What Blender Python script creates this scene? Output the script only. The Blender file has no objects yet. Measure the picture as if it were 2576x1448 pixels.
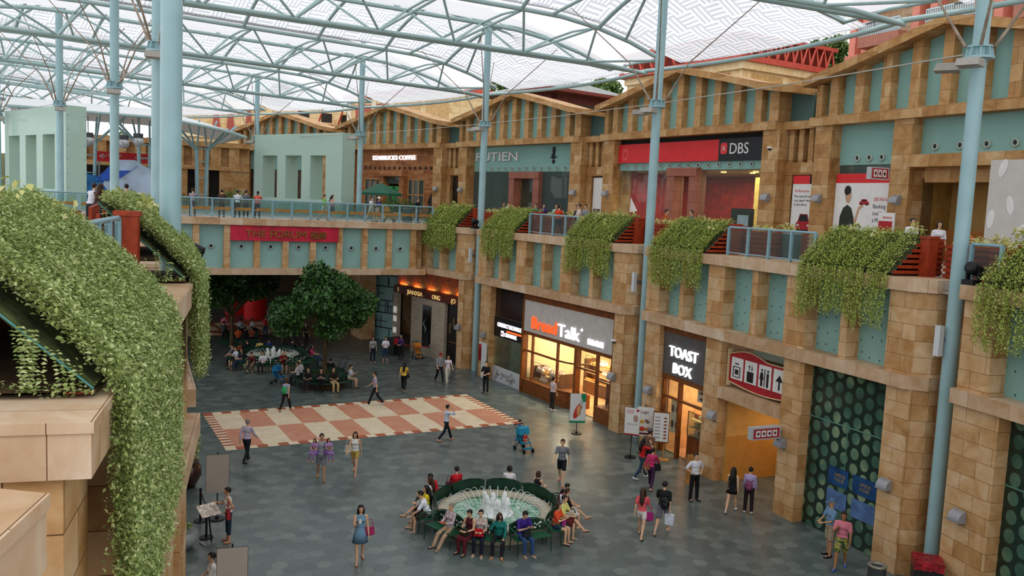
import bpy, bmesh, math, random
import numpy as np
from mathutils import Matrix, Vector
random.seed(7); rng = np.random.default_rng(7)
SC = bpy.context.scene
COL = SC.collection
PI = math.pi
# ------------------------------------------------------------------ camera
F_PX = 2160.0; EYE = 10.3
_roll = 0.045428; _pitch = 0.098651; _yaw = math.radians(28.3)
fw = Vector((math.sin(_yaw)*math.cos(_pitch), math.cos(_yaw)*math.cos(_pitch), -math.sin(_pitch)))
rt = Vector((math.cos(_yaw), -math.sin(_yaw), 0)); up = rt.cross(fw)
CR = rt*math.cos(_roll) + up*math.sin(_roll); CU = up*math.cos(_roll) - rt*math.sin(_roll)
CAMP = Vector((0, 0, EYE))
cd = bpy.data.cameras.new('camera'); cam = bpy.data.objects.new('camera', cd); COL.objects.link(cam)
cd.sensor_fit = 'HORIZONTAL'; cd.sensor_width = 36.0; cd.lens = 36.0*F_PX/2576.0
cd.clip_start = 0.1; cd.clip_end = 600
cam.matrix_world = Matrix(((CR.x, CU.x, -fw.x, 0), (CR.y, CU.y, -fw.y, 0), (CR.z, CU.z, -fw.z, EYE), (0, 0, 0, 1)))
SC.camera = cam
def ray(x, y): return fw*F_PX + CR*(x-1288) + CU*(724-y)
def atz(x, y, z=0.0):
    d = ray(x, y); t = (z-EYE)/d.z; return CAMP + d*t
# ------------------------------------------------------------------ light and exposure
W = bpy.data.worlds.new('overcast_sky'); SC.world = W; W.use_nodes = True
wn = W.node_tree.nodes; wl = W.node_tree.links; wn.clear()
wo = wn.new('ShaderNodeOutputWorld'); wb = wn.new('ShaderNodeBackground'); wr = wn.new('ShaderNodeValToRGB')
wt = wn.new('ShaderNodeTexCoord'); ws = wn.new('ShaderNodeSeparateXYZ')
wl.new(wt.outputs['Generated'], ws.inputs[0]); wl.new(ws.outputs['Z'], wr.inputs[0])
wr.color_ramp.elements[0].position = 0.0; wr.color_ramp.elements[0].color = (0.95, 0.97, 1.0, 1)
wr.color_ramp.elements[1].position = 0.7; wr.color_ramp.elements[1].color = (1.0, 1.0, 1.0, 1)
wl.new(wr.outputs[0], wb.inputs[0]); wb.inputs[1].default_value = 1.15
wl.new(wb.outputs[0], wo.inputs[0])
sd = bpy.data.lights.new('hazy_sun', 'SUN'); sd.energy = 0.55; sd.angle = math.radians(60); sd.color = (1, .97, .92)
sun = bpy.data.objects.new('hazy_sun', sd); COL.objects.link(sun); sun.rotation_euler = (math.radians(32), math.radians(-14), 0)
SC.view_settings.view_transform = 'Standard'; SC.view_settings.look = 'None'
SC.view_settings.exposure = 0.28; SC.view_settings.gamma = 1.0; SC.view_settings.use_curve_mapping = False
cy = SC.cycles
cy.max_bounces = 5; cy.diffuse_bounces = 3; cy.glossy_bounces = 2; cy.transmission_bounces = 3; cy.transparent_max_bounces = 10
cy.use_adaptive_sampling = True; cy.adaptive_threshold = 0.02
cy.caustics_reflective = False; cy.caustics_refractive = False; cy.sample_clamp_indirect = 4.0
# ------------------------------------------------------------------ materials
def lin(h):
    h = h.lstrip('#'); o = []
    for i in (0, 2, 4):
        c = int(h[i:i+2], 16)/255.0; o.append(c/12.92 if c <= .04045 else ((c+.055)/1.055)**2.4)
    return (*o, 1.0)
MATS = {}
def _base(name):
    m = bpy.data.materials.new(name); m.use_nodes = True
    nt = m.node_tree; b = nt.nodes['Principled BSDF']; return m, nt, b
def P(hexc, rough=.6, metal=0.0, spec=.3, emis=0.0, var=.06, scale=3.0, name=None, alpha=1.0, trans=0.0):
    """plain procedural material: base colour with a little noise variation"""
    key = (hexc, rough, metal, spec, emis, var, scale, alpha, trans)
    if key in MATS: return MATS[key]
    m, nt, b = _base(name or 'paint_'+hexc.strip('#'))
    c = lin(hexc)
    if var > 0:
        tc = nt.nodes.new('ShaderNodeTexCoord'); n = nt.nodes.new('ShaderNodeTexNoise'); n.inputs['Scale'].default_value = scale; n.inputs['Detail'].default_value = 2
        r = nt.nodes.new('ShaderNodeValToRGB')
        r.color_ramp.elements[0].position = .3; r.color_ramp.elements[1].position = .7
        r.color_ramp.elements[0].color = (*[max(0, x*(1-2*var)) for x in c[:3]], 1); r.color_ramp.elements[1].color = (*[min(1, x*(1+2*var)) for x in c[:3]], 1)
        nt.links.new(tc.outputs['Object'], n.inputs['Vector']); nt.links.new(n.outputs['Fac'], r.inputs[0]); nt.links.new(r.outputs[0], b.inputs['Base Color'])
    else: b.inputs['Base Color'].default_value = c
    b.inputs['Roughness'].default_value = rough; b.inputs['Metallic'].default_value = metal
    b.inputs['Specular IOR Level'].default_value = spec
    if emis: b.inputs['Emission Color'].default_value = c; b.inputs['Emission Strength'].default_value = emis
    if alpha < 1: b.inputs['Alpha'].default_value = alpha
    if trans: b.inputs['Transmission Weight'].default_value = trans
    MATS[key] = m; return m
def node(nt, t, **kw):
    n = nt.nodes.new(t)
    for k, v in kw.items():
        if k in n.inputs: n.inputs[k].default_value = v
        else: setattr(n, k, v)
    return n
def ramp(nt, fac, stops):
    r = nt.nodes.new('ShaderNodeValToRGB'); e = r.color_ramp.elements
    while len(e) < len(stops): e.new(.5)
    for i, (p, c) in enumerate(stops): e[i].position = p; e[i].color = lin(c) if isinstance(c, str) else c
    nt.links.new(fac, r.inputs[0]); return r.outputs[0]
def stone(name, cols, bw=.95, bh=.46, rough=.55, mortar=.010, uvk='UVMap', swap=False):
    """travertine block cladding: each block its own tone, with veins"""
    m, nt, b = _base(name); L = nt.links.new
    uv = node(nt, 'ShaderNodeUVMap')
    br = node(nt, 'ShaderNodeTexBrick', Scale=1.0, offset=.5)
    br.inputs['Brick Width'].default_value = bw; br.inputs['Row Height'].default_value = bh; br.inputs['Mortar Size'].default_value = mortar
    br.inputs['Color1'].default_value = (0, 0, 0, 1); br.inputs['Color2'].default_value = (1, 1, 1, 1); br.inputs['Mortar'].default_value = (0, 0, 0, 1)
    br.inputs['Mortar Smooth'].default_value = .1
    L(uv.outputs[0], br.inputs['Vector'])
    tc = node(nt, 'ShaderNodeTexCoord')
    n1 = node(nt, 'ShaderNodeTexNoise', Scale=1.7, Detail=5.0, Roughness=.6); n1.inputs['Distortion'].default_value = .8
    L(tc.outputs['Object'], n1.inputs['Vector'])
    a = node(nt, 'ShaderNodeMath', operation='MULTIPLY_ADD'); L(n1.outputs['Fac'], a.inputs[0]); a.inputs[1].default_value = 1.15
    sb = node(nt, 'ShaderNodeMath', operation='MULTIPLY_ADD'); L(br.outputs['Color'], sb.inputs[0]); sb.inputs[1].default_value = .42; sb.inputs[2].default_value = -.29
    L(sb.outputs[0], a.inputs[2])
    c = ramp(nt, a.outputs[0], [(i/(len(cols)-1), x) for i, x in enumerate(cols)])
    mx = node(nt, 'ShaderNodeMix', data_type='RGBA'); L(br.outputs['Fac'], mx.inputs[0]); L(c, mx.inputs[6]); mx.inputs[7].default_value = lin('#6b4a2c')
    L(mx.outputs[2], b.inputs['Base Color'])
    b.inputs['Roughness'].default_value = rough; b.inputs['Specular IOR Level'].default_value = .25
    bp = node(nt, 'ShaderNodeBump', Strength=.25, Distance=.02, invert=True); L(br.outputs['Fac'], bp.inputs['Height']); L(bp.outputs[0], b.inputs['Normal'])
    return m
STONE = stone('travertine_blocks', ['#99693a', '#b58653', '#caa070', '#d7b58c', '#e2cba9'], mortar=.006)
STONE_LEDGE = stone('travertine_ledge', ['#a98059', '#bb9771', '#cbab8b', '#d8c0a5', '#e2d1bb'], bw=1.3, bh=3.0, mortar=.004)
STONE_UP = stone('travertine_upper', ['#85572c', '#a07342', '#b58a57', '#c5a071', '#d4b892'], bw=1.1, bh=.62, mortar=.006)
STONE_PALE = stone('pale_sandstone_blocks', ['#c79a63', '#d9b27a', '#e6c795', '#efdab0', '#f4e6c6'], bw=1.6, bh=.8)
TEAL = P('#90bab4', .35, var=.05, scale=.7, spec=.4, name='teal_panel')
TEAL_COL = P('#9dbfc4', .4, var=.04, scale=1.2, spec=.45, name='teal_steel')
PIPE = P('#a8c2c1', .42, var=.03, scale=1.2, spec=.45, name='pale_teal_pipe')
RUST = P('#9c3a1c', .55, var=.12, scale=6, name='rust_red_timber')
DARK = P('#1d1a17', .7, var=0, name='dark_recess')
BLACK = P('#17181a', .45, var=0, name='black_paint')
WHITE = P('#eeeeee', .5, var=0, name='white_paint')
WOOD = P('#7a4319', .45, var=.15, scale=5, name='shop_timber')
STEEL = P('#8d9197', .35, metal=.6, var=0, name='grey_metal')
GREY = P('#a9a9a6', .5, var=.04, name='grey_board')
def glass(name, tint, alpha=.35, rough=.03, spec=.6):
    """glazing: see-through with a clear coat reflection"""
    m = bpy.data.materials.new(name); m.use_nodes = True; nt = m.node_tree; nt.nodes.clear(); L = nt.links.new
    o = node(nt, 'ShaderNodeOutputMaterial'); tr = node(nt, 'ShaderNodeBsdfTransparent'); tr.inputs[0].default_value = lin(tint)
    df = node(nt, 'ShaderNodeBsdfDiffuse'); df.inputs[0].default_value = lin(tint)
    gl = node(nt, 'ShaderNodeBsdfGlossy', Roughness=rough)
    fc = node(nt, 'ShaderNodeLayerWeight', Blend=.5); fr = node(nt, 'ShaderNodeMath', operation='POWER'); L(fc.outputs['Facing'], fr.inputs[0]); fr.inputs[1].default_value = 3.5
    m1 = node(nt, 'ShaderNodeMixShader'); m1.inputs[0].default_value = alpha; L(tr.outputs[0], m1.inputs[1]); L(df.outputs[0], m1.inputs[2])
    m2 = node(nt, 'ShaderNodeMixShader'); ml = node(nt, 'ShaderNodeMath', operation='MULTIPLY_ADD'); ml.inputs[2].default_value = .04*spec; L(fr.outputs[0], ml.inputs[0]); ml.inputs[1].default_value = spec
    L(ml.outputs[0], m2.inputs[0]); L(m1.outputs[0], m2.inputs[1]); L(gl.outputs[0], m2.inputs[2]); L(m2.outputs[0], o.inputs[0])
    return m
GLASS_CLEAR = glass('clear_rail_glass', '#dfeeec', .06)
GLASS_SHOP = glass('shop_glass', '#e0eae4', .03, spec=.35)
GLASS_DARK = glass('dark_shop_glass', '#8fa29c', .2, spec=.5)
GLASS_TEAL = glass('teal_spandrel_glass', '#90bab2', .9, rough=.04, spec=.35)
GLASS_FROST = glass('frosted_gate_glass', '#c6e0d2', .8, rough=.1, spec=.3)
GLASS_GREEN = glass('green_dot_glass', '#2f5247', .45)
GLASS_RAIL = glass('rail_glass', '#dbe9e8', .04, spec=.3)
# ------------------------------------------------------------------ mesh builder
class MB:
    def __init__(s): s.v = []; s.f = []; s.m = []; s.sm = []
    def add(s, vs, fs, mi=0, smooth=False):
        o = len(s.v); s.v.extend([tuple(map(float, p)) for p in vs])
        for f in fs: s.f.append([i+o for i in f]); s.m.append(mi); s.sm.append(smooth)
        return s
    def hexa(s, p, mi=0):
        return s.add(p, [(3, 2, 1, 0), (4, 5, 6, 7), (0, 1, 5, 4), (1, 2, 6, 5), (2, 3, 7, 6), (3, 0, 4, 7)], mi)
    def box(s, x0, x1, y0, y1, z0, z1, mi=0):
        return s.hexa([(x0, y0, z0), (x1, y0, z0), (x1, y1, z0), (x0, y1, z0), (x0, y0, z1), (x1, y0, z1), (x1, y1, z1), (x0, y1, z1)], mi)
    def prism(s, poly, ax, a, b, mi=0):
        """extrude a 2-D polygon along ax: 'x' poly=(y,z), 'y' poly=(x,z), 'z' poly=(x,y)"""
        mk = {'x': lambda p, t: (t, p[0], p[1]), 'y': lambda p, t: (p[0], t, p[1]), 'z': lambda p, t: (p[0], p[1], t)}[ax]
        n = len(poly); vs = [mk(p, a) for p in poly]+[mk(p, b) for p in poly]
        fs = [tuple(range(n-1, -1, -1)), tuple(range(n, 2*n))]+[(i, (i+1) % n, n+(i+1) % n, n+i) for i in range(n)]
        return s.add(vs, fs, mi)
    def quad(s, a, b, c, d, mi=0): return s.add([a, b, c, d], [(0, 1, 2, 3)], mi)
    def tube(s, pts, r, n=8, mi=0, cap=True, smooth=True, closed=False):
        pts = [Vector(p) for p in pts]; k = len(pts); rs = r if isinstance(r, (list, tuple)) else [r]*k
        vs = []; prev = None
        for i in range(k):
            if closed: t = pts[(i+1) % k]-pts[i-1]
            else: t = pts[min(i+1, k-1)]-pts[max(i-1, 0)]
            if t.length < 1e-9: t = Vector((0, 0, 1))
            t.normalize()
            if prev is None:
                a = Vector((0, 0, 1)) if abs(t.z) < .9 else Vector((1, 0, 0)); u = t.cross(a).normalized()
            else:
                u = prev-t*prev.dot(t)
                u = u.normalized() if u.length > 1e-6 else t.orthogonal().normalized()
            prev = u; w = t.cross(u)
            for j in range(n):
                an = 2*PI*j/n; vs.append(pts[i]+(u*math.cos(an)+w*math.sin(an))*rs[i])
        fs = []
        for i in range(k if closed else k-1):
            i2 = (i+1) % k
            for j in range(n): fs.append((i*n+j, i*n+(j+1) % n, i2*n+(j+1) % n, i2*n+j))
        s.add(vs, fs, mi, smooth)
        if cap and not closed:
            s.add([vs[j] for j in range(n)], [tuple(range(n-1, -1, -1))], mi); s.add([vs[(k-1)*n+j] for j in range(n)], [tuple(range(n))], mi)
        return s
    def lathe(s, prof, n=20, c=(0, 0, 0), mi=0, smooth=True, a0=0.0, a1=2*PI):
        full = abs(a1-a0-2*PI) < 1e-6; m = n if full else n+1; vs = []
        for (r, z) in prof:
            for j in range(m):
                an = a0+(a1-a0)*j/n; vs.append((c[0]+r*math.cos(an), c[1]+r*math.sin(an), c[2]+z))
        fs = []
        for i in range(len(prof)-1):
            for j in range(n):
                j2 = (j+1) % m; fs.append((i*m+j, i*m+j2, (i+1)*m+j2, (i+1)*m+j))
        return s.add(vs, fs, mi, smooth)
    def cyl(s, c, r, z0, z1, n=16, mi=0, r2=None):
        r2 = r if r2 is None else r2
        return s.lathe([(0.0001, z0), (r, z0)], n, (c[0], c[1], 0), mi, False).lathe([(r, z0), (r2, z1)], n, (c[0], c[1], 0), mi).lathe([(r2, z1), (.0001, z1)], n, (c[0], c[1], 0), mi, False)
    def ell(s, c, r, nu=12, nv=8, mi=0, M=None):
        vs = []; c = Vector(c)
        for i in range(nv+1):
            ph = PI*i/nv
            for j in range(nu):
                th = 2*PI*j/nu; p = Vector((r[0]*math.sin(ph)*math.cos(th), r[1]*math.sin(ph)*math.sin(th), r[2]*math.cos(ph)))
                if M is not None: p = M @ p
                vs.append(p+c)
        fs = [(i*nu+j, (i+1)*nu+j, (i+1)*nu+(j+1) % nu, i*nu+(j+1) % nu) for i in range(nv) for j in range(nu)]
        return s.add(vs, fs, mi, True)
    def disc(s, c, r, ax='y', n=16, mi=0, ry=None):
        ry = r if ry is None else ry; vs = []
        for j in range(n):
            a = 2*PI*j/n; u, w = r*math.cos(a), ry*math.sin(a)
            vs.append({'y': (c[0]+u, c[1], c[2]+w), 'z': (c[0]+u, c[1]+w, c[2]), 'x': (c[0], c[1]+u, c[2]+w)}[ax])
        return s.add(vs, [tuple(range(n))], mi)
    def xf(s, M):
        s.v = [tuple(M @ Vector(p)) for p in s.v]; return s
def mesh_of(name, mb, mats, uv=True):
    me = bpy.data.meshes.new(name); me.from_pydata(mb.v, [], mb.f)
    for m in mats: me.materials.append(m)
    me.polygons.foreach_set('material_index', mb.m); me.polygons.foreach_set('use_smooth', mb.sm)
    me.update()
    if uv and len(mb.f):
        n = len(me.loops); co = np.empty(len(me.vertices)*3, 'f'); me.vertices.foreach_get('co', co); co = co.reshape(-1, 3)
        li = np.empty(n, 'i'); me.loops.foreach_get('vertex_index', li)
        no = np.empty(len(me.polygons)*3, 'f'); me.polygons.foreach_get('normal', no); no = np.abs(no.reshape(-1, 3))
        lt = np.empty(len(me.polygons), 'i'); me.polygons.foreach_get('loop_total', lt)
        nl = np.repeat(no, lt, 0); p = co[li]; k = nl.argmax(1)
        u = np.where(k == 0, p[:, 1]+.37, p[:, 0]); w = np.where(k == 2, p[:, 1], p[:, 2])
        l = me.uv_layers.new(name='UVMap'); l.data.foreach_set('uv', np.stack([u, w], 1).astype('f').ravel())
    return me
def ob(name, mb, mats, parent=None, M=None, label=None, cat=None, group=None, kind=None, uv=True):
    if not isinstance(mats, (list, tuple)): mats = [mats]
    me = mb if isinstance(mb, bpy.types.Mesh) else mesh_of(name, mb, mats, uv)
    o = bpy.data.objects.new(name, me); COL.objects.link(o)
    if parent is not None: o.parent = parent
    if M is not None: o.matrix_local = M
    return tag(o, label, cat, group, kind)
def tag(o, label=None, cat=None, group=None, kind=None):
    if label: o['label'] = label
    if cat: o['category'] = cat
    if group: o['group'] = group
    if kind: o['kind'] = kind
    return o
def empty(name, M=None, label=None, cat=None, group=None, kind=None):
    o = bpy.data.objects.new(name, None); COL.objects.link(o); o.empty_display_size = .2
    if M is not None: o.matrix_world = M
    return tag(o, label, cat, group, kind)
def dup(root, M=None, label=None, group=None):
    def cp(o, par):
        c = o.copy(); COL.objects.link(c)
        if par is not None: c.parent = par
        for ch in list(o.children): cp(ch, c)
        return c
    r = cp(root, None)
    if M is not None: r.matrix_world = M
    if label: r['label'] = label
    if group: r['group'] = group
    return r
def struct(name, mb, mats, M=None, parent=None): return ob(name, mb, mats, parent, M, kind=None if parent else 'structure')
def T(x, y, z=0, rz=0): return Matrix.Translation((x, y, z)) @ Matrix.Rotation(rz, 4, 'Z')
# radial frame of the mall: bays lie on arcs about OX; local x runs along the bay towards the viewer, y outward, z up
OX = Vector((-106.0, 33.5, 0))
def nrm(th): t = math.radians(th); return Vector((math.cos(t), -math.sin(t), 0))
def FR(th, R, s=0.0, d=0.0, z=0.0):
    n = nrm(th); a = Vector((n.y, -n.x, 0)); p = OX+n*(R+d)+a*s
    return Matrix(((a.x, n.x, 0, p.x), (a.y, n.y, 0, p.y), (0, 0, 1, z), (0, 0, 0, 1)))
def PR(th, R, z=0.0): p = OX+nrm(th)*R; return Vector((p.x, p.y, z))
# ------------------------------------------------------------------ lettering
def text(body, size, M, mat, parent=None, name='lettering', ext=.02, width=None, align='LEFT', bold=0.0, sx=1.0, shear=0.0):
    """raised lettering; M places it: local x along the line, local y up, local z out of the face"""
    cu = bpy.data.curves.new(name, 'FONT'); cu.body = body; cu.size = size; cu.extrude = ext; cu.offset = bold; cu.align_x = align; cu.shear = shear
    cu.resolution_u = 3
    o = bpy.data.objects.new(name, cu); COL.objects.link(o)
    dg = bpy.context.evaluated_depsgraph_get(); me = bpy.data.meshes.new_from_object(o.evaluated_get(dg))
    bpy.data.objects.remove(o); bpy.data.curves.remove(cu)
    if len(me.vertices):
        xs = [v.co.x for v in me.vertices]; k = sx
        if width: k = width/max(1e-6, max(xs)-min(xs))
        x0 = min(xs) if align == 'LEFT' else 0
        for v in me.vertices: v.co.x = (v.co.x-x0)*k
    me.materials.clear(); me.materials.append(mat); me.name = name
    o = bpy.data.objects.new(name, me); COL.objects.link(o)
    if parent is not None: o.parent = parent
    o.matrix_local = M; return o
def face_in(x, d, z):
    """placement for lettering on a bay face seen from the void side (reads along +s)"""
    return Matrix(((1, 0, 0, x), (0, 0, -1, d), (0, 1, 0, z), (0, 0, 0, 1)))
# ------------------------------------------------------------------ floor
def floor_mat():
    m, nt, b = _base('hexagonal_slate_pavers'); L = nt.links.new
    tc = node(nt, 'ShaderNodeTexCoord')
    def vm(op, a, bb=None):
        n = node(nt, 'ShaderNodeVectorMath', operation=op)
        (L(a, n.inputs[0]) if not isinstance(a, tuple) else setattr(n.inputs[0], 'default_value', a))
        if bb is not None: (L(bb, n.inputs[1]) if not isinstance(bb, tuple) else setattr(n.inputs[1], 'default_value', bb))
        return n
    S = .46
    p = vm('MULTIPLY', tc.outputs['Object'], (1/S, 1/S, 0)).outputs[0]; p = vm('ADD', p, (200, 200*1.7320508, 0)).outputs[0]
    r = (1, 1.7320508, 1); h = (.5, .8660254, .5)
    a = vm('SUBTRACT', vm('MODULO', p, r).outputs[0], (.5, .8660254, 0)).outputs[0]
    bq = vm('SUBTRACT', vm('MODULO', vm('SUBTRACT', p, (.5, .8660254, 0)).outputs[0], r).outputs[0], (.5, .8660254, 0)).outputs[0]
    la = vm('LENGTH', a).outputs['Value']; lb = vm('LENGTH', bq).outputs['Value']
    lt = node(nt, 'ShaderNodeMath', operation='LESS_THAN'); L(la, lt.inputs[0]); L(lb, lt.inputs[1])
    g = node(nt, 'ShaderNodeMix', data_type='VECTOR'); L(lt.outputs[0], g.inputs[0]); L(bq, g.inputs[4]); L(a, g.inputs[5])
    gv = g.outputs[1]; idv = vm('SUBTRACT', p, gv).outputs[0]
    wnz = node(nt, 'ShaderNodeTexWhiteNoise'); wnz.noise_dimensions = '2D'
    rd = vm('SNAP', vm('ADD', idv, (.05, .05, 0)).outputs[0], (.25, .4330127, 1)).outputs[0]; L(rd, wnz.inputs['Vector'])
    ab = vm('ABSOLUTE', gv).outputs[0]; dt = vm('DOT_PRODUCT', ab, (.5, .8660254, 0)).outputs['Value']
    sx = node(nt, 'ShaderNodeSeparateXYZ'); L(ab, sx.inputs[0])
    mxm = node(nt, 'ShaderNodeMath', operation='MAXIMUM'); L(dt, mxm.inputs[0]); L(sx.outputs[0], mxm.inputs[1])
    gr = node(nt, 'ShaderNodeMath', operation='GREATER_THAN'); L(mxm.outputs[0], gr.inputs[0]); gr.inputs[1].default_value = .487
    n1 = node(nt, 'ShaderNodeTexNoise', Scale=.35, Detail=3.0); L(tc.outputs['Object'], n1.inputs['Vector'])
    n2 = node(nt, 'ShaderNodeTexNoise', Scale=6.0, Detail=3.0); L(tc.outputs['Object'], n2.inputs['Vector'])
    s1 = node(nt, 'ShaderNodeMath', operation='MULTIPLY_ADD'); L(wnz.outputs['Value'], s1.inputs[0]); s1.inputs[1].default_value = .55
    s2 = node(nt, 'ShaderNodeMath', operation='MULTIPLY_ADD'); L(n1.outputs['Fac'], s2.inputs[0]); s2.inputs[1].default_value = .35; s2.inputs[2].default_value = -.05; L(s2.outputs[0], s1.inputs[2])
    s3 = node(nt, 'ShaderNodeMath', operation='MULTIPLY_ADD'); L(n2.outputs['Fac'], s3.inputs[0]); s3.inputs[1].default_value = .25; L(s1.outputs[0], s3.inputs[2])
    c = ramp(nt, s3.outputs[0], [(.15, '#465251'), (.45, '#56625f'), (.7, '#646f6b'), (1.0, '#7b837c')])
    mx = node(nt, 'ShaderNodeMix', data_type='RGBA'); L(gr.outputs[0], mx.inputs[0]); L(c, mx.inputs[6]); mx.inputs[7].default_value = lin('#434c4a')
    L(mx.outputs[2], b.inputs['Base Color'])
    b.inputs['Specular IOR Level'].default_value = .5
    rr = node(nt, 'ShaderNodeMapRange'); L(n1.outputs['Fac'], rr.inputs[0]); rr.inputs[3].default_value = .24; rr.inputs[4].default_value = .42; L(rr.outputs[0], b.inputs['Roughness'])
    return m
FLOOR = floor_mat()
struct('floor', MB().quad((-30, -12, 0), (60, -12, 0), (60, 150, 0), (-30, 150, 0)), FLOOR)
CREAM = stone('cream_marble_tile', ['#cdb896', '#dac9ab', '#e4d7be', '#ece2cf'], bw=30, bh=30)
SALMON = stone('salmon_marble_tile', ['#b9785c', '#c3876b', '#cc967c', '#d6a78f'], bw=30, bh=30)
BRICKR = P('#a5583a', .5, var=.08, name='terracotta_tile')
def inlay(name, x0, x1, y0, y1, nx, ny, bd, ang=0, cx=0, cy=0):
    mb = MB(); z = .006
    fl = lambda a, b2, c, d, mi: mb.quad((a, c, z), (b2, c, z), (b2, d, z), (a, d, z), mi)
    fx = (x1-x0-2*bd)/nx; fy = (y1-y0-2*bd)/ny
    for i in range(nx):
        for j in range(ny): fl(x0+bd+i*fx, x0+bd+(i+1)*fx, y0+bd+j*fy, y0+bd+(j+1)*fy, (i+j+1) % 2)
    st = bd*1.0; n = int(round((x1-x0)/st)); w = (x1-x0)/n
    for i in range(n):
        fl(x0+i*w, x0+(i+1)*w, y0, y0+bd, 2*(i % 2)); fl(x0+i*w, x0+(i+1)*w, y1-bd, y1, 2*((i+1) % 2))
    n = int(round((y1-y0-2*bd)/(st*.5))); w = (y1-y0-2*bd)/n
    for i in range(n):
        fl(x0, x0+bd, y0+bd+i*w, y0+bd+(i+1)*w, 2*(i % 2)); fl(x1-bd, x1, y0+bd+i*w, y0+bd+(i+1)*w, 2*(i % 2))
    o = struct(name, mb, [CREAM, SALMON, BRICKR]); return o
inlay('floor_inlay', 6.04, 19.5, 34.54, 40.84, 11, 2, .42)
mb = MB(); z = .006
for (a, b_, c, d, mi) in ((4, 15.2, 62.6, 69.5, 2), ): mb.quad((a, c, z), (b_, c, z), (b_, d, z), (a, d, z), mi)
for j in range(3):
    for i in range(8):
        x = 4.4+i*1.32; y = 63.0+j*2.1
        mb.add([(x, y, z+.004), (x+1.1, y, z+.004), (x+1.1, y+1.7, z+.004), (x, y+1.7, z+.004)] if (i+j) % 2 else [(x, y, z+.004), (x+1.2, y, z+.004), (x, y+1.8, z+.004)], [(0, 1, 2, 3)] if (i+j) % 2 else [(0, 1, 2)], 0)
struct('floor_inlay', mb, [CREAM, SALMON, BRICKR])
# ------------------------------------------------------------------ right lower facade
def dots_teal():
    m, nt, b = _base('teal_panel_with_studs'); L = nt.links.new
    uv = node(nt, 'ShaderNodeUVMap'); sc = node(nt, 'ShaderNodeVectorMath', operation='MULTIPLY'); L(uv.outputs[0], sc.inputs[0]); sc.inputs[1].default_value = (2.6, 2.0, 0)
    vo = node(nt, 'ShaderNodeTexVoronoi', Scale=1.0, Randomness=.35); vo.voronoi_dimensions = '2D'; L(sc.outputs[0], vo.inputs['Vector'])
    lt = node(nt, 'ShaderNodeMath', operation='LESS_THAN'); L(vo.outputs['Distance'], lt.inputs[0]); lt.inputs[1].default_value = .075
    n = node(nt, 'ShaderNodeTexNoise', Scale=.8); tc = node(nt, 'ShaderNodeTexCoord'); L(tc.outputs['Object'], n.inputs['Vector'])
    c = ramp(nt, n.outputs['Fac'], [(.3, '#80aca5'), (.7, '#90bab3')])
    mx = node(nt, 'ShaderNodeMix', data_type='RGBA'); L(lt.outputs[0], mx.inputs[0]); L(c, mx.inputs[6]); mx.inputs[7].default_value = lin('#3f5d5b')
    L(mx.outputs[2], b.inputs['Base Color']); b.inputs['Roughness'].default_value = .35
    return m
TEAL_DOT = dots_teal()
WIDE = [-6.55, -2.2, 2.2, 6.6]; NARROW = [-4.4, 0.05, 4.4]
R1 = 128.5; LEDGE = [(-7.12, 0), (7.0, 0), (7.45, .45), (7.45, 1.5), (-7.4, 1.5), (-7.4, .4)]
def lower_bay(th, name='wall_right', piers=(), left=-7.12, R=R1, flip=False):
    M = FR(th, R) if not flip else FR(th, R) @ Matrix.Rotation(PI, 4, 'Z')
    w = MB()
    for c in WIDE:
        if c > left: w.box(c-.5, c+.5, .15, 1.0, 5.9, 8.3)
    for c in NARROW:
        if c > left: w.box(c-.15, c+.15, .15, 1.0, 5.9, 8.3)
    w.prism([(7.1, .15), (7.4, .6), (7.4, 1.6), (7.1, 1.6)], 'z', 0, 8.3)
    for a, b in piers: w.box(a, b, .15, 1.7, 0, 5.5)
    o = struct(name, w, STONE, M)
    L = [p if p[0] > left else (left, p[1]) for p in LEDGE]
    struct('cornice', MB().prism(L, 'z', 5.5, 5.9), STONE_LEDGE, None, o)
    struct('ledge', MB().prism(L, 'z', 8.3, 8.68), STONE_LEDGE, None, o)
    allp = sorted([(c-.5, c+.5) for c in WIDE if c > left]+[(c-.15, c+.15) for c in NARROW if c > left])
    for (a, b), (c, d) in zip(allp[:-1], allp[1:]):
        struct('panel', MB().box(b-.02, c+.02, .68, .8, 5.88, 8.32), TEAL_DOT, None, o)
    return o
B3 = lower_bay(4.7, piers=((-6.9, -5.8), (-2.55, -1.6), (1.85, 2.85), (6.25, 7.15)))
B2 = lower_bay(-2.3, piers=((-6.55, -5.4), (6.4, 7.15)))
B1 = lower_bay(-9.3, piers=((6.55, 7.15),), left=1.9)
B4 = lower_bay(11.7, piers=((-7.1, -5.6), (-2.55, -1.6), (1.85, 2.85), (6.25, 7.15)))
# solid wall behind the column gaps and behind everything on the ground floor
mb = MB()
for th in (8.2, 1.2, -5.8, 15.2):
    M = FR(th, R1)
    q = MB().box(-1.3, 1.3, 1.45, 1.9, 0, 8.3); q.xf(M); mb.add(q.v, q.f)
struct('wall_right', mb, STONE)
# upper deck on the right (promenade) and its soffit
def ring(r0, r1, z0, z1, ths):
    mb = MB(); vs = []
    for t in ths:
        for r, z in ((r0, z0), (r1, z0), (r1, z1), (r0, z1)): vs.append(PR(t, r, z))
    fs = []
    for i in range(len(ths)-1):
        for k in range(4): fs.append((i*4+k, i*4+(k+1) % 4, i*4+4+(k+1) % 4, i*4+4+k))
    mb.add(vs, fs); return mb
PAVE = stone('promenade_paving', ['#8f8374', '#a3968a', '#b3a99d', '#bdb4a8'], bw=.6, bh=.6)
ths = [18.7-k*3.5 for k in range(9)]
struct('floor', ring(129.4, 146, 8.3, 8.64, ths), PAVE)
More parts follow.
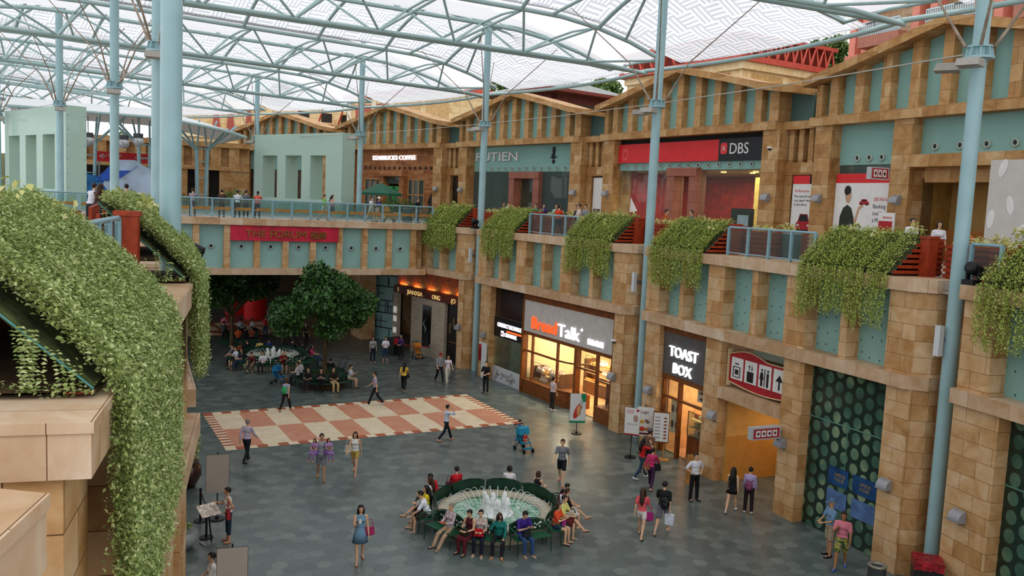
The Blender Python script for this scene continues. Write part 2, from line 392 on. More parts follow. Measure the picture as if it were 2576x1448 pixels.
# columns of the right and left arcade, with collar and floodlights
def column(th, R, r, z1, z0=0.0, side=1, lamps=2, label=None, size=1.0):
    M = FR(th, R); c = empty('roof_column', M, label, 'column', 'teal roof columns')
    ob('shaft', MB().cyl((0, 0), r, z0, z1, 20), TEAL_COL, c)
    k = MB().cyl((0, 0), r*1.9, 14.72, 14.78, 20).cyl((0, 0), r*1.6, 15.02, 15.07, 20)
    for j in range(8):
        a = j*PI/4; k.prism([(r, 14.76), (r*1.85, 14.76), (r*1.55, 15.03), (r, 15.03)], 'y', -.015, .015)
        n0 = len(k.v)-8
        for q in range(n0, len(k.v)):
            x, y, zz = k.v[q]; k.v[q] = (x*math.cos(a)-y*math.sin(a), x*math.sin(a)+y*math.cos(a), zz)
    ob('collar', k, TEAL_COL, c)
    # raking ties up to the roof and the tie along the arcade
    for (dx, dy) in ((-3.4, -2.6), (3.4, -2.6), (-3.4, 2.6), (3.4, 2.6)):
        ob('tie_rod', MB().tube([(.25*dx/3.4, .25*dy/2.6, 15.05), (dx*.3, dy*.3, 16.6), (dx, dy, 19.2)], [.05, .028, .02], 6), P('#9a8878', .6, var=.2, scale=4, name='weathered_rod'), c)
    p, q = PR(th, R, 14.9), PR(th-7, R, 14.9); Mi = M.inverted()
    if th > -19: ob('arcade_tie', MB().tube([Mi @ p.lerp(q, .03), Mi @ (p.lerp(q, .5)-Vector((0, 0, .05))), Mi @ p.lerp(q, .97)], .022, 6), P('#b9b2a8', .5, var=0, name='cable_grey'), c)
    for j in range(lamps):
        a = (-2.5, -1.1)[j] if side > 0 else (-.2, -1.4)[j]
        f = MB().prism([(-.32, 0), (.32, 0), (.24, .2), (-.24, .2)], 'x', -.28, .28); f.xf(Matrix.Translation((math.cos(a)*.75, math.sin(a)*.75, 14.42)) @ Matrix.Rotation(a+PI/2, 4, 'Z'))
        f.tube([(math.cos(a)*r, math.sin(a)*r, 14.56), (math.cos(a)*.6, math.sin(a)*.6, 14.52)], .04, 6)
        ob('floodlight', f, P('#a8a39b', .5, var=.05, name='floodlight_grey'), c)
    return c
LC = ['nearest the viewer', 'between toast shop and bakery', 'between bakery and restaurant', 'standing on the bridge deck', 'behind the three-opening glass gate']
for i, th in enumerate((8.2, 1.2, -5.8, -12.8, -19.8)):
    column(th, 129.4, .2, 21.7, 0 if i < 3 else 8.64, label='slim pale teal roof column of the right arcade, '+LC[i])
LL = ['stoutest, nearest, rising from the hanging plants', 'half hidden behind the stoutest one', 'second beyond the stoutest column', 'in front of the pale glass gate', 'at the edge of the picture beyond the pale gate']
for i, th in enumerate((8.2, 1.2, -5.8, -12.8, -19.8)):
    column(th, 109.15, .2 if i else .2, 21.7, 0, side=-1, lamps=0 if i == 0 else 1, label='pale teal roof column of the left arcade, '+LL[i])
# ------------------------------------------------------------------ roof: lattice trusses and printed membrane lobes
def redge(R): return min(1, max(0, (abs(R-117.5)-9)/8))
def roof_z(R): return 19.35-1.55*redge(R)**2
def membrane_mat(plain=False):
    m = bpy.data.materials.new('printed_roof_membrane'); m.use_nodes = True; nt = m.node_tree; nt.nodes.clear(); L = nt.links.new
    uv = node(nt, 'ShaderNodeUVMap')
    ck = node(nt, 'ShaderNodeTexChecker', Scale=1.0); L(uv.outputs[0], ck.inputs['Vector'])
    sp = node(nt, 'ShaderNodeSeparateXYZ'); L(uv.outputs[0], sp.inputs[0])
    def stripes(o, k):
        a = node(nt, 'ShaderNodeMath', operation='MULTIPLY'); L(o, a.inputs[0]); a.inputs[1].default_value = k
        f = node(nt, 'ShaderNodeMath', operation='FRACT'); L(a.outputs[0], f.inputs[0])
        g = node(nt, 'ShaderNodeMath', operation='GREATER_THAN'); L(f.outputs[0], g.inputs[0]); g.inputs[1].default_value = .52; return g.outputs[0]
    mx = node(nt, 'ShaderNodeMix', data_type='FLOAT'); L(ck.outputs['Fac'], mx.inputs[0]); L(stripes(sp.outputs[0], 4), mx.inputs[2]); L(stripes(sp.outputs[1], 3), mx.inputs[3])
    c = node(nt, 'ShaderNodeMix', data_type='RGBA'); L(mx.outputs[0], c.inputs[0]); c.inputs[6].default_value = (.74, .75, .77, 1); c.inputs[7].default_value = (.52, .545, .59, 1)
    if plain: mx = None; nt.links.remove(c.inputs[0].links[0]); c.inputs[0].default_value = .15
    tr = node(nt, 'ShaderNodeBsdfTransparent'); L(c.outputs[2], tr.inputs[0])
    df = node(nt, 'ShaderNodeBsdfTranslucent'); L(c.outputs[2], df.inputs[0])
    ms = node(nt, 'ShaderNodeMixShader'); ms.inputs[0].default_value = .82; L(tr.outputs[0], ms.inputs[1]); L(df.outputs[0], ms.inputs[2])
    o = node(nt, 'ShaderNodeOutputMaterial'); L(ms.outputs[0], o.inputs[0]); return m
MEMB = membrane_mat()
RA, RB = 100.3, 134.7; DT = 2.55
def lobe(th, k):
    """barrel vault of membrane over one column line"""
    nR, nT = 26, 12; vs = []; uv = []
    for i in range(nR+1):
        for j in range(nT+1):
            t = -1+2*j/nT; R = RA+(RB-RA)*i/nR
            if i == nR: R += 1.2*(1-.53*t*t)
            if i == 0: R -= 1.2*(1-.53*t*t)
            z = roof_z(R)+1.75*(1-t*t)*(1-redge(R)**2)+.22
            vs.append(PR(th+DT*t, R, z)); uv.append((R*1.15, math.radians(th+DT*t)*120*1.15))
    fs = [(i*(nT+1)+j, i*(nT+1)+j+1, (i+1)*(nT+1)+j+1, (i+1)*(nT+1)+j) for i in range(nR) for j in range(nT)]
    mb = MB().add(vs, fs, 0, True); me = mesh_of('membrane', mb, [MEMB], uv=False)
    l = me.uv_layers.new(name='UVMap')
    for lp in me.loops: l.data[lp.index].uv = uv[lp.vertex_index]
    o = bpy.data.objects.new('roof_membrane', me); COL.objects.link(o); o['kind'] = 'structure'
    # arched tubes across the vault, and the two curved edge tubes
    for Rr in (103.5, 107.9, 112.3, 116.7, 121.1, 125.5, 129.9):
        pts = []
        for j in range(13):
            t = -1+2*j/12; pts.append(PR(th+DT*t, Rr, roof_z(Rr)+1.75*(1-t*t)*(1-redge(Rr)**2)))
        ob('arched_tube', MB().tube(pts, .1, 6), PIPE, o)
    for Rr, sg in ((RB, 1), (RA, -1)):
        pts = [PR(th+3.5*t, Rr+sg*1.2*(1-t*t), 17.78+.05*(1-t*t)) for t in [-1+j/9 for j in range(19)]]
        ob('edge_tube', MB().tube(pts, .11, 7), PIPE, o)
        g = MB().tube([p+Vector((0, 0, .3)) for p in pts[2:-2]], .03, 5)
        for p in pts[2:-2]: g.tube([p, p+Vector((0, 0, .3))], .015, 4)
        ob('gutter_rail', g, P('#4c4f50', .5, var=0, name='dark_gutter'), o)
    return o
def truss(th):
    """inverted triangular truss in the valley between two vaults"""
    o = empty('roof_truss', None, kind='structure')
    wv = 3.5-DT; zb = 17.75
    a, b = 100.5, 134.0
    for sg in (-1, 1):
        pts = [PR(th+sg*wv, a+(b-a)*j/16, roof_z(a+(b-a)*j/16)) for j in range(17)]
        ob('top_chord', MB().tube(pts, .105, 8), PIPE, o)
        ob('gutter_rail', MB().tube([p+Vector((0, 0, .3)) for p in pts], .05, 5), P('#4c4f50', .5, var=0, name='dark_gutter'), o)
        q = [PR(th, a-.6, zb+.35)]+[PR(th+sg*.11, a+2+(b-a-4)*j/8, zb) for j in range(9)]+[PR(th, b+.8, zb-.1)]
        ob('bottom_chord', MB().tube(q, .1, 8), PIPE, o)
    w = MB(); n = 8
    nodes = [a+1.5+(b-a-3)*(j+.5)/n for j in range(n)]; tops = [a+(b-a)*j/n for j in range(n+1)]
    for sg in (-1, 1):
        for j in range(n):
            p = PR(th+sg*.11, nodes[j], zb)
            for t in (tops[j], tops[j+1]): w.tube([p, PR(th+sg*wv, t, roof_z(t))], .062, 6, cap=False)
    ob('web_diagonals', w, PIPE, o)
    w = MB()
    for j in range(n+1):
        t = tops[j]; w.tube([PR(th-wv, t, roof_z(t)), PR(th, t, roof_z(t)+.12), PR(th+wv, t, roof_z(t))], .06, 6, cap=False)
    ob('cross_tubes', w, PIPE, o)
    # valley glazing strip between the two top chords
    vs = []; 
    for j in range(17):
        R = a+(b-a)*j/16
        for sg in (-1, 0, 1): vs.append(PR(th+sg*wv, R, roof_z(R)+.16+(0 if sg else -.0)))
    fs = []
    for j in range(16):
        for k in range(2): fs.append((j*3+k, j*3+k+1, j*3+4+k, j*3+3+k))
    ob('valley_membrane', MB().add(vs, fs, 0), VALLEY, o)
    return o
VALLEY = membrane_mat(True)
LOBES = [15.2-7*k for k in range(10)]
for k, th in enumerate(LOBES): lobe(th, k)
for k, th in enumerate(LOBES[:-1]): truss(th-3.5)
# column heads: four struts from each column top to the chords around it
mb = MB()
for th in LOBES[1:6]:
    for R in (109.15, 129.4):
        for dt, dr in ((-DT, -2.2), (DT, -2.2), (-DT, 2.2), (DT, 2.2), (0, -3.2), (0, 3.2)):
            q = PR(th+dt, R+dr, roof_z(R+dr)+(1.6 if dt == 0 else 0)); mb.tube([PR(th, R, 21.2 if dt else 20.6), q], .075, 6, cap=False)
struct('roof_struts', mb, PIPE)
# ------------------------------------------------------------------ right upper storey: gabled bays behind the promenade
R2 = 137.5
ROOF = [(-7.75, 16.68), (-5.0, 17.22), (-.1, 18.32), (3.6, 17.5), (6.2, 16.86), (7.3, 16.66), (8.5, 16.5)]
def roof_at(s):
    for (a, za), (b, zb) in zip(ROOF[:-1], ROOF[1:]):
        if a <= s <= b: return za+(zb-za)*(s-a)/(b-a)
    return 16.5
MULL = [-6.2+1.49*k for k in range(9)]
def upper_bay(th, joint_right=True):
    M = FR(th, R2); w = MB()
    w.box(-7.2, -6.15, 0, 1.5, 8.6, 14.5); w.box(6.2, 7.3, 0, 1.5, 8.6, 14.5)
    for c in MULL: w.box(c-.24, c+.24, 0, .5, 14.9, roof_at(c)-.3)
    w.box(6.5, 7.1, 0, 1.3, 14.9, 16.35); w.box(-7.3, -6.95, 0, 1.3, 14.9, 16.4)
    o = struct('wall_upper', w, STONE_UP, M)
    struct('beam', MB().box(-7.5, 7.1, -.15, .9, 14.5, 14.92).box(7.1, 8.6, .35, 1.4, 14.5, 14.9).box(-8.5, -7.5, .35, 1.4, 14.5, 14.9), STONE_UP, None, o)
    rp = ROOF+[(x, z-.36) for x, z in reversed(ROOF)]
    struct('gable_roof', MB().prism(rp, 'y', -.55, 1.6), STONE_UP, None, o)
    edges = [-6.97]+[c for m_ in MULL for c in (m_-.24, m_+.24)]+[6.5]
    for i in range(0, len(edges), 2):
        a, b = edges[i]-.05, edges[i+1]+.05
        q = [(a, 14.85), (b, 14.85), (b, roof_at(b)-.2), (a, roof_at(a)-.2)]
        struct('gable_pane', MB().prism(q, 'y', .42, .5), GLASS_TEAL, None, o)
    struct('gable_pane', MB().box(7.0, 8.6, 1.15, 1.25, 14.85, 16.4).box(-8.5, -7.0, 1.15, 1.25, 14.85, 16.4), GLASS_TEAL, None, o)
    struct('gable_back', MB().prism([(x, z-.2) for x, z in ROOF]+[(8.5, 14.5), (-7.75, 14.5)], 'y', .9, 1.0), P('#54706b', .6, var=0, name='dark_teal_backing'), None, o)
    if joint_right:
        j = MB().box(7.3, 9.6, .55, 1.5, 12.3, 12.9)
        for c in (7.55, 8.15, 8.75, 9.3): j.box(c-.15, c+.15, .6, 1.2, 12.9, 14.5)
        j.box(7.3, 7.75, .6, 1.5, 8.6, 12.3).box(9.3, 9.7, .6, 1.5, 8.6, 12.3)
        j.box(7.2, 9.8, 1.2, 1.5, 8.6, 14.5)
        struct('joint', j, STONE_UP, None, o)
    return o
UA = upper_bay(4.7); UB = upper_bay(-2.3); UC = upper_bay(-9.3); UD = upper_bay(-16.3); UE = upper_bay(-23.3)
UZ = upper_bay(11.7)
# far end wall with slots, closing the promenade on the left
a = atz(450, 480, 8.64); 
WE = Matrix.Translation((-1.5, 93.5, 0)) @ Matrix.Rotation(math.radians(-9), 4, 'Z')
w = MB()
for i in range(11):
    x = i*1.75; w.box(x, x+1.0, 0, 1, 12.6, 14.5)
w.box(-.5, 19.5, .5, 1.2, 12.6, 14.5).box(-.5, 19.5, -.2, 1, 14.5, 15.0).box(-.5, 19.5, -.2, 1, 12.2, 12.6)
w.box(9.8, 11.2, 0, 1, 8.6, 12.2).box(12.3, 13.6, 0, 1, 8.6, 12.2).box(14.3, 15.6, 0, 1, 8.6, 12.2).box(16.6, 19.5, 0, 1, 8.6, 12.2).box(-.5, 3.4, 0, 1, 8.6, 12.2).box(-.5, 19.5, 4.5, 5, 8.6, 12.2)
struct('wall_far', w, STONE_UP, WE)
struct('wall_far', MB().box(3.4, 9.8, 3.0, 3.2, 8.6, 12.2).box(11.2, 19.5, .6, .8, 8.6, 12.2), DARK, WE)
# ------------------------------------------------------------------ bridge across the hall
YB = 51.3
bx0, bx1 = -1.5, 21.2
w = MB()
PILX = [2.0, 3.75, 5.5, 7.2]+[8.9, 10.6, 12.27, 13.92, 15.57, 17.17, 18.78, 20.4]
for x in PILX: w.box(x-.17, x+.17, YB+.12, YB+.8, 5.8, 8.32)
w.box(bx0, bx1, YB+.7, YB+1.0, 5.6, 8.5)
bw = struct('bridge_wall', w, STONE)
struct('ledge', MB().box(bx0, bx1, YB-.1, YB+.9, 8.32, 8.72), STONE_LEDGE, None, bw)
struct('cornice', MB().box(bx0, bx1, YB-.1, YB+.9, 5.43, 5.8), STONE_LEDGE, None, bw)
PORT_IN = P('#20282a', .5, var=0, name='port_dark'); PORT_RIM = P('#a9b8ae', .4, var=0, name='port_rim')
def port(parent, x, d, z, r=.17, ax='y'):
    ob('round_port', MB().lathe([(r*.55, .02), (r*.6, .09), (r, .07), (r, 0)], 16, (0, 0, 0), 0).add([(r*.56*math.cos(q*PI/6), r*.56*math.sin(q*PI/6), .03) for q in range(12)], [tuple(range(12))], 1),
       [PORT_RIM, PORT_IN], parent, Matrix.Translation((x, d, z)) @ Matrix.Rotation(PI/2, 4, 'X'))
for a, b in zip(PILX[:-1], PILX[1:]):
    p = struct('panel', MB().box(a+.15, b-.15, YB+.42, YB+.6, 5.78, 8.34), TEAL, None, bw)
    if a > 7: port(p, (a+b)/2-(.0 if a > 8 else 0), YB+.42, 7.06)
struct('bridge_deck', MB().box(-8, 31, YB+.2, 98, 8.3, 8.64), PAVE)
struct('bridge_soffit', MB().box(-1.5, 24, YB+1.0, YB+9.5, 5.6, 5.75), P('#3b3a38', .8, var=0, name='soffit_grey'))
# sign on the bridge
sg = empty('bridge_sign', T(9.08, YB+.1, 0), 'red panel with gold lettering on the bridge front', 'sign')
RED_F = P('#cf2340', .45, var=.12, scale=1.5, name='crimson_board')
ob('board', MB().box(0, 6.38, -.02, .1, 7.42, 8.3), RED_F, sg)
GOLD = P('#8f6a2e', .4, metal=.3, var=.1, name='dull_gold')
FM = lambda x, y, z: Matrix(((1, 0, 0, x), (0, 0, -1, y), (0, 1, 0, z), (0, 0, 0, 1)))
text('THE FORUM', .62, FM(.82, -.06, 7.62), GOLD, sg, width=3.55, ext=.05)
text('福廊', .5, FM(4.6, -.06, 7.62), GOLD, sg, width=1.0, ext=.05)
# rail on the bridge, glass infill
RAILC = P('#86a9b4', .4, var=.03, name='blue_grey_rail')
def rail(x0, x1, n, M, z0=0.0, h=1.07, label='', glassed=True, posts_r=.045, band=False, group=None):
    r = empty('railing', M, label, 'railing', group)
    ob('handrail', MB().tube([(x0, 0, z0+h), (x1, 0, z0+h)], .045, 8), RAILC, r); ob('bottom_rail', MB().box(x0, x1, -.03, .03, z0+.08, z0+.13), RAILC, r)
    for i in range(n+1):
        x = x0+(x1-x0)*i/n; ob('post', MB().box(x-posts_r, x+posts_r, -.05, .05, z0, z0+h), RAILC, r)
    for i in range(n):
        a = x0+(x1-x0)*i/n+.08; b = x0+(x1-x0)*(i+1)/n-.08
        ob('glass_pane', MB().box(a, b, -.008, .008, z0+.16, z0+h-.08), GLASS_RAIL, r)
        if band:
            bm = MB(); q = (b-a)
            for qi, (u0, u1, zz) in enumerate(((.02, .45, .43), (.12, .6, .5), (.3, .8, .45), (.5, .98, .5), (.62, .95, .42))): bm.box(a+q*u0, a+q*u1, -.012-.002*qi, -.009, z0+zz, z0+zz+.1)
            ob('leaf_band', bm, P('#a5783c', .5, var=.1, name='gold_leaf_band'), r)
    return r
rail(-1.0, 21.6, 20, T(0, YB+.02, 0), 8.72, label='long glazed railing along the bridge front with gold leaf bands', band=True)
rail(3.0, 21.5, 12, T(0, 60.6, 0), 8.64, label='blue-grey railing along the far edge of the bridge', glassed=False)
# soffit and walls closing the ground floor beyond the bridge
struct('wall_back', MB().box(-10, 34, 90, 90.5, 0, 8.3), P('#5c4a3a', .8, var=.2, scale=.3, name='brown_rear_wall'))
# ------------------------------------------------------------------ shops
EMW = P('#f4f4ff', .5, emis=.95, var=0, name='lit_white_letters'); EMO = P('#ff5a26', .5, emis=.85, var=0, name='lit_orange_letters')
WARM = P('#ffcf8a', .5, emis=2.2, var=0, name='warm_lamp'); CREAMW = P('#e3c79a', .7, var=.04, name='cream_plaster')
BOARD = P('#c3c0bb', .55, var=.04, name='grey_sign_board'); BOARD_D = P('#5d5a58', .55, var=.06, name='dark_grey_sign_board')
RED = P('#d92a2e', .45, var=.03, name='bank_red'); REDD = P('#a8202a', .5, var=.08, name='deep_red')
ICON = P('#1c1a1a', .5, var=0, name='icon_black'); PAPER = P('#e4e3e0', .6, var=.02, name='poster_white')
def lamp(M, e, w, h, col=(1, .72, .42), name='shop_lamp'):
    l = bpy.data.lights.new(name, 'AREA'); l.energy = e; l.shape = 'RECTANGLE'; l.size = w; l.size_y = h; l.color = col
    o = bpy.data.objects.new(name, l); COL.objects.link(o); o.matrix_world = M; return o
def room(M, s0, s1, d0, d1, z0, z1, wall, floor=None, ceil=None):
    o = struct('shop_interior', MB().box(s0, s1, d1, d1+.1, z0, z1).box(s0-.1, s0, d0, d1, z0, z1).box(s1, s1+.1, d0, d1, z0, z1).box(s0, s1, d0, d1, z1, z1+.1, 1).box(s0, s1, d0, d1, z0-.02, z0+.02, 2), [wall, ceil or wall, floor or PAVE], M)
    return o
# ---- bay with the bakery and the bank counter
M2 = FR(-2.3, R1)
room(M2, -2.0, 6.3, .75, 6.5, .02, 4.2, CREAMW, P('#b98b5e', .35, var=.15, scale=2, name='shop_floor'), P('#d9c29a', .7, var=0, name='shop_ceiling'))
for s, d in ((0, 2.5), (3.6, 3.0), (1.8, 5)): lamp(M2 @ Matrix.Translation((s, d, 4.1)), 250, 1.6, 1.2, (1, .85, .64))
lm = MB()
for s in (-1.2, .2, 1.6, 3.0, 4.4, 5.8):
    for d in (1.6, 3.2, 4.8): lm.cyl((s, d), .12, 4.12, 4.18, 12)
ob('ceiling_downlights', lm, WARM, None, M2, 'round warm downlights on the bakery ceiling', 'lamp', kind='stuff')
fr = MB()
fr.box(-2.07, -1.9, .35, .65, 0, 5.5).box(-2.07, 6.2, .35, .7, 5.12, 5.5).box(-2.07, 6.2, .4, .7, 3.24, 3.42).box(6.0, 6.2, .4, .65, 0, 5.2)
for s in (-1.1, 1.35): fr.box(s-.05, s+.05, .45, .58, .75, 3.3)
fr.box(2.9, 3.1, .45, .75, 0, 3.3).box(4.75, 4.87, .45, .6, 0, 3.3)
fr.box(-1.9, 1.4, .46, .56, 2.28, 2.38).box(3.1, 4.8, .46, .56, 2.28, 2.38).box(4.8, 6.0, .46, .56, 1.95, 2.03)
cur = [(1.4+1.1*math.sin(a)*1.3, .5+.9*(1-math.cos(a))) for a in [i*PI/16 for i in range(9)]]
fr.prism([(-1.95, .42), (1.4, .42)]+[(x+.05, y-.08) for x, y in cur[1:]]+[(2.85, 1.6), (-1.95, 1.6)], 'z', 0, .75).prism([(4.8, .42), (6.0, .42), (6.0, 1.6), (4.8, 1.6)], 'z', 0, .75)
fr.tube([(x, y, 2.33) for x, y in cur], .05, 6).tube([(x, y, .8) for x, y in cur], .06, 6)
bk = empty('bakery_shopfront', M2, 'timber-framed bakery shopfront with lit orange and white letters', 'shopfront')
ob('timber_frame', fr, WOOD, bk)
ob('sign_board', MB().box(-1.92, 6.05, .38, .5, 3.42, 5.12), BOARD, bk)
text('Bread', .92, face_in(-1.05, .36, 3.66), EMO, bk, width=2.4, ext=.06)
text('Talk', .92, face_in(1.48, .36, 3.64), EMW, bk, width=1.95, ext=.06)
text('°', .5, face_in(3.5, .36, 3.95), EMW, bk, ext=.04)
text('麵包物語', .32, face_in(4.1, .36, 3.66), EMW, bk, width=1.3, ext=.04)
for q in ((-1.9, 1.4, .75), (4.85, 6.0, .75), (3.1, 4.8, 2.38)): ob('window_glass', MB().quad((q[0], .5, q[2]), (q[1], .5, q[2]), (q[1], .5, 3.25), (q[0], .5, 3.25)), GLASS_SHOP, bk)
ob('curved_glass', MB().add([(x, y, z) for x, y in cur for z in (.75, 3.25)], [(2*i, 2*i+2, 2*i+3, 2*i+1) for i in range(8)], 0, True), GLASS_SHOP, bk)
# bakery shelves and breads
SHELF = P('#6b4425', .5, var=.1, name='shelf_wood'); TRAY = P('#c9a878', .5, var=.1, name='tray')
def shelf(M, w, tiers, depth, label, zs=.75, dz=.42, tilt=.0):
    r = empty('bread_shelf', M, label, 'shelf', 'bakery display shelves')
    ob('carcass', MB().box(0, w, 0, depth, 0, zs-.04).box(0, .04, 0, depth, 0, zs+dz*(tiers-1)+.3).box(w-.04, w, 0, depth, 0, zs+dz*(tiers-1)+.3), SHELF, r)
    for k in range(tiers): ob('tray', MB().box(.02, w-.02, k*depth*.18, depth, zs+dz*k-.03, zs+dz*k), TRAY, r)
    ob('wire_arch', MB().tube([(0.05, .05, zs+dz*(tiers-1)), (.05, .05, zs+dz*tiers), (.12, .05, zs+dz*tiers+.1), (w*.3, .05, zs+dz*tiers+.1), (w*.32, .05, zs+dz*(tiers-1))], .012, 5), BLACK, r)
    return r
bun = mesh_of('bun', MB().ell((0, 0, .05), (.11, .09, .065), 10, 6), [P('#c98a3c', .5, var=.2, scale=9, name='golden_crust')])
loaf = mesh_of('loaf', MB().ell((0, 0, .06), (.19, .08, .075), 12, 6).tube([(-.1, -.07, .1), (-.04, .07, .12)], .012, 5).tube([(.02, -.07, .12), (.08, .07, .1)], .012, 5), [P('#a86a28', .5, var=.2, scale=9, name='brown_crust')])
bag = mesh_of('bag', MB().lathe([(.001, 0), (.11, .01), (.13, .12), (.05, .22), (.03, .24), (.07, .32)], 9), [P('#f0cfc0', .35, var=.15, scale=9, name='wrapped_loaf')])
def breads(M, w, tiers, depth, zs=.75, dz=.42, step=.22, kinds=None):
    for k in range(tiers):
        n = int((w-.2)/step)
        for i in range(n):
            for d in (depth*.18*k+.14, depth-.18):
                if d > depth-.1: continue
                me = (kinds or [bun, loaf, bun, bag])[(i//3+k) % len(kinds or 'abcd')]
                o = bpy.data.objects.new({'bun': 'bread_bun', 'loaf': 'bread_loaf', 'bag': 'wrapped_bread'}[me.name.split('.')[0]], me); COL.objects.link(o)
                o.matrix_world = M @ Matrix.Translation((.15+i*step, d, zs+dz*k)) @ Matrix.Rotation(rng.uniform(-.4, .4), 4, 'Z')
                tag(o, {'bread_bun': 'golden round bun on a bakery display tray', 'bread_loaf': 'long brown loaf on a bakery display tray', 'wrapped_bread': 'wrapped pale loaf standing on a bakery display tray'}[o.name.split('.')[0]], 'bread', {'bread_bun': 'golden buns in the bakery window', 'bread_loaf': 'brown loaves in the bakery window', 'wrapped_bread': 'wrapped loaves in the bakery window'}[o.name.split('.')[0]])
for (s, d, w, t, dep, lb, kd) in ((-1.6, .85, 2.7, 2, .9, 'low display shelf along the bakery window, buns in front and wrapped loaves above', [bun, bag]), (-.6, 3.6, 2.4, 3, .8, 'tall bread shelf at the back of the bakery', None), (3.2, 3.2, 2.2, 3, .8, 'island bread shelf facing the bakery doorway', None), (4.95, 1.0, 1.0, 3, .8, 'narrow bread shelf beside the bakery right window', None)):
    MM = M2 @ Matrix.Translation((s, d, .02)); shelf(MM, w, t, dep, lb); breads(MM, w, t, dep, kinds=kd)
# bank counter
bq = empty('bank_shopfront', M2, 'dark glass money changer front with white lettering and floral base', 'shopfront')
ob('dark_fascia', MB().box(-5.35, -2.08, .5, .56, 3.76, 5.5), P('#2a1a16', .12, spec=.6, var=.2, scale=.8, name='dark_red_glass'), bq)
ob('sign_band', MB().box(-5.35, -2.08, .47, .56, 2.6, 3.74), P('#141414', .3, var=0, name='black_band'), bq)
ob('light_strip', MB().box(-3.9, -2.1, .455, .47, 2.98, 3.08), P('#ff5a20', .5, emis=1.2, var=0, name='orange_strip'), bq)
text('CURRENCY EXCHANGE', .34, face_in(-4.95, .45, 3.2), EMW, bq, width=2.65, ext=.02, bold=.002)
text('CIMB BANK', .3, face_in(-4.1, .45, 2.72), EMW, bq, width=1.35, ext=.02, bold=.006)
ob('bank_mark', MB().box(-4.52, -4.2, .45, .46, 2.68, 3.0, 0).add([(-4.45, .445, 2.74), (-4.27, .445, 2.84), (-4.45, .445, 2.94)], [(0, 1, 2)], 1), [EMW, RED], bq)
ob('glass', MB().box(-5.35, -2.08, .5, .51, .85, 2.6), GLASS_SHOP, bq)
flo = MB().box(-5.35, -2.08, .46, .56, .0, .85)
fl2 = MB()
for i in range(16):
    x = -4.7+rng.uniform(-.3, 2.0); z = rng.uniform(.15, .6); r = rng.uniform(.06, .16); a0 = rng.uniform(0, 6)
    fl2.tube([(x+r*(1-q/14)*math.cos(a0+q*.5), .452, z+r*(1-q/14)*math.sin(a0+q*.5)) for q in range(12)], .013, 4)
ob('base_panel', flo, P('#c9c9cc', .5, var=.02, name='white_base'), bq); ob('floral_print', fl2, ICON, bq)
room(M2, -5.4, -2.15, .7, 4.5, .02, 5.4, P('#8b8f80', .7, var=.1, name='bank_wall'), None, P('#b9b9ae', .7, var=0, name='bank_ceiling'))
ct = empty('bank_counter', M2 @ Matrix.Translation((-3.9, 1.6, .02)), 'pale service counter with a monitor inside the bank', 'counter')
ob('desk', MB().box(0, 1.6, 0, .6, 0, 1.0), P('#a99a80', .5, name='desk_laminate'), ct)
ob('monitor', MB().box(.3, .75, .1, .14, 1.05, 1.35).box(.48, .56, .14, .3, 1.0, 1.2), P('#9fc6e6', .4, emis=.7, var=0, name='lit_screen'), ct)
ob('hanging_sign', MB().box(-.6, .9, .3, .34, 1.9, 2.15), REDD, ct)
lamp(M2 @ Matrix.Translation((-3.7, 2.2, 5.2)), 45, 1.5, 1.5, (1, .93, .8))
# ---- bay with the toast shop, the corridor and the dotted glass
M3 = FR(4.7, R1)
room(M3, -5.75, -2.6, .75, 5.0, .02, 3.9, P('#c79a68', .6, var=.1, name='orange_plaster'), P('#a97b58', .4, var=.1, name='shop_floor_b'), P('#d9b98a', .7, var=0, name='shop_ceiling_b'))
lamp(M3 @ Matrix.Translation((-4.2, 2.2, 3.7)), 150, 1.6, 1.6, (1, .8, .55))
tb = empty('toast_shopfront', M3, 'narrow timber shopfront under a dark board with white stencil letters', 'shopfront')
fr = MB().box(-5.8, -2.6, .35, .7, 5.2, 5.5).box(-5.8, -2.55, .4, .7, 3.22, 3.42)
for s in (-5.8, -4.62, -2.72): fr.box(s, s+.13, .42, .6, 0, 3.3)
fr.box(-5.7, -2.6, .45, .56, 2.4, 2.5)
ob('timber_frame', fr, WOOD, tb); ob('sign_board', MB().box(-5.8, -2.55, .38, .5, 3.42, 5.2), BOARD_D, tb)
text('TOAST', .62, face_in(-5.3, .36, 4.24), EMW, tb, width=2.0, ext=.06, bold=.004); text('BOX', .62, face_in(-4.95, .36, 3.56), EMW, tb, width=1.3, ext=.06, bold=.002)
for q in ((-5.7, -4.62, 0), (-4.5, -2.72, 2.5)): ob('window_glass', MB().quad((q[0], .5, q[2]), (q[1], .5, q[2]), (q[1], .5, 3.25), (q[0], .5, 3.25)), GLASS_SHOP, tb)
cab = empty('cake_cabinet', M3 @ Matrix.Translation((-4.45, .9, .02)), 'glass cake cabinet on a wooden counter in the toast shop', 'cabinet')
ob('counter', MB().box(0, 1.7, 0, .8, 0, .95).box(.25, .75, -.02, 0, .12, .85), [WOOD], cab)
ob('glass_case', MB().box(0, 1.7, 0, .01, .95, 2.0), GLASS_SHOP, cab)
for k in range(3): ob('glass_shelf', MB().box(0, 1.7, .05, .7, 1.0+k*.34, 1.02+k*.34), TRAY, cab)
ob('case_frame', MB().tube([(0, 0, .95), (0, 0, 2.0), (1.7, 0, 2.0), (1.7, 0, .95)], .02, 5), BLACK, cab)
CK = [mesh_of('cake_box', MB().box(-.12, .12, -.1, .1, 0, .13), [P(c, .5, var=.1, name='cake_wrap')]) for c in ('#f1e2c0', '#c9b48a', '#b6562e', '#9cb06a')]
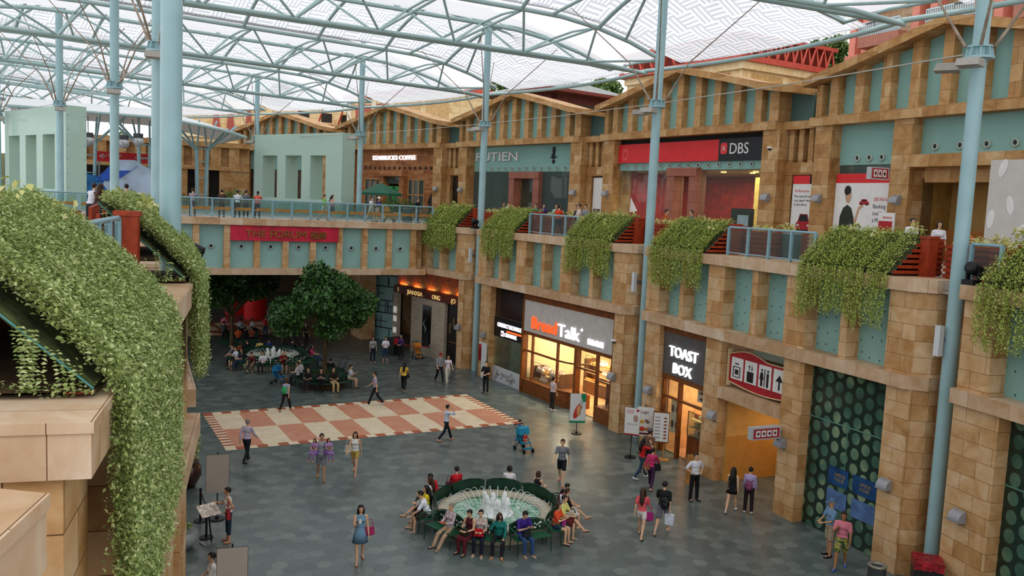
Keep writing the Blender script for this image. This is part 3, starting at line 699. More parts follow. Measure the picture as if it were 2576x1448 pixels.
for k in range(3):
    for i in range(6):
        o = bpy.data.objects.new('cake_box', CK[(i*2+k) % 4]); COL.objects.link(o); o.matrix_world = M3 @ Matrix.Translation((-4.3+i*.27, 1.3, 1.04+k*.34+.02))
        tag(o, 'small wrapped cake box on a shelf of the toast shop cabinet', 'cake', 'cake boxes in the toast shop cabinet')
for i, (s, z0, z1, c) in enumerate(((-5.5, .9, 2.35, '#efe3c8'), (-3.9, 2.55, 3.1, '#efe6d6'), (-5.0, 1.0, 2.1, '#e8c890'))):
    p = empty('menu_poster', M3, ['tall pale menu poster at the toast shop window edge', 'wide pale menu poster above the cake cabinet', 'warm menu poster at the back of the toast shop'][i], 'poster')
    w = (.6, 1.6, .5)[i]; d = (.75, .9, 2.4)[i]
    ob('sheet', MB().box(s, s+w, d, d+.02, z0, z1), P(c, .6, var=.05, name='menu_sheet'), p)
    q = MB()
    for k in range(4): q.ell((s+w*(.25+.5*(k % 2)), d-.01, z0+(z1-z0)*(.25+.45*(k//2))), (w*.16, .01, (z1-z0)*.12), 10, 6)
    ob('food_pictures', q, P('#5a2f2a', .6, var=.3, scale=8, name='food_print'), p)
# corridor
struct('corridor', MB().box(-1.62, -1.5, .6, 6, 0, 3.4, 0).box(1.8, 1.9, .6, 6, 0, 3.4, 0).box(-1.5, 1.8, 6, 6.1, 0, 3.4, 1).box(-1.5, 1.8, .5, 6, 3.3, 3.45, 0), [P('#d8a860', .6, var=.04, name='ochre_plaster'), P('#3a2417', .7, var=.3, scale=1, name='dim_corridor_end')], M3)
struct('corridor_dado', MB().box(-1.5, -1.47, .6, 6, 0, 1.75), P('#c98f45', .6, var=.04, name='ochre_dado'), M3)
struct('corridor_lintel', MB().box(-1.6, 1.86, .1, .75, 3.3, 3.72), STONE_LEDGE, M3)
lamp(M3 @ Matrix.Translation((0.2, 3.0, 3.25)), 40, 1.2, 2.5)
cs = empty('amenities_sign', M3, 'curved deep red sign with four white pictogram tiles', 'sign')
top = [(-1.42+q*.235, 5.02+.2*math.sin(PI*min(1, q/9))) for q in range(14)]; bot = [(-1.42+q*.235, 3.92-.12*math.sin(PI*(q/13-.1))) for q in range(14)]
ob('board', MB().prism(top+bot[::-1], 'y', .45, .55), REDD, cs)
ob('cream_edge', MB().tube([(x, .45, z) for x, z in top], .025, 5).tube([(x, .45, z) for x, z in bot], .025, 5).prism([(-1.5, 3.8), (-1.42, 3.8), (-1.42, 5.2), (-1.5, 5.2)], 'y', .4, .55), P('#d8c39a', .5, var=0, name='cream_edge'), cs)
for k in range(4): 
    s = -1.28+k*.78; t = ob('pictogram_tile', MB().box(s, s+.66, .425, .45, 4.1+.0*k, 4.92), PAPER, cs)
    g = MB(); y0, y1 = .405, .424
    if k == 0:
        g.tube([(s+.14, .415, 4.2), (s+.52, .415, 4.2), (s+.52, .415, 4.58), (s+.14, .415, 4.58)], .02, 4, closed=True).box(s+.24, s+.42, y0, y1, 4.3, 4.48).tube([(s+.24, .415, 4.7), (s+.42, .415, 4.7)], .025, 5)
    elif k == 1:
        g.box(s+.16, s+.5, y0, y1, 4.16, 4.54).tube([(s+.27, .415, 4.6), (s+.27, .415, 4.78), (s+.22, .415, 4.7)], .014, 4).tube([(s+.4, .415, 4.78), (s+.4, .415, 4.6), (s+.45, .415, 4.68)], .014, 4)
    elif k == 2:
        for x, dr in ((s+.18, 1), (s+.5, 0)):
            g.ell((x, .415, 4.74), (.045, .01, .05), 8, 6).prism([(x-.05, 4.66), (x+.05, 4.66), (x+(.1 if dr else .05), 4.4), (x-(.1 if dr else .05), 4.4)], 'y', y0, y1).box(x-.045, x-.01, y0, y1, 4.16, 4.42).box(x+.01, x+.045, y0, y1, 4.16, 4.42)
        g.box(s+.325, s+.35, y0, y1, 4.16, 4.8)
    else:
        g.prism([(s+.15, 4.5), (s+.33, 4.72), (s+.5, 4.5)], 'y', y0, y1).box(s+.3, s+.36, y0, y1, 4.2, 4.5)
    ob('pictogram', g, ICON, t)
def blade_sign(M, label, w=1.2, h=.42, n=4, red=REDD):
    b = empty('blade_sign', M, label, 'sign')
    ob('casing', MB().box(-w, 0, -.12, .12, 0, h), P('#b9b9bb', .4, var=0, name='sign_casing'), b)
    f = ob('red_face', MB().box(-w+.06, -.06, -.13, -.12, .05, h-.05).box(-w+.06, -.06, .12, .13, .05, h-.05), red, b)
    for k in range(n):
        x = -w+.14+k*(w-.25)/n; ob('pictogram_tile', MB().box(x, x+(w-.25)/n*.8, -.137, -.13, .1, h-.1).box(x+.07, x+.13, -.14, -.137, .16, h-.16, 1).box(x+.04, x+.16, -.14, -.137, .2, h*.55, 1), [PAPER, P('#7a2a30', .5, var=0, name='tile_print')], b)
    ob('bracket', MB().box(0, .12, -.03, .03, h*.3, h*.6), STEEL, b); return b
blade_sign(M3 @ Matrix.Translation((2.0, .0, 2.72)) @ Matrix.Rotation(PI/2, 4, 'Z'), 'small red blade sign with four white icons beside the corridor')
# dotted green glass
def dot_glass():
    m = bpy.data.materials.new('green_glass_with_discs'); m.use_nodes = True; nt = m.node_tree; b = nt.nodes['Principled BSDF']; L = nt.links.new
    uv = node(nt, 'ShaderNodeUVMap'); sc = node(nt, 'ShaderNodeVectorMath', operation='MULTIPLY'); L(uv.outputs[0], sc.inputs[0]); sc.inputs[1].default_value = (2.35, 2.05, 0)
    sp = node(nt, 'ShaderNodeSeparateXYZ'); L(sc.outputs[0], sp.inputs[0])
    def mth(op, a, bb=None, cc=None):
        n = node(nt, 'ShaderNodeMath', operation=op)
        for i, v in enumerate((a, bb, cc)):
            if v is None: continue
            (L(v, n.inputs[i]) if not isinstance(v, (int, float)) else setattr(n.inputs[i], 'default_value', v))
        return n.outputs[0]
    col = mth('FLOOR', sp.outputs[0]); odd = mth('MULTIPLY', mth('MODULO', mth('ABSOLUTE', col), 2.0), .5)
    x = mth('SUBTRACT', mth('FRACT', sp.outputs[0]), .5); yy = mth('ADD', sp.outputs[1], odd); y = mth('SUBTRACT', mth('FRACT', yy), .5)
    r2 = mth('ADD', mth('MULTIPLY', x, x), mth('MULTIPLY', y, y)); ins = mth('LESS_THAN', r2, .15)
    n = node(nt, 'ShaderNodeTexNoise', Scale=.9); tc = node(nt, 'ShaderNodeTexCoord'); L(tc.outputs['Object'], n.inputs['Vector'])
    dc = ramp(nt, n.outputs['Fac'], [(.35, '#2c5044'), (.55, '#4d705c'), (.72, '#8c9f7c')])
    mx = node(nt, 'ShaderNodeMix', data_type='RGBA'); L(ins, mx.inputs[0]); mx.inputs[6].default_value = lin('#1a2f26'); L(dc, mx.inputs[7])
    L(mx.outputs[2], b.inputs['Base Color']); b.inputs['Roughness'].default_value = .12; b.inputs['Specular IOR Level'].default_value = .55
    return m
DOTG = dot_glass()
for (MM, s0, s1) in ((M3, 2.85, 6.25), (FR(11.7, R1), -5.65, -2.5), (FR(11.7, R1), -1.6, 1.9)):
    g = empty('dotted_shopfront', MM, ('dark green glass wall with rows of pale discs and blue posters' if MM is M3 else 'dark green disc-patterned glass wall at the right edge of the picture' if s0 < -3 else 'dark green disc-patterned glass wall beyond the right edge'), 'shopfront')
    ob('disc_glass', MB().box(s0, s1, .55, .62, 0, 5.5), DOTG, g)
    ob('joint_rail', MB().box(s0, s1, .53, .55, 3.68, 3.72).box((s0+s1)/2-.01, (s0+s1)/2+.01, .53, .55, 0, 3.7), P('#5c8a78', .3, var=0, name='glass_edge'), g)
    if MM is M3:
        for k, (a, b_, z0, z1) in enumerate(((3.9, 4.75, 1.72, 2.3), (4.95, 5.9, 1.72, 2.3), (3.9, 4.75, .95, 1.55), (4.95, 5.9, .95, 1.55))):
            p = ob('blue_poster', MB().box(a, b_, .52, .53, z0, z1), P('#1d4676' if k < 2 else '#5a78a8', .4, var=.15, scale=3, name='blue_print'), g)
            if k < 2: text('UPSIZE\nYOUR', .15, face_in(a+.28, .515, z0+.3), P('#a58a4a', .5, var=0, name='print_gold'), p, ext=.003)
# ---- restaurant front in the bay by the bridge
M1 = FR(-9.3, R1)
rf = empty('restaurant_shopfront', M1, 'restaurant front with amber-lit fascia, gold letters and pale wall', 'shopfront')
def amber():
    m, nt, b = _base('amber_lit_carving'); tc = node(nt, 'ShaderNodeTexCoord'); n = node(nt, 'ShaderNodeTexNoise', Scale=7.0, Detail=3.0)
    nt.links.new(tc.outputs['Object'], n.inputs['Vector']); c = ramp(nt, n.outputs['Fac'], [(.35, '#3c1a0c'), (.6, '#7a3a18'), (.75, '#8a4a22')]); nt.links.new(c, b.inputs['Base Color'])
    bp = node(nt, 'ShaderNodeBump', Strength=.6, Distance=.05); nt.links.new(n.outputs['Fac'], bp.inputs['Height']); nt.links.new(bp.outputs[0], b.inputs['Normal']); return m
ob('carved_fascia', MB().box(-1.95, 6.5, .75, .85, 4.2, 5.5), amber(), rf)
ob('letter_band', MB().box(-1.95, 6.5, .45, .75, 3.78, 4.28), P('#5a2414', .5, var=.1, name='oxblood_band'), rf)
for s in (-1.2, .6, 2.4, 4.2, 5.8): lamp(M1 @ Matrix.Translation((s, .62, 4.34)) @ Matrix.Rotation(PI-.25, 4, 'X'), 9, .8, .08, (1, .42, .08), 'fascia_uplight')
GLD = P('#e8c27a', .4, emis=.5, var=0, name='lit_gold')
for s, t, w in ((-1.35, 'T', .12), (-.1, 'JIANXIA', 2.0), (3.1, 'ONG', .95), (5.35, '(O', .5)): text(t, .42, face_in(s, .44, 3.86), GLD, rf, width=w, ext=.02)
PALEW = stone('pale_tile_wall', ['#a89a86', '#b5a893', '#c2b6a2', '#cbbfac'], bw=.6, bh=.1)
ob('pale_wall', MB().box(.45, 4.6, .5, .7, 0, 3.78), PALEW, rf); ob('dark_window', MB().box(1.95, 3.0, .47, .5, .6, 3.36), P('#0e0f10', .1, spec=.6, var=0, name='black_glass'), rf)
ob('etched_figure', MB().tube([(2.3+.15*math.sin(q*.9), .465, 1.5+q*.12) for q in range(9)], [.03, .06, .09, .07, .05, .08, .06, .04, .02], 6), P('#4f6a62', .5, var=.2, name='etched_jade'), rf)
ob('door_lattice', MB().box(4.6, 6.5, .7, .8, 0, 3.78, 0).box(4.9, 5.1, .66, .7, 1.9, 2.5, 1).box(5.3, 5.5, .66, .7, 2.3, 2.9, 1).box(5.7, 5.85, .66, .7, 1.6, 2.3, 1).box(6.0, 6.2, .66, .7, 2.4, 2.6, 1).box(4.9, 6.3, .66, .7, 1.3, 1.36, 1), [P('#14100d', .3, var=0, name='dark_door'), P('#6a5436', .5, var=.1, name='lattice_brass')], rf)
ob('entrance_recess', MB().box(-1.25, .45, 1.6, 1.7, 0, 3.78), DARK, rf)
ob('white_post', MB().box(-1.95, -1.3, .45, .7, 0, 3.78), PALEW, rf)
for k, (z0, z1) in enumerate(((2.35, 2.8), (1.75, 2.15), (.95, 1.35))): ob('lit_picture', MB().box(-1.85, -1.4, .43, .45, z0, z1), P('#e9e3d4', .5, emis=.25, var=.2, scale=8, name='lit_picture_white'), rf)
# patterned glass screen beyond the restaurant
SCM = Matrix.Translation((20.5, 60.0, 0)) @ Matrix.Rotation(math.radians(-64), 4, 'Z')
sc = empty('lattice_screen', SCM, 'tall teal glass screen with irregular dark lattice beyond the restaurant', 'screen')
ob('glass_sheet', MB().box(-.6, 2.8, 0, .06, 0, 5.5), TEAL, sc)
lt = MB()
for z in (.9, 2.0, 2.9, 3.9, 4.7): lt.box(-.6, 2.8, -.05, .01, z-.04, z+.04)
for i in range(26):
    x = -.5+rng.uniform(0, 3.2); z = rng.choice([.0, .9, 2.0, 2.9, 3.9, 4.7]); h = rng.uniform(.5, 1.0); lt.box(x-.018, x+.018, -.04, .01, z, z+h)
    if i % 3 == 0: lt.box(x, min(2.8, x+.6), -.04, .01, z+.45, z+.5)
ob('lattice', lt, P('#232a2e', .4, var=0, name='lattice_dark'), sc)
struct('wall_under_bridge', MB().box(19.6, 20.6, 59.0, 61.5, 0, 5.6).box(24, 34, 55, 90, 0, 8.3), STONE)
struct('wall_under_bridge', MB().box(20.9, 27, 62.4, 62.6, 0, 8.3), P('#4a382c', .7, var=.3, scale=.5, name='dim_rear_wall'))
# ------------------------------------------------------------------ upper shops
def storefront(M, teal=True, wall=GLASS_TEAL, z0=12.62, z1=14.5, s0=-6.2, s1=6.25): return struct('spandrel', MB().box(s0, s1, 1.0, 1.06, z0, z1), wall, M)
def ports(parent, s0, s1, n, z, d=1.0, r=.14):
    for k in range(n): port(parent, s0+(s1-s0)*k/(n-1), d, z, r)
MUC, MUB, MUA, MUD = FR(-9.3, R2, 0, -.2), FR(-2.3, R2, 0, -.45), FR(4.7, R2, 0, -.45), FR(-16.3, R2, 0, -.2)
PINK = stone('pink_granite', ['#8e5444', '#9c6151', '#a86c5b'], bw=.8, bh=.6)
LETW = P('#dfe0e0', .4, var=0, name='steel_white_letters')
for M, nm, wallc, lcol, e in ((MUC, 'c', '#6a583c', (1, .75, .4), 140), (MUB, 'b', '#a82222', (1, .78, .6), 520)):
    room(M, -6.2, 6.25, 1.3, 7.5, 8.66, 12.6, P(wallc, .6, var=.15, name='shop_back_'+nm), P('#6b5540', .5, name='upper_shop_floor'), P('#b9a98a', .7, var=0, name='upper_ceiling'))
    lamp(M @ Matrix.Translation((0, 3.5, 12.4)), e, 8, 3, lcol)
    pr = MB().box(-1.2, 1.3, .6, 1.4, 12.25, 12.72).box(-1.2, -.55, .65, 1.4, 8.64, 12.25).box(.7, 1.3, .65, 1.4, 8.64, 12.25)
    if nm == 'c': pr = MB().box(-1.1, 2.4, .6, 1.4, 12.1, 12.58).box(-1.1, -.5, .65, 1.4, 8.64, 12.1).box(1.75, 2.4, .65, 1.4, 8.64, 12.1)
    struct('portal', pr, PINK, M)
sp = storefront(MUC); ports(sp, -5.5, 5.7, 14, 12.86)
struct('shop_window', MB().box(-6.2, -1.1, 1.0, 1.03, 8.64, 12.62).box(2.4, 6.25, 1.0, 1.03, 8.64, 12.62), GLASS_DARK, MUC)
struct('shop_window', MB().box(-.5, 1.75, 1.3, 1.33, 8.64, 12.1), GLASS_SHOP, MUC)
pt = empty('seafood_sign', MUC, 'row of pale raised capital letters on the teal shop fascia', 'sign')
text('PUTIEN', .95, face_in(-5.8, .93, 13.42), LETW, pt, width=5.3, ext=.07, bold=.0)
blk = MB().ell((3.55, .96, 14.1), (.16, .02, .26), 8, 6).ell((3.5, .96, 13.72), (.2, .02, .2), 8, 6).ell((3.55, .96, 13.32), (.16, .02, .16), 8, 6).tube([(3.2, .97, 13.6), (3.5, .97, 13.52), (3.9, .97, 13.62)], .03, 5)
ob('ink_motif', blk, ICON, pt)
for i in range(9):
    ob('glowing_bottle', MB().cyl((-.3+i*.24, 6.8), .05, 9.6+.3*(i % 2), 10.9, 8), WARM, pt if False else sp)
sp = storefront(MUB, z1=13.1); ports(sp, -5.4, 5.9, 15, 12.86)
struct('shop_window', MB().box(-6.2, -1.2, 1.0, 1.03, 8.64, 12.62).box(1.3, 6.25, 1.0, 1.03, 8.64, 12.62).box(-.55, .7, 1.2, 1.23, 8.64, 12.25), GLASS_SHOP, MUB)
struct('spandrel', MB().box(-6.2, 6.25, 1.0, 1.06, 14.2, 14.5), DARK, MUB)
db = empty('bank_sign', MUB, 'long red and black bank fascia with white serif letters', 'sign')
ob('red_panel', MB().box(-6.1, 2.75, .8, 1.0, 13.08, 14.22), RED, db); ob('black_panel', MB().box(2.75, 6.15, .8, 1.0, 13.06, 14.24), P('#17191d', .4, var=0, name='bank_black'), db)
def starmark(parent, x, z, r, mat, mat2, d):
    pts = []
    for k in range(16):
        a = k*PI/8+PI/8; rr = r*(1.0 if k % 4 in (0, 1) else .82); rr = r*(1.05 if k % 4 == 0 else .92 if k % 2 else .8); pts.append((x+rr*math.cos(a+PI/8)*.9, z+rr*math.sin(a+PI/8)*1.1))
    ob('star_mark', MB().prism(pts, 'y', d-.02, d).tube([(x-r*.45, d-.03, z-r*.5), (x, d-.03, z), (x+r*.45, d-.03, z+r*.5)], [.004, .035, .004], 5, 1).tube([(x-r*.45, d-.03, z+r*.5), (x, d-.03, z), (x+r*.45, d-.03, z-r*.5)], [.004, .035, .004], 5, 1), [mat, mat2], parent)
starmark(db, 3.15, 13.72, .33, P('#e23b40', .5, var=0, name='mark_red'), LETW, .8); starmark(db, -5.4, 13.6, .42, P('#e2494a', .5, var=0, name='mark_pale_red'), P('#c92a30', .5, var=0, name='mark_line'), .8)
text('DBS', .82, face_in(3.6, .79, 13.42), LETW, db, width=1.35, ext=.02, bold=.0)
struct('shop_partition', MB().box(1.5, 6.2, 5.0, 5.1, 8.66, 12.6), P('#cdb062', .6, var=.1, name='yellow_wall'), MUB)
for i, (s, d) in enumerate(((2.0, 2), (3.2, 3), (4.4, 2), (5.6, 3), (-3.5, 3), (-2, 2))): ob('ceiling_downlights', MB().cyl((s, d), .16, 12.5, 12.56, 12), WARM, sp)
sail = empty('pennant_print', MUB, 'small white sail-shaped print on the bank window', 'poster'); ob('sheet', MB().prism([(-4.9, 10.05), (-4.15, 10.15), (-4.85, 10.95)], 'y', .975, .985), PAPER, sail)
tv = empty('display_screen', MUB @ Matrix.Translation((2.9, 1.9, 8.66)), 'dark screen stand showing a grey portrait inside the bank', 'screen'); ob('stand', MB().box(0, 1.5, 0, .2, 0, 1.9), BLACK, tv); ob('picture', MB().box(.5, 1.3, -.02, 0, .7, 1.55), P('#9aa0b4', .5, emis=.4, var=.1, name='screen_grey'), tv)
# right bay: teal glass, big posters, entrance
sp = struct('spandrel', MB().box(-6.1, -2.5, 1.0, 1.06, 12.7, 14.5), GLASS_TEAL, MUA); ports(sp, -5.0, -2.9, 4, 13.0, r=.17)
struct('spandrel', MB().box(-1.6, 6.2, 1.0, 1.06, 13.0, 14.5), GLASS_TEAL, MUA)
sp2 = struct('wall_upper', MB().box(-2.6, -1.6, .45, 1.9, 8.6, 14.5).box(-1.6, 6.2, .3, 1.4, 12.5, 13.0).box(-1.2, 6.2, .9, 1.5, 11.9, 12.5), STONE_UP, MUA)
ports(sp2, -.9, 2.6, 4, 13.35, r=.17)
struct('spandrel', MB().box(-6.1, -2.5, 1.05, 1.1, 12.25, 12.75), GLASS_DARK, MUA)
room(MUA, -1.6, 6.2, 1.3, 7.0, 8.66, 12.0, P('#a5803f', .7, var=.1, name='lobby_plaster'))
struct('lobby_door', MB().box(3.0, 4.6, 3.0, 3.1, 8.66, 11.4).box(-5.9, 6.1, 7.4, 7.5, 8.6, 14), DARK, MUA)
struct('lobby_wall', MB().box(-1.6, 3.0, 3.0, 3.1, 8.66, 12.0).box(-1.6, 2.5, 2.9, 3.0, 8.66, 10.0, 1), [P('#b08a4e', .7, var=.04, name='lobby_plaster_b'), P('#b8743a', .6, var=.06, name='lobby_dado')], MUA)
bp = empty('bank_poster', MUA, 'wide white bank poster with a man holding up a small red car', 'poster')
ob('sheet', MB().box(-6.0, -2.6, .8, .85, 8.7, 11.88), PAPER, bp); ob('red_header', MB().box(-6.0, -2.6, .8, .85, 11.88, 12.3), RED, bp)
TXT = P('#4a4a50', .5, var=0, name='print_grey'); TXR = P('#d65a5a', .5, var=0, name='print_red')
text('DBS Mini Surprises', .22, face_in(-3.68, .795, 11.1), TXR, bp, ext=.003, width=1.2)
for k, t in enumerate(('Banking on us', 'could win you', 'a MINI Cooper')): text(t, .26, face_in(-3.7, .795, 10.78-.3*k), TXT, bp, ext=.003, width=1.25)
SKP = P('#c79a7c', .6, var=.05, name='print_skin'); GRN = P('#2c3526', .6, var=.15, name='print_olive')
mn = MB().prism([(-5.6, 8.9), (-5.55, 9.6), (-5.3, 10.0), (-4.95, 10.15), (-4.6, 10.0), (-4.35, 9.6), (-4.2, 9.2), (-4.35, 9.1), (-4.6, 9.35), (-4.6, 8.9)], 'y', .775, .8, 1)
mn.ell((-4.92, .785, 10.6), (.26, .015, .36), 12, 8, 0).prism([(-4.35, 9.15), (-4.2, 9.1), (-3.85, 9.95), (-3.55, 10.08), (-3.55, 10.14), (-3.95, 10.08)], 'y', .78, .8, 0)
mn.ell((-5.0, .778, 10.82), (.3, .015, .24), 12, 8, 2)
mn.v = [(-5.17+(x+4.92)*.66, y, 11.33+(z-10.6)*.95) for x, y, z in mn.v]
ob('printed_man', mn, [SKP, GRN, ICON], bp)
pcar = MB().prism([(-4.0, 10.2), (-3.98, 10.38), (-3.9, 10.42), (-3.82, 10.58), (-3.5, 10.58), (-3.38, 10.4), (-3.3, 10.35), (-3.3, 10.2)], 'y', .785, .8, 0).ell((-3.85, .785, 10.22), (.08, .01, .08), 8, 6, 1).ell((-3.45, .785, 10.22), (.08, .01, .08), 8, 6, 1).box(-3.8, -3.5, .78, .785, 10.44, 10.54, 1)
pcar.v = [(-4.5+(x+4.0)*.8, y, 10.93+(z-10.2)*.62) for x, y, z in pcar.v]
ob('printed_car', pcar, [REDD, ICON], bp)
np_ = empty('bank_poster', MUA, 'tall narrow white poster with a dark red car seen from the front', 'poster')
ob('sheet', MB().box(-8.9, -7.2, .85, .95, 9.0, 11.85), PAPER, np_); ob('red_header', MB().box(-8.9, -7.75, .84, .95, 11.85, 12.25), RED, np_); ob('black_header', MB().box(-7.75, -7.2, .84, .95, 11.85, 12.25), ICON, np_)
text('DBS Mini Surprises', .18, face_in(-8.75, .845, 11.45), TXR, np_, ext=.003, width=1.0)
for k, t in enumerate(('More reasons for you', "to go 'yippee!' when you", 'do more with us.')): text(t, .17, face_in(-8.75, .845, 11.2-.2*k), TXT, np_, ext=.003, width=(1.15, 1.35, .9)[k])
ob('printed_car', MB().prism([(-8.5, 9.45), (-8.5, 9.95), (-8.38, 10.05), (-8.25, 10.4), (-7.75, 10.4), (-7.62, 10.05), (-7.5, 9.95), (-7.5, 9.45)], 'y', .835, .85, 0).prism([(-8.33, 10.05), (-8.22, 10.36), (-7.78, 10.36), (-7.67, 10.05)], 'y', .83, .835, 1).box(-8.5, -7.5, .83, .835, 9.4, 9.65, 1).ell((-8.35, .83, 9.85), (.09, .01, .07), 8, 6, 2).ell((-7.65, .83, 9.85), (.09, .01, .07), 8, 6, 2), [REDD, ICON, P('#c9c0b8', .3, var=0, name='print_silver')], np_)
ob('dark_plinth', MB().box(-8.9, -7.2, .8, 1.0, 8.64, 9.0), P('#3a4a48', .5, var=.05, name='plinth_green'), np_)
hp = empty('notice_poster', MUB, 'tall white notice with small photos and a red note in a stone niche', 'poster')
ob('sheet', MB().box(-9.05, -7.4, 1.1, 1.2, 8.7, 12.2), PAPER, hp)
hq = MB()
for k in range(6): hq.box(-8.95+.42*(k % 2), -8.6+.42*(k % 2), 1.08, 1.1, 9.1+.38*(k//2), 9.4+.38*(k//2), 0)
hq.box(-8.05, -7.65, 1.08, 1.1, 9.8, 10.5, 1).ell((-7.85, 1.09, 10.9), (.1, .01, .16), 8, 6, 0); ob('prints', hq, [P('#6a5a50', .6, var=.4, scale=12, name='photo_print'), RED], hp)
dk = empty('niche_window', MUC, 'dark niche window with a red banner between coffee shop and restaurant', 'window'); ob('pane', MB().box(-9.1, -7.4, .95, 1.0, 8.7, 12.2), P('#2a2420', .2, var=.3, scale=2, name='niche_dark'), dk); ob('banner', MB().prism([(-8.5, 12.1), (-7.5, 12.1), (-7.5, 11.1)], 'y', .9, .95), REDD, dk)
tl = blade_sign(MUA @ Matrix.Translation((-2.3, -.05, 11.95)) @ Matrix.Rotation(PI/2, 4, 'Z'), 'small red blade sign with three icons above the promenade', 1.0, .5, 3)
mp = empty('directory_board', MUA, 'white and red directory panel fixed to a stone pier', 'board'); ob('panel', MB().box(-2.55, -1.7, -.06, 0, 9.4, 10.6), PAPER, mp); ob('red_map', MB().box(-2.5, -1.78, -.07, -.06, 9.45, 10.25), REDD, mp); text('Sentosa', .16, face_in(-2.3, -.075, 10.36), TXR, mp, ext=.003)
cb = empty('cafe_hoarding', MUA @ Matrix.Translation((-1.5, 0.3, 0)), 'large pale grey hoarding with white petals and a cafe photograph', 'board')
ob('sheet', MB().box(4.4, 9.5, -.9, -.8, 8.7, 12.6), P('#c9c5bf', .6, var=.02, name='hoarding_grey'), cb)
for s, z, a in ((4.9, 12.3, .3), (6.3, 12.4, .9), (6.1, 11.5, .5), (5.3, 11.0, -.2), (5.9, 10.2, .9), (4.6, 10.5, .1)): ob('petal', MB().ell((s, -.905, z), (.16, .005, .34), 10, 8, 0, Matrix.Rotation(a, 3, 'Y')), PAPER, cb)
text('Cedele', .6, face_in(6.9, -.91, 11.0), ICON, cb, ext=.003, shear=.3); text('OPENING SOON', .26, face_in(6.8, -.91, 10.55), TXT, cb, ext=.003)
ob('photograph', MB().box(5.9, 9.3, -.92, -.9, 8.75, 10.1), P('#a9a6a4', .5, var=.15, name='photo_grey'), cb); ob('printed_plant', MB().ell((6.3, -.925, 9.5), (.3, .01, .35), 10, 8).ell((6.3, -.93, 9.0), (.35, .01, .12), 10, 6, 1), [P('#2f3f2c', .6, var=.3, scale=8, name='print_leaf'), PAPER], cb)
# coffee shop
PLANK = stone('timber_cladding', ['#7a4526', '#94582f', '#a86a3e', '#bb8052', '#c79263'], bw=1.6, bh=.16, mortar=.006)
w = MB().box(-6.2, -4.6, 1.0, 1.2, 8.6, 14.5).box(-2.0, -1.2, 1.0, 1.2, 8.6, 14.5).box(1.2, 1.9, 1.0, 1.2, 8.6, 14.5).box(4.1, 6.25, 1.0, 1.2, 8.6, 14.5).box(-4.6, -2.0, 1.0, 1.2, 11.9, 14.5).box(-1.2, 1.2, 1.0, 1.2, 12.1, 14.5).box(1.9, 4.1, 1.0, 1.2, 11.9, 14.5).box(-4.6, -2, 1.0, 1.2, 8.6, 9.3).box(1.9, 4.1, 1, 1.2, 8.6, 9.3)
w.box(-1.9, 1.7, .45, 1.0, 12.15, 12.65).box(-1.9, -1.2, .6, 1.0, 8.6, 12.15).box(1.1, 1.7, .6, 1.0, 8.6, 12.15)
cw = struct('wall_upper', w, PLANK, MUD)
ob('porthole_row', MB().box(0, .01, 1.2, 1.21, 12, 12.01), DARK, cw)
for k in range(15): ob('round_vent', MB().ell((-5.3+k*.735, .99, 12.9), (.15, .03, .15), 12, 8), P('#2a1c16', .4, var=0, name='vent_dark'), cw)
for a, b_ in ((-4.6, -2.0), (1.9, 4.1)):
    fw_ = empty('lattice_window', MUD, 'square-paned timber window '+('left' if a < 0 else 'right')+' of the green coffee shop door', 'window')
    f = MB()
    for k in range(4): x = a+(b_-a)*k/3; f.box(x-.05, x+.05, .98, 1.1, 9.3, 11.9)
    for k in range(3): z = 9.3+2.6*k/2; f.box(a, b_, .98, 1.1, z-.05, z+.05)
    ob('frame', f, P('#b98a58', .5, var=.1, name='window_timber'), fw_); ob('pane', MB().box(a, b_, 1.05, 1.07, 9.3, 11.9), GLASS_DARK, fw_)
room(MUD, -6.2, 6.2, 1.3, 6, 8.66, 12.4, P('#5b4630', .7, var=.2, name='coffee_wall')); lamp(MUD @ Matrix.Translation((0, 3, 12.2)), 45, 6, 2)
gd = empty('green_door', MUD, 'pair of bright green glazed doors to the coffee shop', 'door')
for a in (-.95, .05): ob('leaf', MB().box(a, a+.15, .9, 1.0, 8.66, 11.3).box(a+.75, a+.9, .9, 1.0, 8.66, 11.3).box(a, a+.9, .9, 1.0, 8.66, 9.2).box(a, a+.9, .9, 1.0, 10.95, 11.3), P('#2f9a4e', .4, var=.03, name='coffee_green'), gd)
ob('pane', MB().box(-.95, .95, .96, .97, 9.2, 10.95).box(-1.2, 1.2, .96, .97, 11.5, 12.1), GLASS_DARK, gd)
sb = empty('coffee_sign', MUD, 'glowing white block letters of the coffee shop on timber cladding', 'sign'); text('STARBUCKS COFFEE', .55, face_in(-3.4, .95, 13.6), EMW, sb, width=6.3, ext=.07, bold=.002)
wh = empty('tail_mural', MUD, 'dark painted leaf-like figure on the timber wall beside the coffee shop', 'mural'); ob('figure', MB().prism([(4.6, 8.9), (5.2, 9.0), (5.4, 9.8), (5.9, 11.3), (5.2, 10.9), (4.7, 10.1), (4.75, 9.8), (5.05, 9.9), (4.6, 9.5), (4.95, 9.5)], 'y', .97, 1.0), P('#221d1d', .6, var=.1, name='mural_black'), wh)
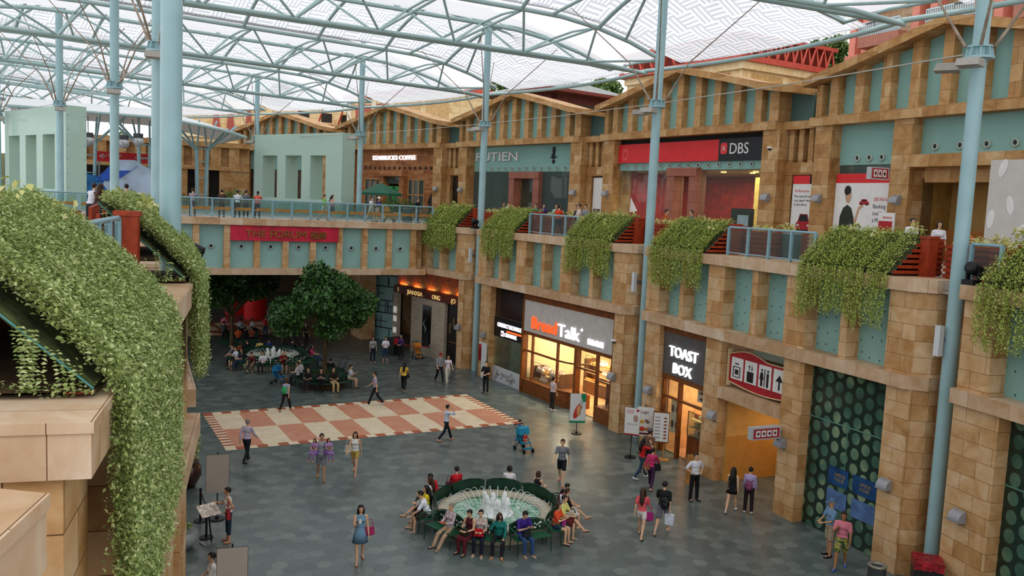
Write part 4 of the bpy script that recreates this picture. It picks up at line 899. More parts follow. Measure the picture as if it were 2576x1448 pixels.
# quarter-round wall lamps and cameras
def wall_lamp(M, label, sc=1.0):
    l = empty('wall_lamp', M, label, 'lamp', 'quarter-round wall lamps on the stone piers')
    prof = [(0, 0)]+[(-.26*math.sin(a), .02+.3*math.cos(a)-.0) for a in [k*PI/12 for k in range(7)]]
    ob('hood', MB().prism([(p[0]*sc, p[1]*sc) for p in prof], 'x', -.19*sc, .19*sc), P('#9a9ba0', .4, metal=.3, var=0, name='lamp_grey'), l); ob('back_plate', MB().box(-.14*sc, .14*sc, 0, .02, -.05*sc, .25*sc), STEEL, l)
WL = [(4.7, R1, -6.3, 'left of the toast shop'), (4.7, R1, -1.75, 'right of the toast shop'), (4.7, R1, 2.1, 'right of the corridor'), (4.7, R1, 6.6, 'right of the dotted glass'), (11.7, R1, -6.5, 'at the picture edge'), (-2.3, R1, 6.55, 'right of the bakery'), (-2.3, R1, -5.9, 'left of the money changer'), (-9.3, R1, 6.8, 'right of the restaurant')]
for th, R, s, t in WL: wall_lamp(FR(th, R, s, .14, 2.4), 'grey quarter-round lamp on the lower pier '+t)
for th, R, s, t in ((-2.3, R2, 6.75, 'right of the bank'), (4.7, R2, -6.65, 'right of the narrow car poster'), (4.7, R2, -2.1, 'right of the wide car poster'), (-2.3, R2, -6.7, 'left of the bank'), (-9.3, R2, 6.75, 'right of the seafood restaurant'), (-9.3, R2, -6.7, 'left of the seafood restaurant'), (-16.3, R2, 6.75, 'right of the coffee shop')): wall_lamp(FR(th, R, s, -.02, 11.0), 'grey quarter-round lamp on the upper pier '+t, 1.1)
for M, t in ((FR(-2.3, R1, 6.5, .1, 4.2), 'right of the bakery sign'), (FR(-2.3, R2, 6.75, -.05, 13.6), 'right of the bank sign')):
    c = empty('security_camera', M, 'small white dome camera on the pier '+t, 'camera'); ob('housing', MB().lathe([(.001, .06), (.13, .06), (.14, 0), (.1, -.03)], 14), WHITE, c); ob('dome', MB().ell((0, 0, -.04), (.09, .09, .08), 10, 6), BLACK, c); ob('arm', MB().box(-.03, .03, 0, .2, .0, .05), WHITE, c)
# long white loudspeakers / wall boxes beside the columns
for th, t in ((1.2, 'beside the column right of the bakery'), (-5.8, 'beside the column left of the bank'), (8.2, 'on the column right of the dotted glass')):
    sp_ = empty('slim_speaker', FR(th, R1, -.35 if th < 5 else -.1, .5 if th < 5 else .55, 6.6), 'slim white upright speaker '+t, 'speaker'); ob('case', MB().box(-.09, .09, -.1, .06, 0, .85), P('#d3d6d8', .5, var=0, name='speaker_white'), sp_); ob('bracket', MB().box(-.03, .03, .06, .35, .4, .5), STEEL, sp_)
# ------------------------------------------------------------------ leaves
def leaf_mat(name, c0, c1, c2, trans=.25, rough=.5):
    m = bpy.data.materials.new(name); m.use_nodes = True; nt = m.node_tree; nt.nodes.clear(); L = nt.links.new
    g = node(nt, 'ShaderNodeNewGeometry'); c = ramp(nt, g.outputs['Random Per Island'], [(0, c0), (.5, c1), (1, c2)])
    d = node(nt, 'ShaderNodeBsdfDiffuse'); L(c, d.inputs[0]); t = node(nt, 'ShaderNodeBsdfTranslucent'); L(c, t.inputs[0])
    gl = node(nt, 'ShaderNodeBsdfGlossy', Roughness=rough); gl.inputs[0].default_value = (.6, .65, .55, 1)
    a = node(nt, 'ShaderNodeMixShader'); a.inputs[0].default_value = trans; L(d.outputs[0], a.inputs[1]); L(t.outputs[0], a.inputs[2])
    b = node(nt, 'ShaderNodeMixShader'); b.inputs[0].default_value = .05; L(a.outputs[0], b.inputs[1]); L(gl.outputs[0], b.inputs[2])
    o = node(nt, 'ShaderNodeOutputMaterial'); L(b.outputs[0], o.inputs[0]); return m
VINE = leaf_mat('vine_leaf', '#738a44', '#a3b568', '#d3daa0'); VINE_R = leaf_mat('vine_leaf_far', '#7a9238', '#a9b850', '#d0d47e')
PALE = leaf_mat('variegated_leaf', '#9fae4e', '#d2cf7e', '#efe6ae'); FIG = leaf_mat('fig_leaf', '#1f3d1c', '#315a27', '#54803c', .2, .35)
BUSH = leaf_mat('bush_leaf', '#35552a', '#55753a', '#86a05a'); PALMG = leaf_mat('palm_leaf', '#4a5f33', '#71804a', '#a3a878')
def leaf_mesh(name, C, D, N, size, mat, aspect=.5, fold=.15):
    """one rhombic leaf per centre C, pointing along D, facing N"""
    C, D, N = [np.asarray(a, float) for a in (C, D, N)]; n = len(C)
    D = D/np.linalg.norm(D, axis=1, keepdims=True); S = np.cross(D, N); S /= np.linalg.norm(S, axis=1, keepdims=True)+1e-9
    N = np.cross(S, D); sz = np.asarray(size).reshape(-1, 1)*np.ones((n, 1))
    V = np.stack([C-D*sz*.5, C+S*sz*aspect*.5+N*sz*fold, C+D*sz*.5, C-S*sz*aspect*.5+N*sz*fold], 1).reshape(-1, 3)
    i = np.arange(n)*4; F = np.stack([i, i+1, i+2, i, i+2, i+3], 1).reshape(-1)
    me = bpy.data.meshes.new(name); me.vertices.add(4*n); me.vertices.foreach_set('co', V.astype('f').ravel())
    me.loops.add(6*n); me.loops.foreach_set('vertex_index', F.astype('i')); me.polygons.add(2*n)
    me.polygons.foreach_set('loop_start', np.arange(0, 6*n, 3, dtype='i')); me.polygons.foreach_set('loop_total', np.full(2*n, 3, 'i'))
    me.materials.append(mat); me.update(calc_edges=True); return me
def vine(w, n, top, edge, zend, step, size, seed, mat, pairs=1, ragged=.5):
    """hanging vine: strands run from the top down the slope and over the edge; local x 0..w, y outward, z up"""
    r = np.random.default_rng(seed); C = []; D = []; N = []
    ph = r.uniform(0, 6, 6)
    for i in range(n):
        u = w*r.random(); ze = zend+ragged*(.5*math.sin(u*2.1+ph[0])+.3*math.sin(u*5.3+ph[1]))*.6+r.exponential(.22)*1.0-.1
        if r.random() < .12: ze += r.uniform(.2, .9)
        off = r.normal(0, .05); sl = math.hypot(top[0]-edge[0], top[1]-edge[1]); hang = max(0, edge[1]-ze)
        st = r.random()*sl*.75 if r.random() < .5 else 0
        t = np.arange(st, sl+hang, step)+r.uniform(0, step); a = np.clip(t/sl, 0, 1)
        y = top[0]+(edge[0]-top[0])*a-np.clip(t-sl, 0, None)*.02; z = top[1]+(edge[1]-top[1])*a-np.clip(t-sl, 0, None)
        bul = .10*np.sin(np.clip(a, 0, 1)*PI)+off; nx = (top[1]-edge[1])/sl; nz = (top[0]-edge[0])/sl
        on = t < sl; y = y-np.where(on, nx, 1)*(bul+.05); z = z+np.where(on, nz, 0)*(bul+.05)
        x = u+.05*np.sin(t*2.2+r.uniform(0, 6))+r.normal(0, .012, len(t))
        for sgn in ((1,) if pairs == 1 else (1, -1)):
            k = len(t); c = np.stack([x+sgn*size*.4*r.uniform(.2, 1, k), y+r.normal(0, .03, k), z+r.normal(0, .02, k)], 1)
            dn = np.stack([np.zeros(k), np.where(on, -(top[0]-edge[0])/sl, 0), np.where(on, -(top[1]-edge[1])/sl, -1)], 1)
            d = dn*.45+np.stack([sgn*r.uniform(.3, 1, k), r.normal(-.35, .4, k), r.normal(.1, .45, k)], 1)
            nn = np.stack([r.normal(0, .5, k), np.where(on, -nx, -.7)+r.normal(0, .45, k), np.where(on, nz, .55)+r.normal(.2, .4, k)], 1)
            C.append(c); D.append(d); N.append(nn)
    C, D, N = np.concatenate(C), np.concatenate(D), np.concatenate(N)
    return leaf_mesh('foliage', C, D, N, r.uniform(.6, 1.25, len(C))*size, mat)
def cluster(name, lobes, n, size, mat, seed, up=.6, shell=.55, aspect=.6):
    """leaves spread through ellipsoidal lobes, denser towards the outside"""
    r = np.random.default_rng(seed); w = np.array([l[3]*l[4]*l[5] for l in lobes])**.67; w /= w.sum(); C = []; O = []
    for l, k in zip(lobes, r.multinomial(n, w)):
        d = r.normal(size=(k, 3)); d /= np.linalg.norm(d, axis=1, keepdims=True); rr = shell+(1-shell)*r.random((k, 1))
        C.append(np.array(l[:3])+d*rr*np.array(l[3:6])); O.append(d)
    C, O = np.concatenate(C), np.concatenate(O); k = len(C)
    return leaf_mesh(name, C, O*.6+r.normal(0, .7, (k, 3))-np.array([0, 0, .25]), O*.6+np.array([0, 0, up])+r.normal(0, .45, (k, 3)), r.uniform(.6, 1.3, k)*size, mat, aspect)
SOIL = P('#4b3a24', .9, var=.2, name='planter_soil'); LATT = P('#3c4424', .9, var=.3, scale=8, name='mesh_panel_moss'); ROD = P('#4f8a86', .4, var=0, name='teal_edge_rod')
def planter(M, w, label, group, seed, n=150, step=.06, size=.11, zend=7.25, mat=VINE_R, pairs=1, top=(1.45, 10.0), edge=(-.02, 8.8), pale=130, pale_size=.16, post='far', louvre=True, side_strands=0):
    """rust-red planter box with a sloping net of hanging vines; local x 0..w along the ledge"""
    p = empty('hanging_planter', M, label, 'planter', group)
    d0 = top[0]+.0
    b = MB().box(0, w, d0, d0+.06, 8.68, 9.8).box(0, w, d0+.6, d0+.66, 8.68, 9.8).box(0, w, d0, d0+.66, 8.68, 9.5)
    for k in range(7):
        for x in (-.06, w): b.add([(x, .12+.19*k, 8.7), (x+.06, .12+.19*k, 8.7), (x+.06, d0, 8.7), (x, d0, 8.7)], [(0, 1, 2, 3)])
    if louvre:
        for x in (-.05, w):
            for k in range(7): z = 8.74+.16*k; y0 = max(.1, d0*(z-8.6)/1.35); b.box(x, x+.05, y0, d0+.66, z, z+.1)
    ob('timber_box', b, RUST, p)
    px = w+.02 if post == 'far' else -.34
    py = d0-.3 if post == 'far' else d0-.62
    ob('corner_post', MB().box(px, px+.34, py, py+.34, 8.68, 9.84).box(px-.03, px+.37, py-.03, py+.37, 9.8, 9.88), RUST, p)
    ob('net_panel', MB().hexa([(0, edge[0]+.16, edge[1]-.06), (w, edge[0]+.16, edge[1]-.06), (w, top[0]+.05, top[1]-.12), (0, top[0]+.05, top[1]-.12), (0, edge[0]+.12, edge[1]-.02), (w, edge[0]+.12, edge[1]-.02), (w, top[0]+.01, top[1]-.08), (0, top[0]+.01, top[1]-.08)]), LATT, p)
    e = MB()
    for x in (-.01, w+.01): e.tube([(x, edge[0]+.14, edge[1]-.05), (x, top[0]+.04, top[1]-.1)], .01, 5)
    ob('edge_rod', e, ROD, p)
    if side_strands:
        r = np.random.default_rng(seed+3); C = []; D = []; N = []
        for k in range(side_strands):
            y = r.uniform(.25, top[0]); z1 = edge[1]+(top[1]-edge[1])*(y/top[0])-.08; t = np.arange(8.72, z1, step*.8) if r.random() < .6 else np.arange(z1-r.uniform(.2, 1), z1, step*.8)
            for sg in (1, -1):
                kk = len(t); C.append(np.stack([np.full(kk, -.02)+r.normal(0, .02, kk), y+.04*np.sin(t*5+k)+sg*size*.45, t], 1)); D.append(np.stack([r.normal(-.3, .3, kk), np.full(kk, sg*1.0), r.normal(-.15, .3, kk)], 1)); N.append(np.stack([r.normal(-.6, .3, kk), r.normal(0, .3, kk), r.uniform(.3, 1, kk)], 1))
        for k in range(220):
            C.append(np.array([[r.normal(-.02, .05), r.uniform(.1, top[0]), 8.7+abs(r.normal(0, .05))]])); D.append(r.normal(0, 1, (1, 3))); N.append(np.array([[-.3, 0, 1.0]])+r.normal(0, .3, (1, 3)))
        C, D, N = np.concatenate(C), np.concatenate(D), np.concatenate(N); ob('side_vine', leaf_mesh('side_vine', C, D, N, r.uniform(.6, 1.2, len(C))*size, mat), mat, p)
    ob('soil', MB().box(.02, w-.02, .1, d0, 8.68, 8.72), SOIL, p)
    ob('vine_foliage', vine(w, n, top, edge, zend, step, size, seed, mat, pairs), mat, p)
    r = np.random.default_rng(seed+5); L = []
    for k in range(max(3, int(w*2.2))): L.append((r.uniform(.1, w-.1), top[0]+r.uniform(-.75, .35), top[1]+r.uniform(-.5, .12), .28, .26, .17))
    ob('pale_foliage', cluster('pale_foliage', L, pale*len(L)//6, pale_size, PALE, seed+9, up=.9, shell=.3), PALE, p)
    return p
# ------------------------------------------------------------------ left facade beside the viewer
RL = 109.5; FLIP = Matrix.Rotation(PI, 4, 'Z')
def left_bay(th, far=6.35, near=-4.9):
    """local x runs away from the viewer, y away from the hall"""
    M = FR(th, RL) @ FLIP; w = MB()
    pil = [(-4.35, .9), (-2.2, .3), (-.6, .9), (1.4, .3), (3.2, .9), (5.0, .3), (6.0, .7)]
    for c, b in pil: w.box(c-b/2, c+b/2, .2, 1.2, 5.9, 8.3); w.box(c-b/2, c+b/2, .2, 1.2, 0, 5.5)
    w.box(near+.3, far, 1.1, 1.6, 0, 8.3)
    o = struct('wall_left', w, STONE, M)
    pl = [(near, 0), (far, 0), (far+.1, .3), (far+.1, 4.2), (near, 4.2)]
    struct('ledge', MB().prism(pl, 'z', 8.25, 8.58).prism([(x-.0 if x > 0 else x-.02, y-.02 if y < .1 else y) for x, y in pl], 'z', 8.58, 8.66), STONE_LEDGE, None, o)
    struct('cornice', MB().prism([(near, -.05), (far, -.05), (far, 1.5), (near, 1.5)], 'z', 5.5, 5.9), STONE_LEDGE, None, o)
    return o
left_bay(11.7); left_bay(18.7, 7.0); left_bay(4.7); left_bay(-2.3)
struct('floor', ring(96, 106.5, 8.3, 8.63, [22-3.5*k for k in range(10)]), PAVE)
mb = MB()
for th in (15.2, 8.2, 1.2, -5.8):
    q = MB().box(-1.0, 1.0, -2.0, -1.6, 0, 8.3); q.xf(FR(th, RL)); mb.add(q.v, q.f)
struct('wall_left', mb, STONE)
GL = 'green planters along the left ledge'; GRt = 'green planters along the right ledge'
MA = FR(11.7, RL) @ FLIP; MB4 = FR(4.7, RL) @ FLIP; MN2 = FR(-2.3, RL) @ FLIP
planter(MA @ Matrix.Translation((-4.15, 0, 0)), 4.3, 'huge vine-covered planter nearest the viewer, spilling over the pale ledge', GL, 11, n=680, step=.038, size=.05, zend=6.55, side_strands=26, mat=VINE, pairs=2, top=(1.5, 10.12), edge=(-.03, 8.78), pale=60, pale_size=.1, louvre=False)
planter(MA @ Matrix.Translation((4.45, 0, 0)), 1.75, 'planter behind the rust-red post and blue rail, under the stoutest column', GL, 12, n=250, step=.045, size=.065, zend=7.0, side_strands=5, mat=VINE, pairs=2, top=(1.45, 10.1), pale=150, pale_size=.13, post='near', louvre=False)
planter(MB4 @ Matrix.Translation((-4.15, 0, 0)), 4.1, 'planter beyond the stoutest column with vines trailing beside the bridge sign', GL, 13, n=330, step=.05, size=.075, zend=6.9, mat=VINE, pairs=2, top=(1.45, 10.05), pale=110, pale_size=.13, louvre=False)
planter(MB4 @ Matrix.Translation((3.6, 0, 0)), 2.6, 'far left planter mostly hidden behind the trailing vines', GL, 14, n=120, step=.07, size=.1, zend=7.2, mat=VINE)
rail(.3, 4.1, 4, MA @ Matrix.Translation((0, 1.12, 0)), 8.66, label='short blue-grey railing ending at the rust-red post', h=1.1)
bx = empty('planter_box', FR(4.7, RL) @ FLIP @ Matrix.Translation((-3.0, 4.2, 0)), 'louvred rust-red planter box with pale shrubs behind the nearest vines', 'planter')
f = MB().box(0, 2.2, 0, .7, 8.66, 9.5); 
for k in range(5): f.box(-.04, 2.24, -.05, .75, 8.72+.17*k, 8.82+.17*k)
ob('timber_box', f, RUST, bx); ob('pale_foliage', cluster('pale_foliage', [(.4, .35, 9.75, .5, .4, .3), (1.2, .35, 9.85, .6, .4, .35), (1.9, .35, 9.7, .45, .4, .28)], 700, .15, PALE, 77, up=.9, shell=.3), PALE, bx)
# right ledge planters: one of each half bay, then copies
def right_planter(th, s0, w, label, seed, **k): return planter(FR(th, R1, s0), w, label, GRt, seed, n=int(70*w), **k)
p0 = right_planter(4.7, 2.35, 3.75, 'widest hanging planter on the right, beside the big rust-red post', 21, size=.08, step=.05)
p1 = right_planter(4.7, -6.7, 3.75, 'hanging planter left of the railing under the narrow car poster', 22, size=.085)
p2 = right_planter(-2.3, 2.35, 3.75, 'hanging planter under the bank sign, right of the visitors at the railing', 23, size=.09)
p3 = right_planter(-2.3, -6.5, 3.75, 'hanging planter left of the group at the railing', 24, size=.09)
p4 = right_planter(-9.3, 2.5, 3.75, 'farthest hanging planter, where the bridge meets the right ledge', 25)
p5 = right_planter(11.7, -6.5, 3.75, 'hanging planter cut off at the picture edge beside the hoarding', 26, size=.08, step=.05)
for th, t in ((4.7, 'below the narrow car poster'), (-2.3, 'with the group of visitors behind it'), (11.7, 'at the right edge, beside the hoarding')):
    if th < 11: rail(-2.4, 2.25, 4, FR(th, R1, 0, .75), 8.68, label='short glazed railing '+t, group='short railings between the planters')
rail(-7.6, -6.6, 1, FR(11.7, R1, 0, .75), 8.68, label='short railing beside the pale hoarding', group='short railings between the planters')
for th, s, t in ((4.7, 7.15, 'behind the big right planter'), (-2.3, -1.95, 'left of the visitors'), (-2.3, 7.15, 'behind the slim column right of the bakery'), (-9.3, 7.2, 'between the farthest two hanging planters'), (4.7, -1.95, 'right of the bank planter'), (11.7, -7.3, 'beside the hoarding')):
    b = empty('louvred_box', FR(th, R1, s, 1.6), 'rust-red louvred planter box '+t, 'planter', 'rust-red louvred boxes on the right promenade')
    f = MB().box(-.45, .45, 0, 2.2, 8.66, 9.6); 
    for k in range(6): f.box(-.5, .5, -.05, 2.25, 8.7+.17*k, 8.8+.17*k)
    ob('timber_box', f, RUST, b); ob('pale_foliage', cluster('pale_foliage', [(0, .5, 9.75, .45, .5, .22), (0, 1.6, 9.75, .45, .5, .25)], 160, .17, PALE, 90, up=.9, shell=.3), PALE, b)
# ------------------------------------------------------------------ gates of frosted glass on the bridge plaza
def gate(A, B, wins, label, th=1.25, z1=15.1, zt=13.35, zb=9.85):
    A, B = Vector((*A, 0)), Vector((*B, 0)); u = (B-A).normalized(); Lg = (B-A).length; ang = math.atan2(u.y, u.x)
    def at(px):
        d = ray(px, 430); n = Vector((u.y, -u.x, 0)); t = (A-CAMP).dot(n)/d.dot(n); return (CAMP+d*t-A).dot(u)
    g = empty('glass_gate', T(A.x, A.y, 0, ang), label, 'gate')
    m = MB(); xs = [0]+[at(p) for w in wins for p in w]+[Lg]
    m.box(0, Lg, 0, th, zt, z1).box(0, Lg, 0, th, 8.64, zb)
    for i in range(0, len(xs), 2): m.box(xs[i], xs[i+1], 0, th, zb, zt)
    ob('frosted_shell', m, GLASS_FROST, g)
    k = MB()
    for z in (10, 10.9, 11.8, 12.7, 13.6, 14.5):
        for y in (.12, th-.12): k.ell((Lg+.01, y, z), (.02, .035, .035), 6, 4)
    ob('fixing_studs', k, STEEL, g)
    return g
gate((15.4, 76.3), (19.8, 65.4), ((660, 697), (718, 758), (780, 819)), 'pale frosted glass gate with three tall openings beside the coffee shop')
gate((-2.9, 71), (.79, 61), ((23, 50), (65, 92), (108, 138)), 'frosted glass gate with three openings behind the left columns')
# upper storeys beyond: plain glazing where the gate hides the shop
for th in (-23.3, 11.7):
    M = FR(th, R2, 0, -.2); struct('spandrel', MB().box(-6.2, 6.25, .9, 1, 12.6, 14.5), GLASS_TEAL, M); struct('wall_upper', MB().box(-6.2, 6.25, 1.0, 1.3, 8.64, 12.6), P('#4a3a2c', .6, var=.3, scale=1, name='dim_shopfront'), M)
# ------------------------------------------------------------------ buildings on the hill behind
struct('hill', ring(146.5, 260, 8.0, 14.0, [18.7-3.5*k for k in range(20)]), P('#6a6f52', .9, var=.2, scale=.2, name='hill_soil'))
PINKP = P('#e08f7d', .6, var=.04, name='coral_render'); CORAL = P('#c9584a', .6, var=.05, name='red_oxide_steel'); LOUV = P('#b0584c', .6, var=.05, name='red_shutter')
h = empty('hotel', FR(4.7, 165), 'coral-framed hotel with pale blue balcony rails behind the right gable', 'building')
w = MB().box(-33, -2, .8, 12, 13, 34); ob('wall', w, stone('rough_hotel_stone', ['#a08868', '#b59c7b', '#c5ae8d', '#d4c2a4'], bw=1.2, bh=.5), h)
f = MB()
for s in (-33.8, -32.4, -27.3, -25.6, -20, -18.4, -12, -10): f.box(s, s+.7, -.3, .8, 13, 34)
for z in (23.6, 29.0): f.box(-34, -2, -.5, .8, z, z+.6)
ob('coral_frame', f, PINKP, h)
for k, (s, z) in enumerate(((-31.5, 25.3), (-24.8, 25.3), (-17.5, 25.3), (-31.5, 30.3), (-24.8, 30.3))):
    b = ob('balcony', MB().box(s, s+4.2, -1.6, .8, z-.9, z), P('#a9705f', .6, name='balcony_slab'), h)
    r = MB().box(s, s+4.2, -1.6, -1.5, z+1.0, z+1.1)
    for q in range(22): r.box(s+q*.2, s+q*.2+.07, -1.6, -1.5, z, z+1.0)
    ob('balustrade', r, P('#b9d7e0', .5, var=0, name='pale_blue_rail'), b)
b = empty('building', FR(-2.3, 155), 'sandstone block with red shutters and a red lattice band behind the bank', 'building')
ob('wall', MB().box(-28, -13.2, 0, 10, 12, 22.3).box(-28.2, -13, -.2, 10, 21.7, 22.3), STONE_PALE, b)
for s, w in ((-26.6, 4.2), (-21.2, 2.0), (-18.2, 3.6)): ob('shutter', MB().box(s, s+w, -.05, .1, 15, 21.5), LOUV, b)
for d in (1, 5.5): ob('blind_panel', MB().box(-13.2, -13.15, d, d+3.5, 18, 21.5), P('#c9a06a', .7, var=.1, name='panel_ochre'), b)
f = MB().box(-28.6, -12.8, -.6, 10.5, 22.3, 22.75).box(-28.6, -12.8, -.6, 10.5, 24.2, 24.5)
for q in range(11):
    s = -28.3+q*1.5; f.tube([(s, -.5, 22.7), (s+.75, -.5, 24.3), (s+1.5, -.5, 22.7)], .14, 4)
    f.tube([(-12.9, q*.98-.5, 22.7), (-12.9, q*.98, 24.3), (-12.9, q*.98+.48, 22.7)], .14, 4)
ob('lattice_band', f, CORAL, b); ob('dark_loft', MB().box(-28, -13.4, .2, 10, 22.6, 24.3), P('#8a3a30', .7, var=0, name='loft_red'), b)
b = empty('building', FR(-16.3, 155), 'sandstone building with red shutters behind the coffee shop gable', 'building')
ob('wall', MB().box(-33, -12.4, 0, 6, 12, 22.4), STONE_PALE, b)
for s, w in ((-31.2, 3.4), (-26.8, 2.6)): ob('shutter', MB().box(s, s+w, -.06, .1, 14, 21.6), LOUV, b)
for s in (-33, -27.6, -24): ob('white_pier', MB().box(s, s+.9, -.15, .1, 12, 22.4), P('#efe2c8', .6, var=.04, name='cream_pier'), b)
for s in (-22, -17): ob('blind_panel', MB().box(s, s+4, -.03, .1, 17.5, 21.6), P('#d2aa76', .7, var=.1, name='panel_sand'), b)
ob('red_eaves', MB().box(-33.5, -12, -.5, 6, 22.4, 23.0), CORAL, b)
M = Matrix.Translation((0, 112, 0))
b = empty('building', M, 'long sandstone building with folded red sunshades and windows beyond the far gables', 'building')
ob('wall', MB().box(14.5, 36, 0, 8, 10, 21.2), STONE_PALE, b); ob('cornice', MB().box(14.5, 25, -.3, 0, 16.6, 17.0), P('#f1dcb4', .6, var=.03, name='cream_cornice'), b)
for x in (17.9, 19.6, 21.8, 28.6, 31.3, 34.0): ob('folded_sunshade', MB().prism([(x-.5, 17.2 if x < 25 else 16.6), (x+.5, 17.2 if x < 25 else 16.6), (x+.15, 20.9 if x < 25 else 19.2), (x-.15, 20.9 if x < 25 else 19.2)], 'y', -.25, 0), LOUV, b)
for x in (28.0, 31.0, 33.6):
    wdw = ob('window', MB().box(x, x+1.4, -.08, .02, 19.6, 20.8), P('#2b2620', .3, var=0, name='window_dark'), b); ob('sill', MB().box(x-.2, x+1.6, -.3, 0, 19.4, 19.6), P('#e0b98a', .6, var=0, name='sill_sand'), wdw)
    ob('strut', MB().tube([(x-.6, -.1, 18.8), (x-.2, -1.4, 21.2)], .12, 5), CORAL, b)
ob('vent_grille', MB().box(19.5, 24, -.05, 0, 14.8, 16.2), P('#efd6ae', .6, var=.02, name='grille_cream'), b)
pv = empty('pavilion', FR(-9.3, 148.5, -8.6, 0, -.3), 'grey hipped pavilion roof with dark red eaves between two gables', 'building')
ob('roof', MB().add([(-5, -5, 20), (5, -5, 20), (5, 5, 20), (-5, 5, 20), (-.6, 0, 21.6), (.6, 0, 21.6)], [(0, 1, 5, 4), (1, 2, 5), (2, 3, 4, 5), (3, 0, 4)]), P('#8f9694', .7, var=.08, scale=3, name='grey_shingle'), pv)
ob('eaves', MB().box(-5, 5, -5, 5, 19.75, 20), P('#7a3a33', .6, var=.05, name='eaves_red'), pv); ob('frame', MB().box(-3.6, 3.6, -3.6, 3.6, 19.1, 19.75).box(-.3, .3, -3.7, -3, 14, 19.7).box(3, 3.6, -3.6, -3, 14, 19.7).box(-3.6, -3, -3.6, -3, 14, 19.7), P('#6e3a35', .6, var=.05, name='frame_red'), pv)
pt_ = empty('roof_tank', FR(-2.3, 145, -9.0, 0), 'pink barrel-shaped roof vents in the valley left of the bank gable', 'vent')
ob('barrel', MB().prism([(math.cos(a)*1.3, 16.4+1.1*math.sin(a)) for a in [k*PI/10 for k in range(11)]], 'y', 0, 2).prism([(2.6+math.cos(a)*1.3, 16.4+1.1*math.sin(a)) for a in [k*PI/10 for k in range(11)]], 'y', 0, 2), P('#d8b3a0', .6, var=.03, name='pink_render'), pt_)
# ------------------------------------------------------------------ white tensile canopy, tree columns and far plaza things
cnp = empty('tensile_canopy', None, 'white tensile canopy on branching steel columns on the far plaza', 'canopy')
vs = []; nx, ny = 18, 8
for i in range(nx+1):
    for j in range(ny+1):
        a = i/nx; b_ = j/ny; x = -3+17.2*a; y = 74+12*b_; z = 14.7+2.1*math.sin(PI*(.18+.64*b_))*min(1, (1-a)*2.6+.02)**.6
        vs.append((x, y, z))
ob('membrane', MB().add(vs, [(i*(ny+1)+j, (i+1)*(ny+1)+j, (i+1)*(ny+1)+j+1, i*(ny+1)+j+1) for i in range(nx) for j in range(ny)], 0, True), P('#f6f7f7', .6, var=0, name='white_membrane'), cnp)
e = MB().tube([Vector(vs[i*(ny+1)])-Vector((0, 0, .12)) for i in range(nx+1)], .12, 6).tube([Vector(vs[nx*(ny+1)+j])-Vector((0, 0, .1)) for j in range(ny+1)], .12, 6)
for i in (3, 8, 13): e.tube([Vector(vs[i*(ny+1)+j])-Vector((0, 0, .12)) for j in range(ny+1)], .09, 6)
ob('edge_tube', e, PIPE, cnp)
for x, y in ((2.7, 78), (6.8, 78), (11.4, 78.5), (-1.5, 78)):
    tc_ = MB()
    for dx, dy in ((-.45, -.4), (.45, -.4), (-.45, .4), (.45, .4)):
        tc_.tube([(x+dx*.7, y+dy*.7, 8.64), (x+dx, y+dy, 13.7)], .12, 8).tube([(x+dx, y+dy, 13.6), (x+dx*5.5, y+dy*5, 15.7)], .1, 6).tube([(x+dx, y+dy, 13.6), (x+dx*1.5, y+dy*8, 15.9)], .08, 6)
    for z in (9.8, 11.2, 12.6, 13.7): tc_.tube([(x-.5, y-.45, z), (x+.5, y-.45, z), (x+.5, y+.45, z), (x-.5, y+.45, z)], .04, 5, closed=True)
    ob('branching_column', tc_, TEAL_COL, cnp)
for k, (x, z) in enumerate(((2.48, 13.55), (4.95, 13.55), (6.0, 13.75))):
    l = empty('globe_lamp', T(x, 74, z), ('left', 'middle', 'right')[k]+' of the three hanging clear globe lamps under the white canopy', 'lamp')
    ob('globe', MB().ell((0, 0, 0), (.42, .42, .42), 16, 10), P('#b9bcc0', .1, spec=.8, var=.2, name='globe_glass'), l); ob('cap', MB().cyl((0, 0), .36, .28, .62, 14), P('#46484c', .4, var=0, name='globe_cap'), l); ob('hanger', MB().tube([(0, 0, .6), (0, .5, 1.9)], .04, 5), STEEL, l)
s = empty('direction_sign', T(3.3, 82, 0), 'red direction sign with a white arrow under the white canopy', 'sign')
ob('board', MB().box(0, 5.6, 0, .15, 12.25, 13.1), RED, s); text('CASINO', .3, FM(.95, -.02, 12.72), PAPER, s, ext=.01); text('Festive Walk', .26, FM(3.1, -.02, 12.6), PAPER, s, ext=.01)
ob('arrow', MB().tube([(.65, -.03, 12.88), (.3, -.03, 12.7), (.65, -.03, 12.52)], .035, 4).tube([(.3, -.03, 12.7), (.85, -.03, 12.7)], .035, 4), PAPER, s); ob('legs', MB().box(.2, .35, .02, .12, 8.6, 12.3).box(5.2, 5.35, .02, .12, 8.6, 12.3), STEEL, s)
s = empty('whale_hoarding', T(0, 76, 0), 'large blue hoarding painted with a whale and waves', 'hoarding')
ob('blue_water', MB().prism([(1.0, 8.64), (7.2, 8.64), (7.2, 10.8), (5.6, 11.2), (4.4, 11.3), (3.6, 10.9), (2.2, 11.1), (1.0, 11.1)], 'y', 0, .3), P('#2b7ab8', .5, var=.3, scale=.7, name='painted_water'), s)
ob('whale', MB().prism([(3.6, 10.3), (3.9, 11.5), (4.6, 12.3), (5.9, 12.35), (6.6, 11.9), (7.3, 11.6), (7.3, 9.2), (4.2, 9.4)], 'y', -.15, .1), P('#b9cbe2', .5, var=.12, scale=.8, name='painted_belly'), s)
ob('fin', MB().prism([(3.0, 10.6), (3.9, 11.6), (4.6, 12.3), (4.2, 11.4), (5.6, 11.5), (6.1, 11.9), (4.9, 10.9), (4.0, 10.6)], 'y', -.25, -.15), P('#2f5ec0', .5, var=.15, name='painted_fin'), s)
